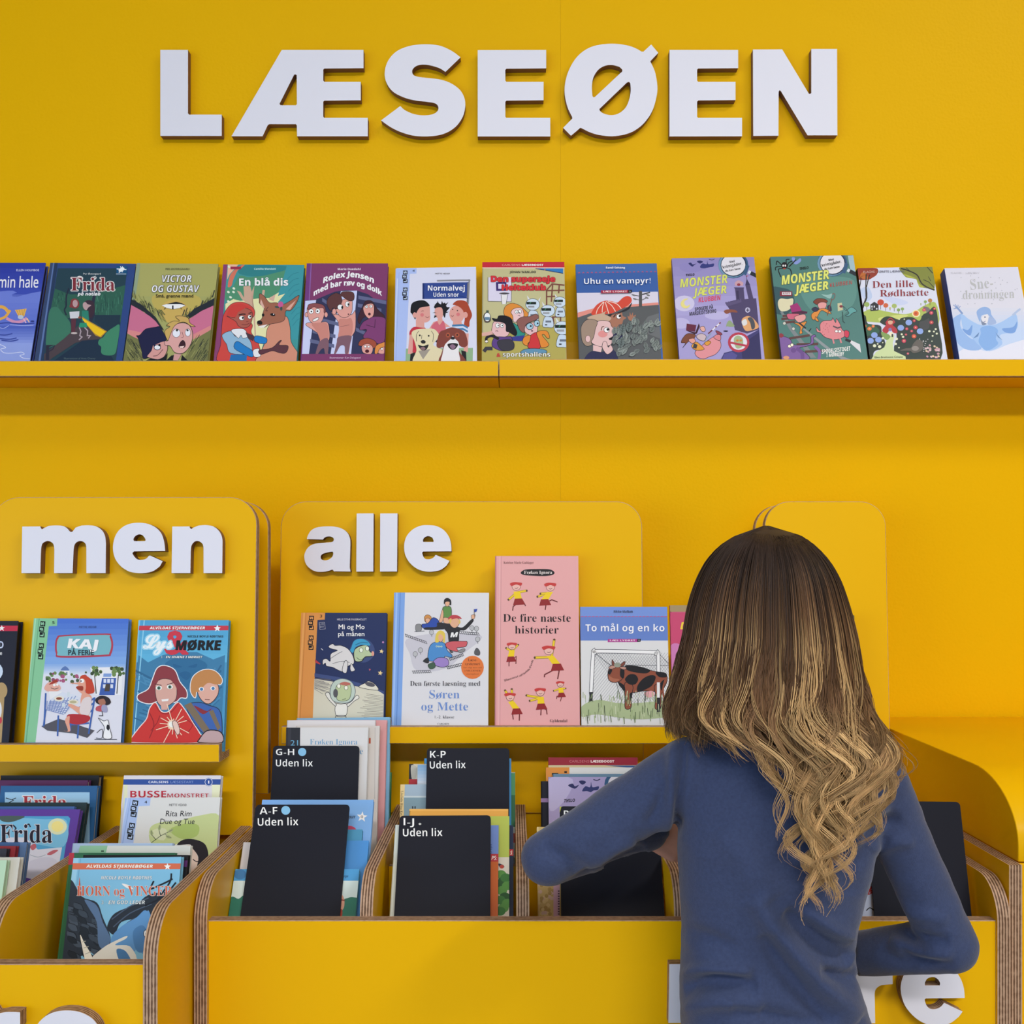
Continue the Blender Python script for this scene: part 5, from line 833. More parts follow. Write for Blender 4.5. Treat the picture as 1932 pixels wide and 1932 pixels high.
A.SO('4a88c8', '1360,450 1400,405 1480,405 1510,470 1550,510 1540,530 1490,520 1480,560 1390,560 1350,545', w=4).SO(SKc, '1430,340 1460,330 1480,360 1460,400 1430,385', w=3).S('dcc054', '1410,400 1420,330 1455,305 1490,330 1490,400 1475,400 1475,355 1450,335 1435,360 1440,400').SO('9a80c4', '1395,560 1440,530 1510,540 1520,590 1470,610 1400,590', w=4).SO('2a2a30', '1310,560 1350,530 1355,575', w=3).SO('3f5a48', '1350,590 1400,570 1410,610 1370,625', w=3).T('cfe0a8', '0oo', 1415, 445, 1470, 16, 'sans')
A.E('dc7438', 1719, 611, 94, 96).T('3a1c12', 'Læse-', 1682, 560, 1758, 22, 'serif', -.009).T('3a1c12', 'systemet', 1658, 592, 1780, 22, 'serif', -.009).T('8a4020', 'har solgt mere end', 1645, 618, 1795, 12, 'serif', -.009).T('6a2c14', '2 MILLIONER', 1652, 646, 1786, 14, 'serif', -.009).T('8a4020', 'eksemplarer', 1668, 672, 1772, 13, 'serifit', -.0)
A.T('3a3a42', 'Den første læsning med', 1202, 764, 1784, 40, 'serif', -.009).T('6a8acc', 'Søren', 1362, 868, 1612, 68, 'serif', -.009).T('6a8acc', 'og Mette', 1295, 968, 1682, 68, 'serif', -.009).T('4a4a55', '1.-2. klasse', 1408, 1034, 1566, 24, 'serif', -.009).T('5a5a62', 'CARLSEN', 1428, 1086, 1525, 15, 'serif', -.009)
# tall pink
b = mid('tall slim pink book with small dancing children in red skirts', (934, 1049), (1091, 1049), 'e2a4a6', 0.014, 'd48f94', lean=8.5)
A = b.art.at(900, 1020, 4.391)
A.L('c98a90', 4, '200,130 190,1540').L('eab8ba', 5, '190,130 180,1540')  # pale line is a painted highlight beside the darker hinge line
A.T('6a3c40', 'Katrine Marie Guldager', 220, 192, 470, 20, 'serif', -.009).S('17151a', '362,265 400,240 500,235 600,238 640,260 630,282 560,294 440,290 380,282').T('f2e4e4', 'Frøken Ignora', 390, 276, 622, 26, 'serif', -.009)
A.T('26191c', 'De fire næste', 216, 672, 776, 64, 'serif', -.009).T('26191c', 'historier', 314, 770, 676, 64, 'serif', -.009).T('2e1c20', 'Gyldendal', 604, 1504, 748, 24, 'serif', -.009)
def dancer(hx, hy, k, tilt, arms, legs):
    bx, by = hx + tilt * 60 * k, hy + 135 * k
    for p in arms: A.L('a58a2c', 20 * k, [(hx + tilt * 20 * k, hy + 50 * k), p], False); A.L('e6c32c', 13 * k, [(hx + tilt * 20 * k, hy + 50 * k), p], False); A.E('5a3838', p[0], p[1], 8 * k)
    for q in legs: A.L('6a2428', 9 * k, [(bx, by)] + q)
    A.P('ecc81e', [(hx - 25 * k + tilt * 8 * k, hy + 42 * k), (hx + 28 * k + tilt * 8 * k, hy + 40 * k), (bx + 30 * k, by - 30 * k), (bx - 30 * k, by - 28 * k)])
    A.P('8f2428', [(bx - 30 * k, by - 34 * k), (bx + 30 * k, by - 36 * k), (bx + 55 * k, by + 14 * k), (bx - 45 * k, by + 20 * k)])
    A.EO('e6b4ac', hx, hy, 34 * k, 32 * k, '5a3030', 3); A.S('c23a38', [(hx - 52 * k, hy - 24 * k), (hx - 20 * k, hy - 36 * k), (hx + 20 * k, hy - 34 * k), (hx + 48 * k, hy - 28 * k), (hx + 38 * k, hy - 6 * k), (hx, hy - 16 * k), (hx - 38 * k, hy - 4 * k)]); A.L('5a3030', 4 * k, [(hx - 12 * k, hy + 12 * k), (hx, hy + 17 * k), (hx + 14 * k, hy + 10 * k)])
A.S = (lambda f: (lambda col, pts: f(col, ' '.join(f'{x},{y}' for x, y in pts) if not isinstance(pts, str) else pts)))(A.S)
dancer(325, 380, 1, .3, [(260, 490), (412, 415)], [[(300, 545), (295, 578)], [(380, 500), (402, 540)]])
dancer(608, 385, 1, -.8, [(500, 465), (525, 440)], [[(570, 540), (565, 572)], [(620, 490), (665, 508)]])
dancer(290, 875, .85, -.2, [(240, 890), (342, 862)], [[(265, 1010), (265, 1040)], [(325, 960), (322, 1020)]])
dancer(595, 910, 1.1, 1.0, [(478, 970), (640, 820)], [[(560, 1110), (558, 1130)], [(680, 1080), (668, 1145)]])
dancer(275, 1295, .95, .9, [(232, 1240), (288, 1230)], [[(295, 1440), (300, 1480)], [(352, 1430), (350, 1490)]])
dancer(525, 1255, .95, .1, [(408, 1282), (436, 1328)], [[(530, 1410), (528, 1445)], [(575, 1400), (580, 1438)]])
dancer(690, 1190, .7, .2, [(634, 1245), (735, 1225)], [[(662, 1290), (660, 1310)], [(700, 1300), (690, 1330)]])
A.T('4a2a2e', 'Illustreret af', 228, 1168, 375, 17, 'serif', -.009, y1=1120).T('4a2a2e', 'Charlotte', 380, 1118, 440, 17, 'serif', -.009, y1=1068).T('4a2a2e', 'Pardi', 446, 1058, 468, 17, 'serif', -.009, y1=992)
# cow in a goal
b = mid('blue topped book with a brown and black cow in a football goal', (1094.7, 1145), (1258.7, 1145), 'd7d6da', 0.012, '5f7fc4')
A = b.art.at(900, 1020, 4.391)
A.R('7390d6', 840, 540, 1590, 640).R('6380c8', 840, 625, 1590, 828).R('d9d8dc', 840, 828, 1640, 1540)
for i in range(24): A.L('c0507c', 5, f'{862+i*30},632 {872+i*30},626 {882+i*30},632')
A.T('2a2c44', 'Rikke Mølbak', 1132, 598, 1292, 20, 'sans', -.01).T('f4f4fa', 'To mål og en ko', 898, 752, 1552, 58, 'sans', -.01).P('b03a90', '1085,815 1330,814 1328,840 1082,841').P('1d1a24', '1328,814 1357,814 1355,838 1326,840').T('f0dcee', 'LÆS LYDRET', 1100, 834, 1310, 13, 'sans').T('f0f0f4', '1', 1339, 833, 1343, 13, 'sans')
for i in range(27): A.L('8a8a92', 2.5, [(960 + i * 22, 930 if i < 24 else 1000), (960 + i * 22 + 330, 1360)]) if i < 14 else A.L('8a8a92', 2.5, [(960 + i * 22, 960), (1600, 960 + (1600 - 960 - i * 22) * 1.28)])
for i in range(30): x = 980 + i * 24; A.L('8a8a92', 2.5, [(x, 930), (max(960, x - 330), 930 + (x - max(960, x - 330)) * 1.28)])
A.L('55555c', 4, '985,935 1100,1030 1160,1200 1200,1340').L('55555c', 4, '1100,1030 1590,1035').L('55555c', 4, '1500,930 1590,1020')
A.L('4a4a52', 34, '945,1260 962,940 975,925 1020,916 1440,925 1485,935 1502,960 1502,1300', True).L('eceaee', 25, '945,1260 962,940 975,925 1020,916 1440,925 1485,935 1502,960 1502,1300', True).R('26262c', 930, 1255, 958, 1400)
A.S('a7b48c', '870,1370 1000,1320 1200,1350 1400,1340 1600,1330 1605,1450 1300,1480 1000,1440 870,1460')
CB = '8a4a36'
A.SO(CB, '1200,1080 1240,1040 1330,1050 1480,1085 1560,1100 1575,1160 1540,1230 1490,1250 1380,1245 1290,1260 1210,1230 1170,1170', w=5).SO(CB, '1225,1180 1290,1200 1280,1300 1275,1385 1228,1390 1225,1300', w=5).SO(CB, '1470,1200 1540,1190 1525,1300 1520,1390 1475,1390 1480,1290', w=5).SO(CB, '1085,1090 1110,1050 1190,1040 1220,1100 1190,1160 1130,1175 1090,1150', w=5).S('a5634c', '1090,1120 1130,1140 1180,1150 1150,1170 1100,1160')
A.S('17171c', '1230,1035 1330,1040 1430,1070 1400,1100 1300,1090 1240,1070').S('17171c', '1225,1150 1260,1110 1310,1110 1335,1150 1310,1190 1260,1190').S('17171c', '1330,1200 1380,1140 1440,1115 1480,1130 1450,1200 1380,1240 1330,1250').S('17171c', '1480,1090 1560,1095 1570,1130 1510,1130').S('17171c', '1165,1170 1220,1200 1225,1260 1190,1210').S('17171c', '1190,1060 1220,1070 1215,1140 1185,1120').S('17171c', '1085,1095 1105,1060 1120,1075 1100,1110').S('17171c', '1265,1270 1285,1260 1280,1330 1262,1310').S('17171c', '1520,1180 1560,1150 1550,1220 1525,1240')
A.SO('b88a7c', '1090,1050 1130,1030 1150,1050 1110,1065', w=4).SO('b88a7c', '1185,1040 1235,1050 1225,1070 1190,1060', w=4).SO('7a4236', '1120,1030 1120,985 1140,1020 1150,1035', w=4).SO('7a4236', '1185,1030 1225,1000 1220,1030 1195,1045', w=4).E('8f9488', 1163, 1030, 28, 20).L('8a4a36', 14, '1560,1150 1540,1230 1550,1320', True).E('26262c', 1555, 1335, 16, 28).S('dca0a8', '1385,1260 1450,1245 1470,1280 1430,1300 1400,1290').R('26262c', 1490, 1290, 1518, 1420).L('e4e2e6', 24, '1502,1180 1502,1295')
for i in range(120): x = rd.uniform(868, 1605); y = rd.uniform(1300, 1520); A.L(rd.choice(['8a9c6c', 'a8b88c', '6a7a58', 'c0c8a8', '4a5440']), rd.uniform(3, 7), [(x, y), (x + rd.uniform(-10, 10), y - rd.uniform(30, 75))])
# pink, mostly behind the girl
b = mid('pink book with yellow lettering, mostly hidden behind the girl', (1264, 1142), (1425, 1142), 'c6527c', 0.012, 'b8486c')
A = b.art.at(900, 1020, 4.391)
A.R('a08a64', 1580, 530, 2320, 590).R('c4466f', 1580, 596, 2320, 860).S('c878b0', '1600,880 1680,860 1720,960 1640,1100 1610,1110').T('e6c83c', 'De', 1684, 732, 1780, 55, 'sansit', .03).R('d4cfe0', 1600, 1115, 2320, 1560).EO('d8c890', 1690, 960, 40, 48).L('5a2a3c', 7, '1650,1100 1660,1040 1690,1050')
for x, y in ((1700, 1300), (1730, 1350), (1800, 1500)): A.L('3a3a44', 6, [(x, y), (x + 30, y - 20), (x + 20, y + 15), (x + 50, y)])
b = mid('dark green and brown book on the ledge end behind the girl', (1455, 1161), (1611.6, 1161), '3c4c40', 0.012, '2c362c')
A = b.art.at(1180, 920, 2.569)
for i in range(70): A.S(rd.choice(['4f6450', '2b3a34', '6a5a40', '7a4434', '5a7468', '35423c']), ' '.join(f'{x+rd.uniform(-26,26)},{y+rd.uniform(-34,34)}' for x, y in [(rd.uniform(800, 1120), rd.uniform(640, 1100))] * 5))
A.S('7a3c2c', '1000,750 1090,720 1110,790 1040,830').S('8a4a3c', '980,900 1100,880 1125,1000 1020,1060')
# ---------------------------------------------------------------- books and black cards standing in the bins
GC = 'black divider cards'
FR, RE = Z0 - 0.60, Z0 - 0.56
def bk(label, group, x0, x1, y, db, lean, zf, cover, thick=0.012, spine=None, y1=None, **k):
    return Book(label, group, (x0, y), (x1, y if y1 is None else y1), db, lean, zf, cover, thick, spine, **k)
def card(label, x0, x1, y, db, lean, zf, y1=None): return bk(label, GC, x0, x1, y, db, lean, zf, '141620', 0.003, name='divider_card', cat='divider card', pages=False, y1=y1)
# --- left unit, far-left bins
g = 'books in the rear left bin'
b = bk('black book standing last in the far left bin', g, 0, 187, 1463, 1.636, 12, RE, '16171d', .020)
b = bk('purple backed book between the black and the blue books in the far left bin', g, -40, 166, 1472, 1.6165, 12, RE, '53224f', .014)
b = bk('dark blue framed book with a winter picture in the far left bin', g, 2, 184, 1482.5, 1.598, 12, RE, '24507f', .014)
A = b.art.at(0, 1380, 3.5); A.R('2a5c90', -20, 350, 660, 800).R('9cc4e4', 32, 402, 592, 900).T('a8303a', 'Frida', 150, 505, 440, 78, 'serif', 0, out='e4e0e4').L('26262c', 6, '40,440 90,455 60,470').L('26262c', 5, '80,450 105,440')
b = bk('dark teal book in the far left bin', g, -30, 164, 1514, 1.532, 22, RE, '1d3238', .012)
b = bk('blue book showing only a thin top edge in the far left bin', g, -45, 141, 1521.5, 1.516, 23.5, RE, '3f62a4', .008)
b = bk('purple framed book with a snowy picture in the far left bin', g, -20, 151.5, 1527, 1.4965, 25, RE, '5a3a94', .012)
A = b.art.at(0, 1380, 3.5); A.R('5c3c98', -80, 515, 535, 1100).P('4f9ccc', '-80,560 450,560 464,575 400,965 -80,965').S('78b8dc', '-40,580 300,580 440,590 420,760 200,740 -40,740').E('e8d884', 380, 628, 46, 40).E('d8dcb8', 380, 628, 62, 54).E('ecdc8c', 380, 628, 40, 36).P('d3d2e2', '-80,760 60,700 170,700 250,780 410,765 375,965 -80,965').S('c8c6da', '180,870 300,830 380,860 360,965 170,965').S('4a5a58', '0,560 160,560 120,585 60,600 10,590')
A.T('231f2e', 'Frida', 0, 735, 345, 120, 'serif', 0, out='dcd8e4', ow=.02).L('231f2e', 9, '40,640 75,615 105,640 85,660', True).L('231f2e', 8, '172,625 190,612 200,630', True).S('b8606c', '200,760 230,740 240,765 215,785').S('b8606c', '310,810 350,785 385,785 340,815').L('9aa4b4', 4, '200,815 250,830 300,815', True)
g = 'books in the front left bin'
b = bk('pale green book at the very left edge in the front bin', g, -190, 13, 1623, 1.306, 17, FR, 'b4d2b8', .010)
b = bk('white book with a letter t at the left picture edge', g, -160, 38, 1617, 1.318, 17, FR, 'cfcdc8', .012)
b.art.at(0, 1380, 3.5).T('22222a', 't', 36, 982, 50, 38, 'sans').L('9a9a9a', 4, '0,832 165,828 130,1080')
b = bk('dark book peeping over the white one at the left edge', g, -190, 13, 1601, 1.332, 17, FR, '2c2c38', .010)
b = bk('red book in the front bin at the left edge', g, -175, 30, 1596, 1.3435, 17, FR, '8f2c34', .010)
b = bk('slate blue book in the front bin at the left edge', g, -155, 51, 1589, 1.355, 17, FR, '54709c', .012)
b.art.at(0, 1380, 3.5).R('3c5c8c', -100, 725, 132, 830)
# --- left unit, bins beside the wide unit
g = 'books in the rear bin of the left unit'
b = bk('white book with a blue band and red capitals, behind the pale reader', g, 234, 417, 1463, 1.577, 15, RE, 'd8d4dc', .014, 'd3dcae')
A = b.art.at(0, 1380, 3.5); A.R('d9d5de', 800, 285, 1480, 700).P('dfe0c0', '818,350 842,350 838,700 810,700').R('e4e6c8', 1400, 350, 1470, 700).R('2f4f9c', 800, 316, 1480, 352).E('2f4f9c', 1378, 334, 28).L('d8dcec', 3, ' '.join(f'{1378+25*math.cos(a*.63):.1f},{334+25*math.sin(a*.63):.1f}' for a in range(11))).T('dfe4f4', 'CARLSENS', 980, 341, 1112, 14, 'sans').T('8aa0d4', 'LÆSESTART', 1126, 341, 1278, 14, 'light').T('f0f2fa', '1', 1375, 344, 1382, 20, 'sans').T('b8283c', 'BUSSE', 860, 436, 1098, 44, 'sans', .0).T('b8283c', 'MONSTRET', 1105, 436, 1378, 26, 'sans', -.01)
b = bk('pale reader with a black haired girl, letter tiles climbing its edge', g, 236, 415.7, 1505, 1.548, 15, RE, 'd9d9dc', .012, 'a6bcec', y1=1504.2)
A = b.art.at(0, 1380, 3.5); A.R('dadadc', 760, 425, 1480, 900).P('a9c0f0', '822,440 995,436 990,490 915,494 880,745 765,745').P('c4d4f6', '838,440 848,440 790,745 780,745').P('8ea8e0', '862,440 866,440 812,745 806,745')  # pale strips: highlight painted on the blue spine, thin darker line for the hinge
tiles(A, 874, 716, 912, 455, 38, paper='b9ccf2'); A.T('22242c', '4', 955, 475, 972, 18, 'sans').T('4a4a50', 'METTE VEDSØ', 1118, 492, 1232, 14, 'g').T('2e2e34', 'Rita Rim', 1094, 560, 1264, 36, 'g', 0, slant=.15).T('2e2e34', 'Due og Tue', 1056, 612, 1284, 36, 'g', 0, slant=.15)
A.S('c4cf94', '990,640 1060,600 1180,590 1320,555 1450,560 1440,800 1380,860 1260,720 1120,760 1000,740').S('a9be6c', '1120,650 1220,610 1310,620 1300,690 1200,710').S('d4d8b4', '985,680 1040,640 1100,650 1080,720')
for p in ('1000,735 1060,690 1140,650', '1060,690 1050,650', '1090,680 1130,700', '1030,715 1000,680'): A.L('4c5444', 4, p)
for x, y, a in ((1050, 655, -80), (1110, 665, -30), (1095, 690, 20), (1005, 690, -100)): leaf(A, 'b4be8c', x, y, 40, 22, a, '5a6450')
A.S('dfc8c0', '1230,760 1280,770 1310,850 1300,930 1260,960 1230,900').S('26222a', '1170,750 1210,715 1280,712 1350,740 1375,800 1370,850 1330,880 1300,900 1310,830 1270,770 1250,745').L('2a2228', 6, '1275,845 1300,860 1320,850', True)
g = 'books in the front bin of the left unit'
b = bk('light blue topped book at the back of the front bin beside the plywood side', g, 136, 326, 1591, 1.4185, 17, FR, 'a9c0e4', .010)
b = bk('green spined white book behind the black one in the front bin', g, 150, 360, 1595.5, 1.4065, 17, FR, 'd4d6d4', .010, '86b898')
b.art.at(0, 1380, 3.5).P('8cbc9c', '530,755 712,750 700,800 500,840').R('243a2c', 668, 786, 686, 795)
b = bk('dark green and red edged book left of the horse book', g, 131, 330, 1609, 1.393, 17, FR, '2f6a4c', .011, '3a7a54')
b.art.at(0, 1380, 3.5).R('b8384a', 440, 800, 490, 880)
b = bk('black book with a purple band behind the horse book', g, 156, 355, 1613, 1.379, 17, FR, '17181e', .012)
b.art.at(0, 1380, 3.5).P('5a2c6c', '1195,852 1275,852 1270,895 1190,895').T('8a4a8c', 'R', 1180, 1030, 1205, 30, 'serif')
b = bk('light blue book with a black winged horse and a white unicorn', g, 138.6, 342, 1619, 1.358, 17, FR, '7ab4d8', .014, '9c4434', y1=1616.5)
A = b.art.at(0, 1380, 3.5); A.R('7db8dc', 380, 820, 1210, 1540).P('96c8e6', '488,838 520,838 424,1540 394,1540').P('6aa2c8', '530,838 536,838 440,1540 434,1540').P('d06a4c', '482,870 1196,872 1190,910 476,912').T('f4ece8', 'ALVILDAS STJERNEBØGER', 570, 900, 1010, 20, 'sansit', .01)  # lighter left strip is spine highlight put into the colour, then the hinge line
A._poly('f4f0f0', [(1106 + (24 if i % 2 == 0 else 10) * math.sin(i * math.pi / 5), 893 - (24 if i % 2 == 0 else 10) * math.cos(i * math.pi / 5)) for i in range(10)])
A.T('e6eaf0', 'NICOLE BOYLE RØDTNES', 668, 977, 1005, 22, 'sansit', -.01, out='50687c', ow=.03)
A.S('2a3442', '440,1100 470,980 540,1090 640,1130 680,1230 730,1360 700,1440 560,1470 480,1530 400,1520 420,1300')
for i in range(40): x = rd.uniform(440, 640); y = rd.uniform(1120, 1480); A.S(rd.choice(['3a4656', '1f2833', '455264']), f'{x},{y} {x+40},{y+14} {x+56},{y+50} {x+20},{y+50} {x-6},{y+24}').L('161c26', 4, f'{x},{y} {x+44},{y+16} {x+58},{y+52}', True)
A.S('56729a', '560,1110 640,1150 680,1260 730,1370 690,1440 650,1400 640,1260 590,1170').S('222a36', '720,1320 710,1280 760,1200 900,1140 980,1080 1100,1060 1150,1080 1080,1150 1020,1200 1000,1260 900,1240 800,1260 760,1340')
for p in ('750,1290 860,1200 1000,1140', '770,1320 880,1240 980,1220', '740,1240 850,1160 980,1100'): A.L('46566e', 7, p, True)
for p in ('960,1150 1080,1090 1160,1000', '1040,1110 1120,1000 1132,940', '980,1060 1000,1020 1015,990', '1000,1040 1090,1000 1138,975'): A.L('161a24', 11, p, True)
A.S('5c92cc', '730,1380 800,1290 900,1230 960,1180 1000,1240 1010,1340 960,1400 950,1470 900,1440 840,1520 760,1520').S('4a7cb4', '880,1320 940,1280 980,1340 960,1440 920,1460 890,1420').EO('e4e6ea', 965, 1335, 14, 22, w=4).E('1d2430', 968, 1338, 7, 12).S('5c92cc', '960,1230 980,1180 1000,1240')
A.S('dcdcd8', '610,1520 680,1430 790,1370 840,1350 830,1370 760,1410 860,1420 890,1530').S('eae8e0', '530,1345 560,1400 610,1490 580,1530 560,1500').L('b0b0a8', 5, '545,1390 565,1385').L('b0b0a8', 5, '555,1430 585,1420').L('b0b0a8', 5, '565,1470 600,1455').S('4a7cb4', '770,1440 830,1450 870,1530 800,1530')
A.T('c85a40', 'HORN og VINGER', 508, 1085, 1138, 64, 'serif', -.008, out='e8e4e4', ow=.02).P('c85a40', '525,960 540,1085 515,1085').S('e8e4e4', '805,1005 850,1015 880,1040 840,1035').T('e4e8ec', '3 · EN GOD LEDER', 672, 1140, 957, 24, 'sansit', -.01, out='50687c', ow=.03)
# --- wide unit, first bin
g = 'tall books in the rear of the first bin'
b = bk('dark green book right of the tall light blue one', g, 600, 738, 1457, 1.752, 12, RE, '2f7044', .012)
b.art.at(500, 1120, 4.391).R('4c8a54', 900, 1480, 1062, 1560)
b = bk('tall light blue book, last of the tall white and pink row', g, 559, 735.7, 1355, 1.736, 12, RE, '7fb4dc', .013, y1=1353)
b = bk('tall pink book between the light blue and the white ones', g, 556, 729.6, 1358.5, 1.722, 12, RE, 'dca0a6', .012)
b = bk('tall white book before the pink one in the first bin', g, 541, 708, 1359, 1.708, 12, RE, 'd6d2d8', .012)
b = bk('tall cream book behind the white book with blue lettering', g, 558, 716, 1369.5, 1.695, 12, RE, 'd3cdcd', .011)
b.art.at(500, 1120, 4.391).T('b8563c', '1', 858, 1242, 876, 46, 'serif').L('a8a4a6', 3, '912,1110 908,1700')
b = bk('white book with dark spine and blue lettering behind a black card', g, 540, 694.7, 1372.5, 1.680, 12, RE, 'd8d6da', .013, '24262f')
A = b.art.at(500, 1120, 4.391); A.P('262831', '175,1110 292,1110 284,1720 165,1720').P('343640', '190,1110 215,1110 205,1720 180,1720').T('6aa8d0', '21', 212, 1258, 274, 44, 'serif', 0).T('6f9cc4', 'Frøken Ignora', 372, 1250, 766, 44, 'serif', -.009).T('6f9cc4', 'e', 785, 1330, 812, 50, 'serif', -.009)  # greyer strip paints a highlight down the dark spine
b = card('black divider card lettered G-H with a blue dot', 515.5, 678, 1407, 1.668, 13, RE)
A = b.art.at(500, 1120, 4.391); A.T('f2f2f2', 'G-H', 90, 1338, 242, 52, 'sans', -.012).E('84bce4', 308, 1312, 34).T('f2f2f2', 'Uden lix', 90, 1432, 396, 58, 'sans', -.012)
g = 'books in the front of the first bin'
b = bk('light blue book with a white star on its corner', g, 495, 705, 1509, 1.4745, 33, FR, '7aaae6', 0.011)
A = b.art.at(360, 1380, 3.45); A.R('7eaeea', 440, 440, 1200, 1200)
A._poly('ecebf2', [(1115 + (36 if i % 2 == 0 else 15) * math.sin(i * math.pi / 5 + .1), 556 - (36 if i % 2 == 0 else 15) * math.cos(i * math.pi / 5 + .1)) for i in range(10)]).T('24242c', '0', 1106, 566, 1122, 20, 'sans').T('26283a', 'OLET', 1028, 566, 1072, 16, 'sansit', .02).E('c04a6a', 1030, 650, 50, 36)
b = bk('pale blue bordered book before the star book, right of the A-F card', g, 520, 684, 1565, 1.4632, 33, FR, '4f98c4', 0.009, edge=M_DARK)
b = bk('plain blue book before the star book, lower than it', g, 525, 696, 1586, 1.4519, 33, FR, '4c90d8', 0.009)
b = bk('white spined book peeping out left of the A-F card', g, 458.5, 610, 1589, 1.4416, 33, FR, 'cfcbd2', 0.008)
b = bk('book with green hedge picture and a pale blue sky behind the A-F card', g, 444, 678, 1640, 1.429, 33, FR, '5ba0d4', 0.01, '7ab0bc')
A = b.art.at(360, 1380, 3.45); A.R('4d9ad6', 230, 880, 1110, 975).R('cfe0e4', 200, 972, 1110, 1230).S('2f7464', '225,1230 240,1110 270,1075 310,1090 360,1080 420,1300').S('2f7464', '970,1230 985,1110 1020,1085 1060,1080 1100,1110 1090,1300').S('d8a08c', '965,1090 985,1065 1000,1100 995,1150 975,1160').L('8a3c34', 8, '970,1095 1000,1100').S('a5402c', '965,1160 985,1160 985,1200 965,1200').T('2a4c74', 'arge', 985, 950, 1025, 16, 'sansit').E('4078b0', 320, 930, 40, 34)
b = card('black divider card lettered A-F with a blue dot', 483, 660, 1518, 1.4235, 33, FR)
A = b.art.at(360, 1380, 3.45); A.T('f2f2f2', 'A-F', 448, 540, 564, 46, 'sans', -.012, y1=538).E('84bce4', 618, 514, 29, 29).T('f2f2f2', 'Uden lix', 436, 615, 700, 50, 'sans', -.012, y1=611)
# --- second bin
g = 'books in the rear of the second bin'
b = bk('green picture book with a pale edge right of the K-P card', g, 850, 972, 1457, 1.725, 12, RE, 'c4c8c4', .012)
A = b.art.at(720, 1380, 3.331); A.R('5a9c70', 700, 262, 846, 420).R('3a7050', 700, 400, 846, 600).R('b8584c', 700, 640, 846, 700)
b = bk('light blue edged book behind the K-P card', g, 800, 964.5, 1431, 1.709, 12, RE, '4a94d4', .012)
b = bk('cream and black spined book left of the K-P card, topmost there', g, 772, 930, 1441.5, 1.693, 12, RE, 'cfc6b4', .012, '22232a')
A = b.art.at(720, 1380, 3.331); A.P('24252c', '170,200 200,205 190,330 160,330').S('b8b4aa', '185,215 220,225 215,290 190,300').R('b8323c', 155, 300, 228, 335)
b = bk('pale blue sky book peeping left of the K-P card', g, 788, 945, 1443, 1.678, 12, RE, '9cc0e6', .011)
b.art.at(720, 1380, 3.331).G('8cb8e4', 'd4dcec', 220, 205, 400, 335, 6)
b = bk('grey blue book with a cream spine left of the K-P card', g, 755.5, 915, 1480, 1.664, 12, RE, '9cb0c4', .012, 'e4c890')
A = b.art.at(720, 1380, 3.331); A.P('e8cc94', '116,330 146,330 136,720 104,720').R('a4b8cc', 146, 330, 700, 405).R('c8d4dc', 140, 405, 700, 416).R('84a0b0', 140, 416, 700, 900).T('3a3428', 'Liselotte Ring Kry', 122, 372, 116, 15, 'serif', -.009, y1=530).R('1c1c24', 192, 470, 199, 486).R('1c1c24', 207, 470, 214, 486)
b = card('black divider card lettered K-P', 805.5, 961, 1411.5, 1.650, 13, RE)
A = b.art.at(720, 1380, 3.331); A.T('f2f2f2', 'K-P', 304, 166, 403, 44, 'sans', -.012).T('f2f2f2', 'Uden lix', 303, 234, 528, 46, 'sans', -.012, y1=231)
g = 'books in the front of the second bin'
b = bk('orange topped book behind the I-J card', g, 772.5, 959, 1526.5, 1.4735, 33, FR, 'e0a44c', 0.011)
b.art.at(720, 1380, 3.331).R('e8b05c', 170, 484, 900, 500)
b = bk('navy book edge right of the lime green book', g, 806, 968.5, 1557, 1.4632, 33, FR, '1d2a4a', 0.008)
b.art.at(720, 1380, 3.331).R('b8323c', 803, 740, 840, 782).T('f0e8e4', 'S:', 808, 774, 826, 24, 'sansit')
b = bk('lime green book with leaves below, right of the I-J card', g, 795, 961, 1540, 1.4507, 33, FR, 'b0bc54', .010, y1=1540)
A = b.art.at(720, 1380, 3.331); A.R('b4c058', 690, 530, 830, 790).R('dcd4cc', 690, 790, 830, 1170).S('24384c', '735,830 765,840 770,855 740,850').E('b8483c', 755, 850, 14, 12)
for x, y in ((750, 900), (765, 940), (745, 960), (780, 920), (790, 970), (755, 1000), (775, 1040), (745, 1060), (790, 1080), (765, 1110), (745, 1130)): A.E(rd.choice(['3f7a3c', '2c5a30', '5a9448']), x, y, 34, 28)
b = bk('blue and orange book with a red label right of the I-J card', g, 775, 940.7, 1557, 1.4393, 33, FR, '6a84c4', 0.009)
A = b.art.at(720, 1380, 3.331); A.R('6f8acc', 640, 585, 745, 770).R('b8323c', 640, 770, 745, 818).R('c8642c', 640, 818, 745, 1170).T('f0e8e8', 'PS:', 690, 808, 724, 26, 'sansit').T('3c5290', 'creps', 692, 768, 692, 14, 'sansit', 0, y1=706)
b = bk('white book edge left of the I-J card', g, 745.5, 900, 1556, 1.429, 33, FR, 'c8cfcc', 0.008)
b = card('black divider card lettered I-J', 754, 926, 1539, 1.4235, 33, FR, y1=1538)
A = b.art.at(720, 1380, 3.331); A.T('f2f2f2', 'l-J', 138, 590, 204, 44, 'sans', -.012).T('f2f2f2', 'Uden lix', 134, 660, 382, 48, 'sans', -.012, y1=658).S('c8c8c8', '232,582 240,575 250,582 240,588')
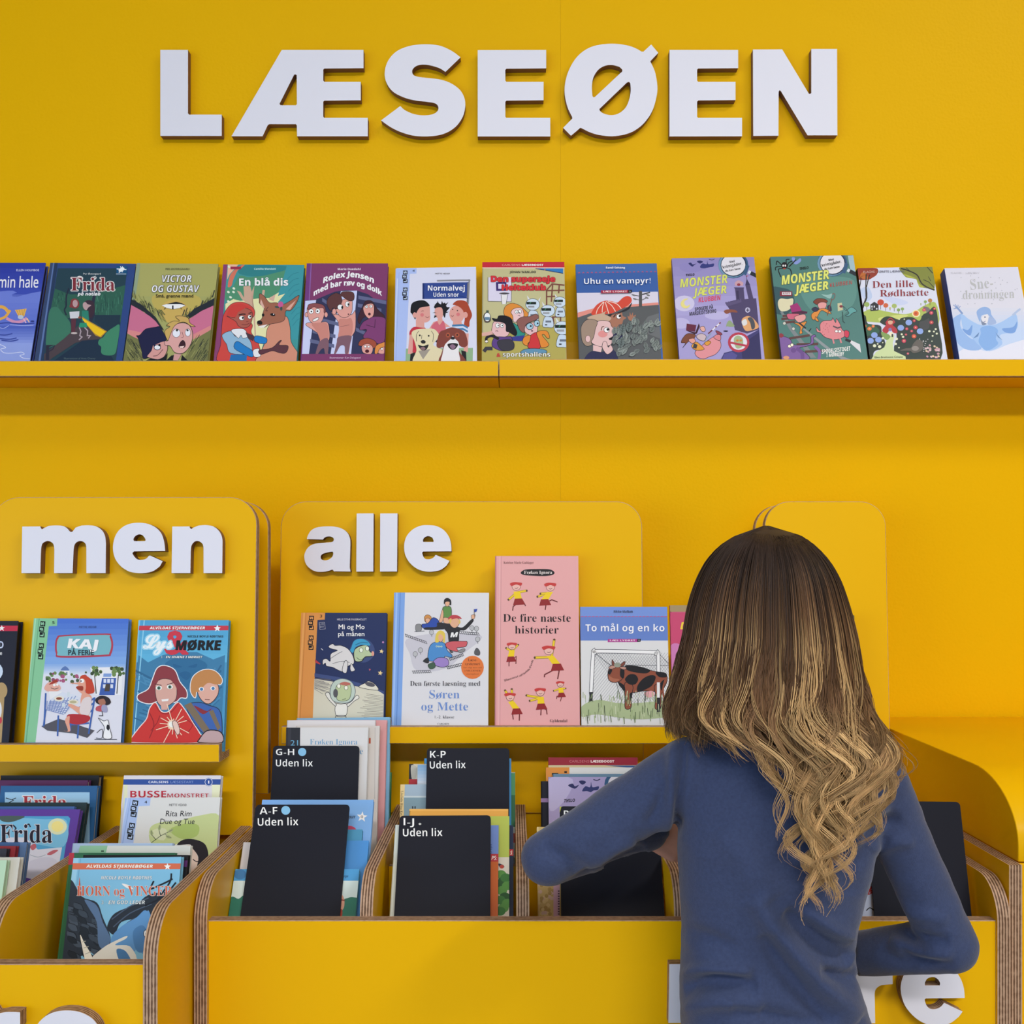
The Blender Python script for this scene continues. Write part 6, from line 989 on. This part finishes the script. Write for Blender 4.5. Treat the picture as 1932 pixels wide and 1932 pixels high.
# --- third bin
g = 'books in the rear of the third bin'
b = bk('dark red topped book, last in the third bin', g, 1034.6, 1203, 1429, 1.745, 12, RE, '8c2436', .013)
A = b.art.at(720, 1380, 3.331); A.R('942638', 1040, 160, 1650, 212).R('d0c4a0', 1040, 212, 1650, 240).P('3a5a94', '1400,214 1600,214 1600,232').T('c47c84', 'CARLSENS', 1180, 195, 1305, 14, 'light').T('ecdcdc', 'LÆSEBOOST', 1314, 195, 1462, 14, 'sans', .02)
b = bk('orange and white reader second from the back in the third bin', g, 1030, 1205, 1448, 1.730, 12, RE, 'dcdadc', .012, 'd98a40')
A = b.art.at(720, 1380, 3.331); A.R('de9044', 1020, 225, 1180, 420).R('17171c', 1070, 262, 1110, 275).R('17171c', 1148, 250, 1165, 262)
b = bk('light blue backed book behind the lilac one in the third bin', g, 1043, 1208, 1460, 1.716, 12, RE, '6c8ca8', .011)
b = bk('dark navy book with a lilac band left of the lilac one in the third bin', g, 1020.5, 1180, 1474, 1.7035, 12, RE, '1c1e2e', .010)
b.art.at(720, 1380, 3.331).R('a888bc', 995, 420, 1120, 445)
b = bk('lilac book with bats, half behind the raised sleeve', g, 1034.6, 1198, 1466, 1.688, 12, RE, '9d90bc', .013, '6c5c94')
A = b.art.at(720, 1380, 3.331); A.R('a498c4', 1040, 285, 1700, 700).S('b8aed4', '1050,300 1200,300 1160,420 1060,500').S('2a2d5c', '1172,340 1200,328 1215,345 1240,335 1215,360').S('2a2d5c', '1240,315 1262,308 1285,318 1262,335').S('31386c', '1260,375 1280,345 1310,350 1316,318 1325,350 1365,345 1358,368 1330,372 1315,382 1290,375').L('2a2a4c', 6, '1332,302 1352,308 1372,300', True).T('1d1b26', 'THILO', 1148, 446, 1216, 20, 'sansit', .02, y1=442).E('35587e', 1490, 330, 90, 80).E('d5d1dc', 1495, 330, 72, 64)
g = 'books in the front of the third bin'
b = bk('brown speckled book with a pinkish spine left of the black card', g, 1013, 1180, 1560, 1.440, 30, FR, 'c0a468', .014, 'd4bc84')
A = b.art.at(720, 1380, 3.331); A.P('d8c088', '930,500 985,500 985,1170 938,1170')
for i in range(40): A.E(rd.choice(['d0b880', 'a88c50', 'c8a898']), rd.uniform(985, 1080), rd.uniform(900, 1150), 12)
A.P('c49cb0', '1080,500 1125,500 1118,1170 1080,1170')
for i in range(10): A.R('4a3848', 1108, 1000 + i * 16, 1118, 1008 + i * 16)
b = card('black divider card under the raised sleeve, lettered with one letter', 1056, 1241, 1521, 1.425, 31, FR, y1=1523)
b.art.at(720, 1380, 3.331).P('b8c040', '1100,540 1118,475 1130,472 1112,540').T('f2f2f2', 'R', 1145, 540, 1180, 44, 'sans', -.012)
# --- fourth and fifth bins, mostly behind the girl
g = 'books in the fourth bin'
b = bk('reddish brown book in the bin right behind the girl', g, 1280, 1420, 1565, 1.487, 20, FR, '7c4a3c', .014, '2c3c6c')
b = bk('dark blue book in the bin right behind the girl', g, 1274, 1420, 1575, 1.468, 20, FR, '2f4880', .012)
b = bk('pale blue book with a red letter between the body and the right sleeve', g, 1590, 1740, 1560, 1.4285, 16, FR, 'b8c4e4', .011)
A = b.art.at(1180, 1380, 2.569); A.R('bcc8e8', 1080, 500, 1220, 930).T('c03a3c', 'b', 1172, 790, 1200, 42, 'script', .02).L('2a2a34', 5, '1168,868 1185,855 1205,868', True).P('a8b4d8', '1100,905 1120,800 1140,905')
b = card('blank black divider card right of the girl', 1633, 1811, 1511, 1.4225, 15.5, FR, y1=1513)
for o_ in BOOKS: o_.art.build()
# ---------------------------------------------------------------- the girl
GD = 1.25
def capsule_mesh(bm, a, b, ra, rb, n=14, m=6):
    a, b = Vector(a), Vector(b); ax = (b - a); L = ax.length or 1e-6; ax = ax / L
    u = ax.orthogonal().normalized(); w = ax.cross(u); rings = []
    prof = [(-ra * math.cos(t), ra * math.sin(t)) for t in [math.pi / 2 * i / m for i in range(1, m + 1)]]
    prof += [(L + rb * math.sin(t), rb * math.cos(t)) for t in [math.pi / 2 * i / m for i in range(0, m)]]
    for h, r in prof: rings.append([bm.verts.new(a + ax * h + (u * math.cos(2 * math.pi * k / n) + w * math.sin(2 * math.pi * k / n)) * r) for k in range(n)])
    p0 = bm.verts.new(a - ax * ra); p1 = bm.verts.new(b + ax * rb)
    for k in range(n):
        bm.faces.new((p0, rings[0][(k + 1) % n], rings[0][k])); bm.faces.new((p1, rings[-1][k], rings[-1][(k + 1) % n]))
        for r, s in zip(rings, rings[1:]): bm.faces.new((r[k], r[(k + 1) % n], s[(k + 1) % n], s[k]))
def ellipsoid(bm, c, r, rot=None):
    M = Matrix.Translation(c) @ (rot.to_4x4() if rot else Matrix()) @ Matrix.Diagonal((*r, 1))
    bmesh.ops.create_uvsphere(bm, u_segments=24, v_segments=16, radius=1, matrix=M)
def loft(bm, rings):
    """rings: (centre, ax, ay) superellipses stacked in z"""
    n = 36; vs = []
    for c, ax, ay in rings:
        row = []
        for k in range(n):
            t = 2 * math.pi * k / n; ct, st = math.cos(t), math.sin(t); e = 0.82
            row.append(bm.verts.new((c[0] + ax * math.copysign(abs(ct) ** e, ct), c[1] + ay * math.copysign(abs(st) ** e, st), c[2])))
        vs.append(row)
    for r, s in zip(vs, vs[1:]):
        for k in range(n): bm.faces.new((r[k], r[(k + 1) % n], s[(k + 1) % n], s[k]))
    bm.faces.new(vs[0][::-1]); bm.faces.new(vs[-1])
def remeshed(name, bm, voxel, smooth, parent, mats):
    bmesh.ops.recalc_face_normals(bm, faces=bm.faces)
    me = bpy.data.meshes.new('m'); bm.to_mesh(me); bm.free(); o = link(name, me, None, mats)
    r = o.modifiers.new('r', 'REMESH'); r.mode = 'VOXEL'; r.voxel_size = voxel
    s = o.modifiers.new('s', 'SMOOTH'); s.iterations = smooth; s.factor = 0.5
    dg = bpy.context.evaluated_depsgraph_get(); me2 = bpy.data.meshes.new_from_object(o.evaluated_get(dg)); o.modifiers.clear()
    o.data = me2
    if not me2.materials:
        for m in mats: me2.materials.append(m)
    me2.polygons.foreach_set('use_smooth', [True] * len(me2.polygons))
    if parent is not None: o.parent = parent; o.matrix_parent_inverse = parent.matrix_world.inverted()
    return o
M_SKIN = mat('skin', (0.66, 0.36, 0.27), 0.5, 0.35)
M_KNIT = mat('blue_knit', (0.036, 0.050, 0.106), 0.85, 0.15, sheen=0.2, var=(260, 0.25, (0.048, 0.067, 0.140)), bump=(700, 0.35, 0.0015))
M_JEAN = mat('dark_denim', (0.03, 0.04, 0.075), 0.8, 0.2, bump=(900, 0.3, 0.001))
M_SHOE = mat('grey_shoe', (0.25, 0.25, 0.27), 0.6, 0.3)
M_HAIR = mat('hair_strands', rough=0.45, spec=0.16, attr='ink')
hips = W3(1462, 1985, GD)
girl = tag(empty('person', (hips.x, GD, 0)), 'girl with long wavy blond hair and blue jumper, seen from behind, reaching into the bins', 'person')
girl['kind'] = 'thing'; bpy.context.view_layer.update()
SL, EL, WL = W3(1305, 1457, 1.25), W3(1032, 1620, 1.275), W3(1222, 1568, 1.40)
SR, ER, WR = W3(1652, 1478, 1.25), W3(1793, 1784, 1.262), W3(1612, 1800, 1.355)
HC = W3(1450, 1155, 1.27)
# body: one continuous skin
bm = bmesh.new()
ellipsoid(bm, HC, (0.068, 0.086, 0.1)); ellipsoid(bm, HC + Vector((0, 0.026, -0.05)), (0.056, 0.058, 0.06))
ellipsoid(bm, HC + Vector((0, 0.088, -0.02)), (0.011, 0.014, 0.018)); ellipsoid(bm, HC + Vector((0, 0.078, -0.058)), (0.020, 0.008, 0.005)); ellipsoid(bm, HC + Vector((0, 0.076, -0.066)), (0.016, 0.009, 0.005))
for s in (-1, 1): ellipsoid(bm, HC + Vector((s * 0.069, 0.0, -0.015)), (0.008, 0.018, 0.028))
NB = W3(1465, 1400, 1.255)
capsule_mesh(bm, HC + Vector((0, -0.015, -0.06)), NB, 0.036, 0.04)
loft(bm, [(W3(1465, 1900, GD), 0.088, 0.056), (W3(1450, 1750, GD), 0.078, 0.042), (W3(1465, 1500, GD), 0.10, 0.052), (W3(1468, 1440, GD), 0.09, 0.05)])
capsule_mesh(bm, NB, SL, 0.03, 0.024); capsule_mesh(bm, NB, SR, 0.03, 0.024)
for S, E_, W_ in ((SL, EL, WL), (SR, ER, WR)): capsule_mesh(bm, S, E_, 0.025, 0.019); capsule_mesh(bm, E_, W_, 0.019, 0.017)
for s in (-1, 1):
    hp = Vector((hips.x + s * 0.05, GD, hips.z + 0.02)); kn = Vector((hips.x + s * 0.055, GD + 0.01, 0.34)); an = Vector((hips.x + s * 0.06, GD, 0.06))
    capsule_mesh(bm, hp, kn, 0.056, 0.042); capsule_mesh(bm, kn, an, 0.042, 0.028); capsule_mesh(bm, an + Vector((0, -0.02, -0.03)), an + Vector((0, 0.1, -0.038)), 0.024, 0.018)
def hand(bm, W_, d, up, side, curl):
    """palm, four unequal bent fingers and a thumb from the palm's side"""
    d = d.normalized(); s = (side - d * side.dot(d)).normalized(); n = d.cross(s).normalized()
    if n.dot(up) < 0: n = -n
    pc = W_ + d * 0.038
    for k in range(4):
        q = s * (k - 1.5) * 0.0125; capsule_mesh(bm, W_ + d * 0.006 + q * 0.6, W_ + d * 0.058 + q, 0.0105, 0.0085, 10, 4)
        ln = (0.040, 0.047, 0.044, 0.034)[k]; p = W_ + d * 0.06 + q; ang = 0.25
        for seg, r0, r1 in ((0.45, .0072, .0066), (0.32, .0066, .006), (0.23, .006, .0052)):
            dv = d * math.cos(ang) - n * math.sin(ang); e = p + dv * ln * seg; capsule_mesh(bm, p, e, r0, r1, 10, 4); p = e; ang += curl
    t0 = W_ + d * 0.018 - s * 0.019; t1 = t0 + d * 0.022 - s * 0.015 - n * 0.006; t2 = t1 + d * 0.02 - s * 0.003 - n * 0.008
    capsule_mesh(bm, t0, t1, .0095, .008, 10, 4); capsule_mesh(bm, t1, t2, .0078, .0062, 10, 4)
hand(bm, WL, W3(1255, 1582, 1.415) - WL, Vector((0, -0.3, 1)), Vector((0, 0.2, -1)), 0.5)
hand(bm, WR, Vector((-1, 0.35, 0.1)), Vector((0, 1, 0.2)), Vector((0, 0, -1)), 0.5)
remeshed('body', bm, 0.0032, 3, girl, [M_SKIN])
for s in (-1, 1):
    bm = bmesh.new(); ellipsoid(bm, HC + Vector((s * 0.028, 0.076, 0.0)), (0.011, 0.009, 0.0095)); me = bpy.data.meshes.new('m'); bm.to_mesh(me); bm.free()
    me.transform(Matrix.Translation(-girl.location)); o = link('eye', me, girl, [mat('eye_white', (0.8, 0.8, 0.8), 0.2, 0.5)])
    for nm, c, r, cl in (('iris', (s * 0.028, 0.0838, 0.0), (0.0052, 0.0016, 0.0052), (0.10, 0.17, 0.22)), ('eyebrow', (s * 0.029, 0.0785, 0.0195), (0.013, 0.004, 0.0024), (0.10, 0.06, 0.035))):
        bm = bmesh.new(); ellipsoid(bm, HC + Vector(c), r); me = bpy.data.meshes.new('m'); bm.to_mesh(me); bm.free(); me.transform(Matrix.Translation(-girl.location)); link(nm, me, o if nm == 'iris' else girl, [mat(nm, cl, 0.4)])
# jumper
PXJ = [(1385, 1418, 1530, .042), (1402, 1345, 1600, .052), (1425, 1302, 1652, .060), (1460, 1286, 1676, .067), (1510, 1283, 1680, .072), (1560, 1280, 1662, .074), (1600, 1279, 1648, .074), (1650, 1281, 1637, .072), (1700, 1284, 1624, .069), (1750, 1287, 1612, .066), (1800, 1287, 1608, .066), (1850, 1283, 1615, .068), (1900, 1284, 1632, .073), (1940, 1288, 1646, .078), (1995, 1290, 1652, .082)]
bm = bmesh.new()
loft(bm, [(Vector(((W3(a, y, GD).x + W3(b, y, GD).x) / 2, GD, W3(0, y, GD).z)), (b - a) / 2 * GD / F, t) for y, a, b, t in PXJ])
capsule_mesh(bm, W3(1430, 1428, 1.25), SL, 0.034, 0.044); capsule_mesh(bm, W3(1510, 1432, 1.25), SR, 0.034, 0.039)
capsule_mesh(bm, SL, EL, 0.0445, 0.034, 20); capsule_mesh(bm, EL, WL, 0.034, 0.027, 20)
capsule_mesh(bm, SR, (SR + ER) / 2, 0.0385, 0.0345, 20); capsule_mesh(bm, (SR + ER) / 2, ER, 0.0345, 0.034, 20); capsule_mesh(bm, ER, WR, 0.0335, 0.0285, 20)
jm = remeshed('jumper', bm, 0.0036, 10, girl, [M_KNIT])
# cloth folds pressed into the mesh: (pixel path, height, width)
FOLDS = [('1420,1690 1475,1770 1540,1850 1620,1925', .0085, .013), ('1480,1720 1540,1775 1610,1810', -.0075, .010), ('1520,1715 1570,1750 1610,1770', .005, .008), ('1440,1760 1500,1850 1570,1930', -.006, .011),
         ('1285,1842 1340,1826 1420,1832', .005, .008), ('1290,1862 1350,1850 1430,1862', -.006, .009), ('1288,1905 1360,1888 1440,1905', .005, .010), ('1282,1755 1330,1768 1390,1790', -.003, .009), ('1540,1830 1590,1845 1618,1838', -.006, .007), ('1380,1900 1450,1918 1540,1935', -.004, .01),
         ('1640,1590 1660,1560 1700,1545', -.006, .008), ('1650,1610 1690,1590 1725,1590', .004, .007), ('1600,1640 1640,1600 1660,1570', -.005, .009), ('1690,1745 1730,1770 1790,1775', -.006, .007), ('1680,1770 1730,1795 1800,1800', .005, .007), ('1700,1790 1740,1815 1800,1822', -.005, .007), ('1690,1705 1725,1725 1790,1735', .004, .008), ('1660,1790 1690,1810 1730,1825', -.004, .007),
         ('1270,1400 1268,1450 1262,1520 1255,1580', .003, .007), ('1290,1400 1286,1460 1280,1530 1274,1580', -.005, .005), ('1140,1640 1180,1618 1220,1600', -.005, .008), ('1110,1640 1160,1600 1200,1590', .003, .008), ('1220,1560 1245,1520 1255,1470', -.003, .008), ('1020,1600 1060,1615 1090,1645', -.003, .009),
         ('1360,1560 1420,1640 1450,1700', .003, .02), ('1560,1560 1590,1620 1600,1690', -.003, .014)]
me = jm.data; n = len(me.vertices); co = np.empty(n * 3); me.vertices.foreach_get('co', co); co = co.reshape(-1, 3)
no = np.empty(n * 3); me.vertices.foreach_get('normal', no); no = no.reshape(-1, 3)
wc = co.copy(); px = CX + wc[:, 0] * F / wc[:, 1]; py = HY - (wc[:, 2] - Z0) * F / wc[:, 1]; face_w = np.clip(-no[:, 1] * 1.6 + 0.25, 0, 1)
disp = np.zeros(n)
for fi, (path, h, w) in enumerate(FOLDS):
    h *= .55 if 10 <= fi <= 17 else 1
    q = np.array(catmull(pp(path), False, 6)); wp = w * F / 1.2; best = np.full(n, 1e9); ends = np.zeros(n)
    for i, (a, b) in enumerate(zip(q, q[1:])):
        ab = b - a; t = np.clip(((px - a[0]) * ab[0] + (py - a[1]) * ab[1]) / (ab @ ab), 0, 1)
        dd = np.hypot(px - a[0] - t * ab[0], py - a[1] - t * ab[1]); better = dd < best; best = np.where(better, dd, best)
        s_ = (i + t) / (len(q) - 1); ends = np.where(better, np.sin(np.pi * np.clip(s_, 0, 1)) ** .5, ends)
    disp += 2.5 * h * np.exp(-(best / wp) ** 2) * ends * face_w
for i in range(n): disp[i] += 0.0016 * noise.noise(Vector(wc[i]) * 22) + 0.0011 * noise.noise(Vector((wc[i][0] * 30, wc[i][1] * 30, wc[i][2] * 55)))
disp = np.maximum(disp, -.0095); co += no * disp[:, None]; me.vertices.foreach_set('co', co.ravel()); me.update()
bm = bmesh.new(); loft(bm, [(Vector((hips.x, GD, z)), a, b) for z, a, b in ((0.55, .085, .075), (0.62, .102, .08), (0.68, .100, .076))])
for s in (-1, 1):
    hp = Vector((hips.x + s * 0.05, GD, hips.z)); kn = Vector((hips.x + s * 0.055, GD + 0.01, 0.34)); an = Vector((hips.x + s * 0.06, GD, 0.085))
    capsule_mesh(bm, hp, kn, 0.068, 0.05); capsule_mesh(bm, kn, an, 0.05, 0.04)
remeshed('trousers', bm, 0.007, 4, girl, [M_JEAN])
for s in (-1, 1):
    bm = bmesh.new(); an = Vector((hips.x + s * 0.06, GD, 0.03)); capsule_mesh(bm, an + Vector((0, -0.03, 0.012)), an + Vector((0, 0.1, 0.0)), 0.038, 0.03); remeshed('shoe', bm, 0.005, 4, girl, [M_SHOE])
# hair
_g = np.arange(990, 1725, 1.0)
def itp(tab, y):
    k = id(tab)
    if k not in _it:
        v = np.interp(_g, [r[0] for r in tab], [r[1] for r in tab]); w = 13
        for _ in range(2): v = np.convolve(np.pad(v, w, mode='reflect', reflect_type='odd'), np.ones(2 * w + 1) / (2 * w + 1), 'valid')
        _it[k] = v
    return np.interp(y, _g, _it[k])
_it = {}
XL = [(994, 1428), (997, 1416), (1005, 1398), (1015, 1380), (1030, 1361), (1060, 1342), (1100, 1322), (1150, 1307), (1200, 1299), (1250, 1288), (1300, 1278), (1350, 1270), (1385, 1274), (1400, 1280)]
XR = [(994, 1466), (997, 1482), (1005, 1503), (1015, 1518), (1030, 1535), (1060, 1556), (1100, 1577), (1150, 1593), (1200, 1606), (1250, 1613), (1300, 1621), (1350, 1632), (1385, 1648), (1400, 1655)]
BD = [(994, .012), (997, .026), (1005, .046), (1015, .058), (1030, .071), (1060, .086), (1100, .096), (1150, .101), (1200, .102), (1300, .099), (1350, .097), (1400, .097), (1500, .097)]
LL = [(1330, 1290), (1400, 1375), (1450, 1412), (1500, 1428), (1550, 1440), (1600, 1452), (1650, 1490), (1720, 1512)]
LR = [(1330, 1628), (1400, 1662), (1450, 1666), (1500, 1648), (1550, 1628), (1600, 1606), (1650, 1588), (1720, 1556)]
def env(th, y, k=1.0):
    """hair surface at angle th (0 = back of head) and photo row y"""
    a0, a1 = itp(XL, y), itp(XR, y); c = (a0 + a1) / 2; tp = np.sqrt(np.clip((y - 991.5) / 17, .02, 1)); a = (a1 - a0) / 2 * tp
    x = (c - CX) * 1.255 / F + k * a * 1.255 / F * np.sin(th); d = 1.262 - k * itp(BD, y) * tp * np.cos(th)
    z = Z0 - (y - HY) * 1.255 / F; return x, d, z
NL, NS, NP = 290, 27, 44
pts = []; cols = []; rads = []
for l in range(NL):
    fly = l >= NL - 14
    front = 200 <= l < 246
    th0 = rng.uniform(-1.95, 1.95) if l % 5 else rng.uniform(-1.3, 1.3)
    if front: th0 = rng.uniform(1.95, 3.05) * (1 if l % 2 else -1)
    u0 = (math.sin(max(-1.57, min(1.57, th0))) + 1) / 2
    back = abs(th0) < 1.25
    if u0 < 0.10 or not back: yend = rng.uniform(1330, 1392)
    elif u0 < 0.26: yend = rng.uniform(1360, 1420)
    elif u0 < 0.42: yend = 1400 + 200 * rng.uniform(0, 1) ** 1.2
    elif u0 < 0.80: yend = 1430 + 280 * rng.uniform(0, 1) ** 1.1
    else: yend = 1410 + 170 * rng.uniform(0, 1) ** 1.2
    ph, wl, amp = rng.uniform(0, 6.28), rng.uniform(150, 290), rng.uniform(.5, 1.5) * (1.8 if fly else 1)
    ph2 = rng.uniform(0, 6.28); lay = rng.uniform(0, 1); hl = rng.uniform(.75, 1.1) if rng.uniform() < .13 else rng.uniform(0, .22); dark = rng.uniform(.55, 1.15); lay = max(lay, .9) if hl > .5 else lay * .8
    lowd = 1.0 if hl > .5 else rng.uniform(0, .9); ush = rng.uniform(-.06, .06)
    for s in range(3 if fly else 9 if hl > .5 else NS):
        sp = rng.normal(0, .05); th = th0 + sp; ye = yend + rng.normal(0, 14); y0 = rng.uniform(992, 1000); y = y0 + (ye - y0) * np.linspace(0, 1, NP) ** .78; t = (y - 994) / (1700 - 994)
        tip = np.clip((y - 1200) / max(ye - 1200, 60), 0, 1); thv = th0 + sp * (1 - .9 * tip ** .9)
        if front: fr = np.clip((y - 1004) / 120, 0, 1); thv = thv * (1 - fr) + math.copysign(1.72 + .12 * lay, th0) * fr
        k = 0.97 + .05 * lay * np.clip((y - 1000) / 80, 0, 1) + rng.normal(0, .006)
        x, d, z = env(thv, np.minimum(y, 1400), k); z = Z0 - (y - HY) * 1.255 / F
        if back and u0 > .10:
            m = np.clip((y - 1270) / 190, 0, 1); m = m * m * (3 - 2 * m)
            un = np.clip((np.sin(thv) - math.sin(-1.05)) / (2 * math.sin(1.05)) + ush, -.03, 1.03)
            dl = 1.166 - .026 * lowd - .002 * s / NS - .012 * np.clip((y - 1500) / 200, 0, 1) * lowd
            xl = (itp(LL, y) + (itp(LR, y) - itp(LL, y)) * un - CX) * dl / F
            zl = Z0 - (y - HY) * dl / F
            x = x * (1 - m) + xl * m; d = d * (1 - m) + dl * m; z = z * (1 - m) + zl * m
        w = np.clip((y - 1190) / 260, 0, 1) ** 1.3 * amp; wave = 2 * np.pi * (y - 1190) / wl * (1 + .25 * np.clip((y - 1400) / 300, 0, 1)) + ph
        x = x + .015 * w * np.sin(wave + rng.normal(0, .12)) + rng.normal(0, .0018) * np.clip((y - 1000) / 60, 0, 1) + rng.normal(0, .0016) * tip
        d = d - .006 * w * (1 + np.cos(wave + ph2))
        if fly: x = x + .02 * tip ** 2 * math.sin(ph2)
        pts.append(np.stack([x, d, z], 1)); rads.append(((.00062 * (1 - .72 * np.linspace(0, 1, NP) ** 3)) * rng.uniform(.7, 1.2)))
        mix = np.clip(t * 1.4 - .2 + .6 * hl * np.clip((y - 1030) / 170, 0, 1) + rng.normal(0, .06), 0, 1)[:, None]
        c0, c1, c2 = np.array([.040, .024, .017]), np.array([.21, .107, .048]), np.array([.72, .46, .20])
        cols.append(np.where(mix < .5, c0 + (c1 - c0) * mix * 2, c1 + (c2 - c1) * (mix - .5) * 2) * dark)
P = np.array(pts); Cc = np.array(cols); Rr = np.array(rads); ns = len(P)
T = np.gradient(P, axis=1); T /= np.linalg.norm(T, axis=2, keepdims=True) + 1e-9
A1 = np.cross(T, np.array([0, 1.0, 0])); A1 /= np.linalg.norm(A1, axis=2, keepdims=True) + 1e-9; A2 = np.cross(T, A1)
V = np.stack([P + (A1 * math.cos(q) + A2 * math.sin(q)) * Rr[:, :, None] for q in (0, 2.094, 4.189)], 2)  # ns,NP,3,3
idx = np.arange(ns * NP * 3).reshape(ns, NP, 3); Q = []
for k in range(3):
    j = (k + 1) % 3; Q.append(np.stack([idx[:, :-1, k], idx[:, :-1, j], idx[:, 1:, j], idx[:, 1:, k]], -1).reshape(-1, 4))
Q = np.concatenate(Q); me = bpy.data.meshes.new('hair'); me.vertices.add(ns * NP * 3); me.vertices.foreach_set('co', (V.reshape(-1, 3) - np.array(girl.location)).ravel())
me.loops.add(Q.size); me.loops.foreach_set('vertex_index', Q.ravel()); me.polygons.add(len(Q)); me.polygons.foreach_set('loop_start', np.arange(0, Q.size, 4))
me.polygons.foreach_set('use_smooth', [True] * len(Q)); me.update(calc_edges=True); me.validate()
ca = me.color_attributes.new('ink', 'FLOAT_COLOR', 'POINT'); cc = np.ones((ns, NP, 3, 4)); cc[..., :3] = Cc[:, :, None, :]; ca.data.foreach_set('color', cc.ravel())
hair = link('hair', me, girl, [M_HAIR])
# close-lying under layer of hair
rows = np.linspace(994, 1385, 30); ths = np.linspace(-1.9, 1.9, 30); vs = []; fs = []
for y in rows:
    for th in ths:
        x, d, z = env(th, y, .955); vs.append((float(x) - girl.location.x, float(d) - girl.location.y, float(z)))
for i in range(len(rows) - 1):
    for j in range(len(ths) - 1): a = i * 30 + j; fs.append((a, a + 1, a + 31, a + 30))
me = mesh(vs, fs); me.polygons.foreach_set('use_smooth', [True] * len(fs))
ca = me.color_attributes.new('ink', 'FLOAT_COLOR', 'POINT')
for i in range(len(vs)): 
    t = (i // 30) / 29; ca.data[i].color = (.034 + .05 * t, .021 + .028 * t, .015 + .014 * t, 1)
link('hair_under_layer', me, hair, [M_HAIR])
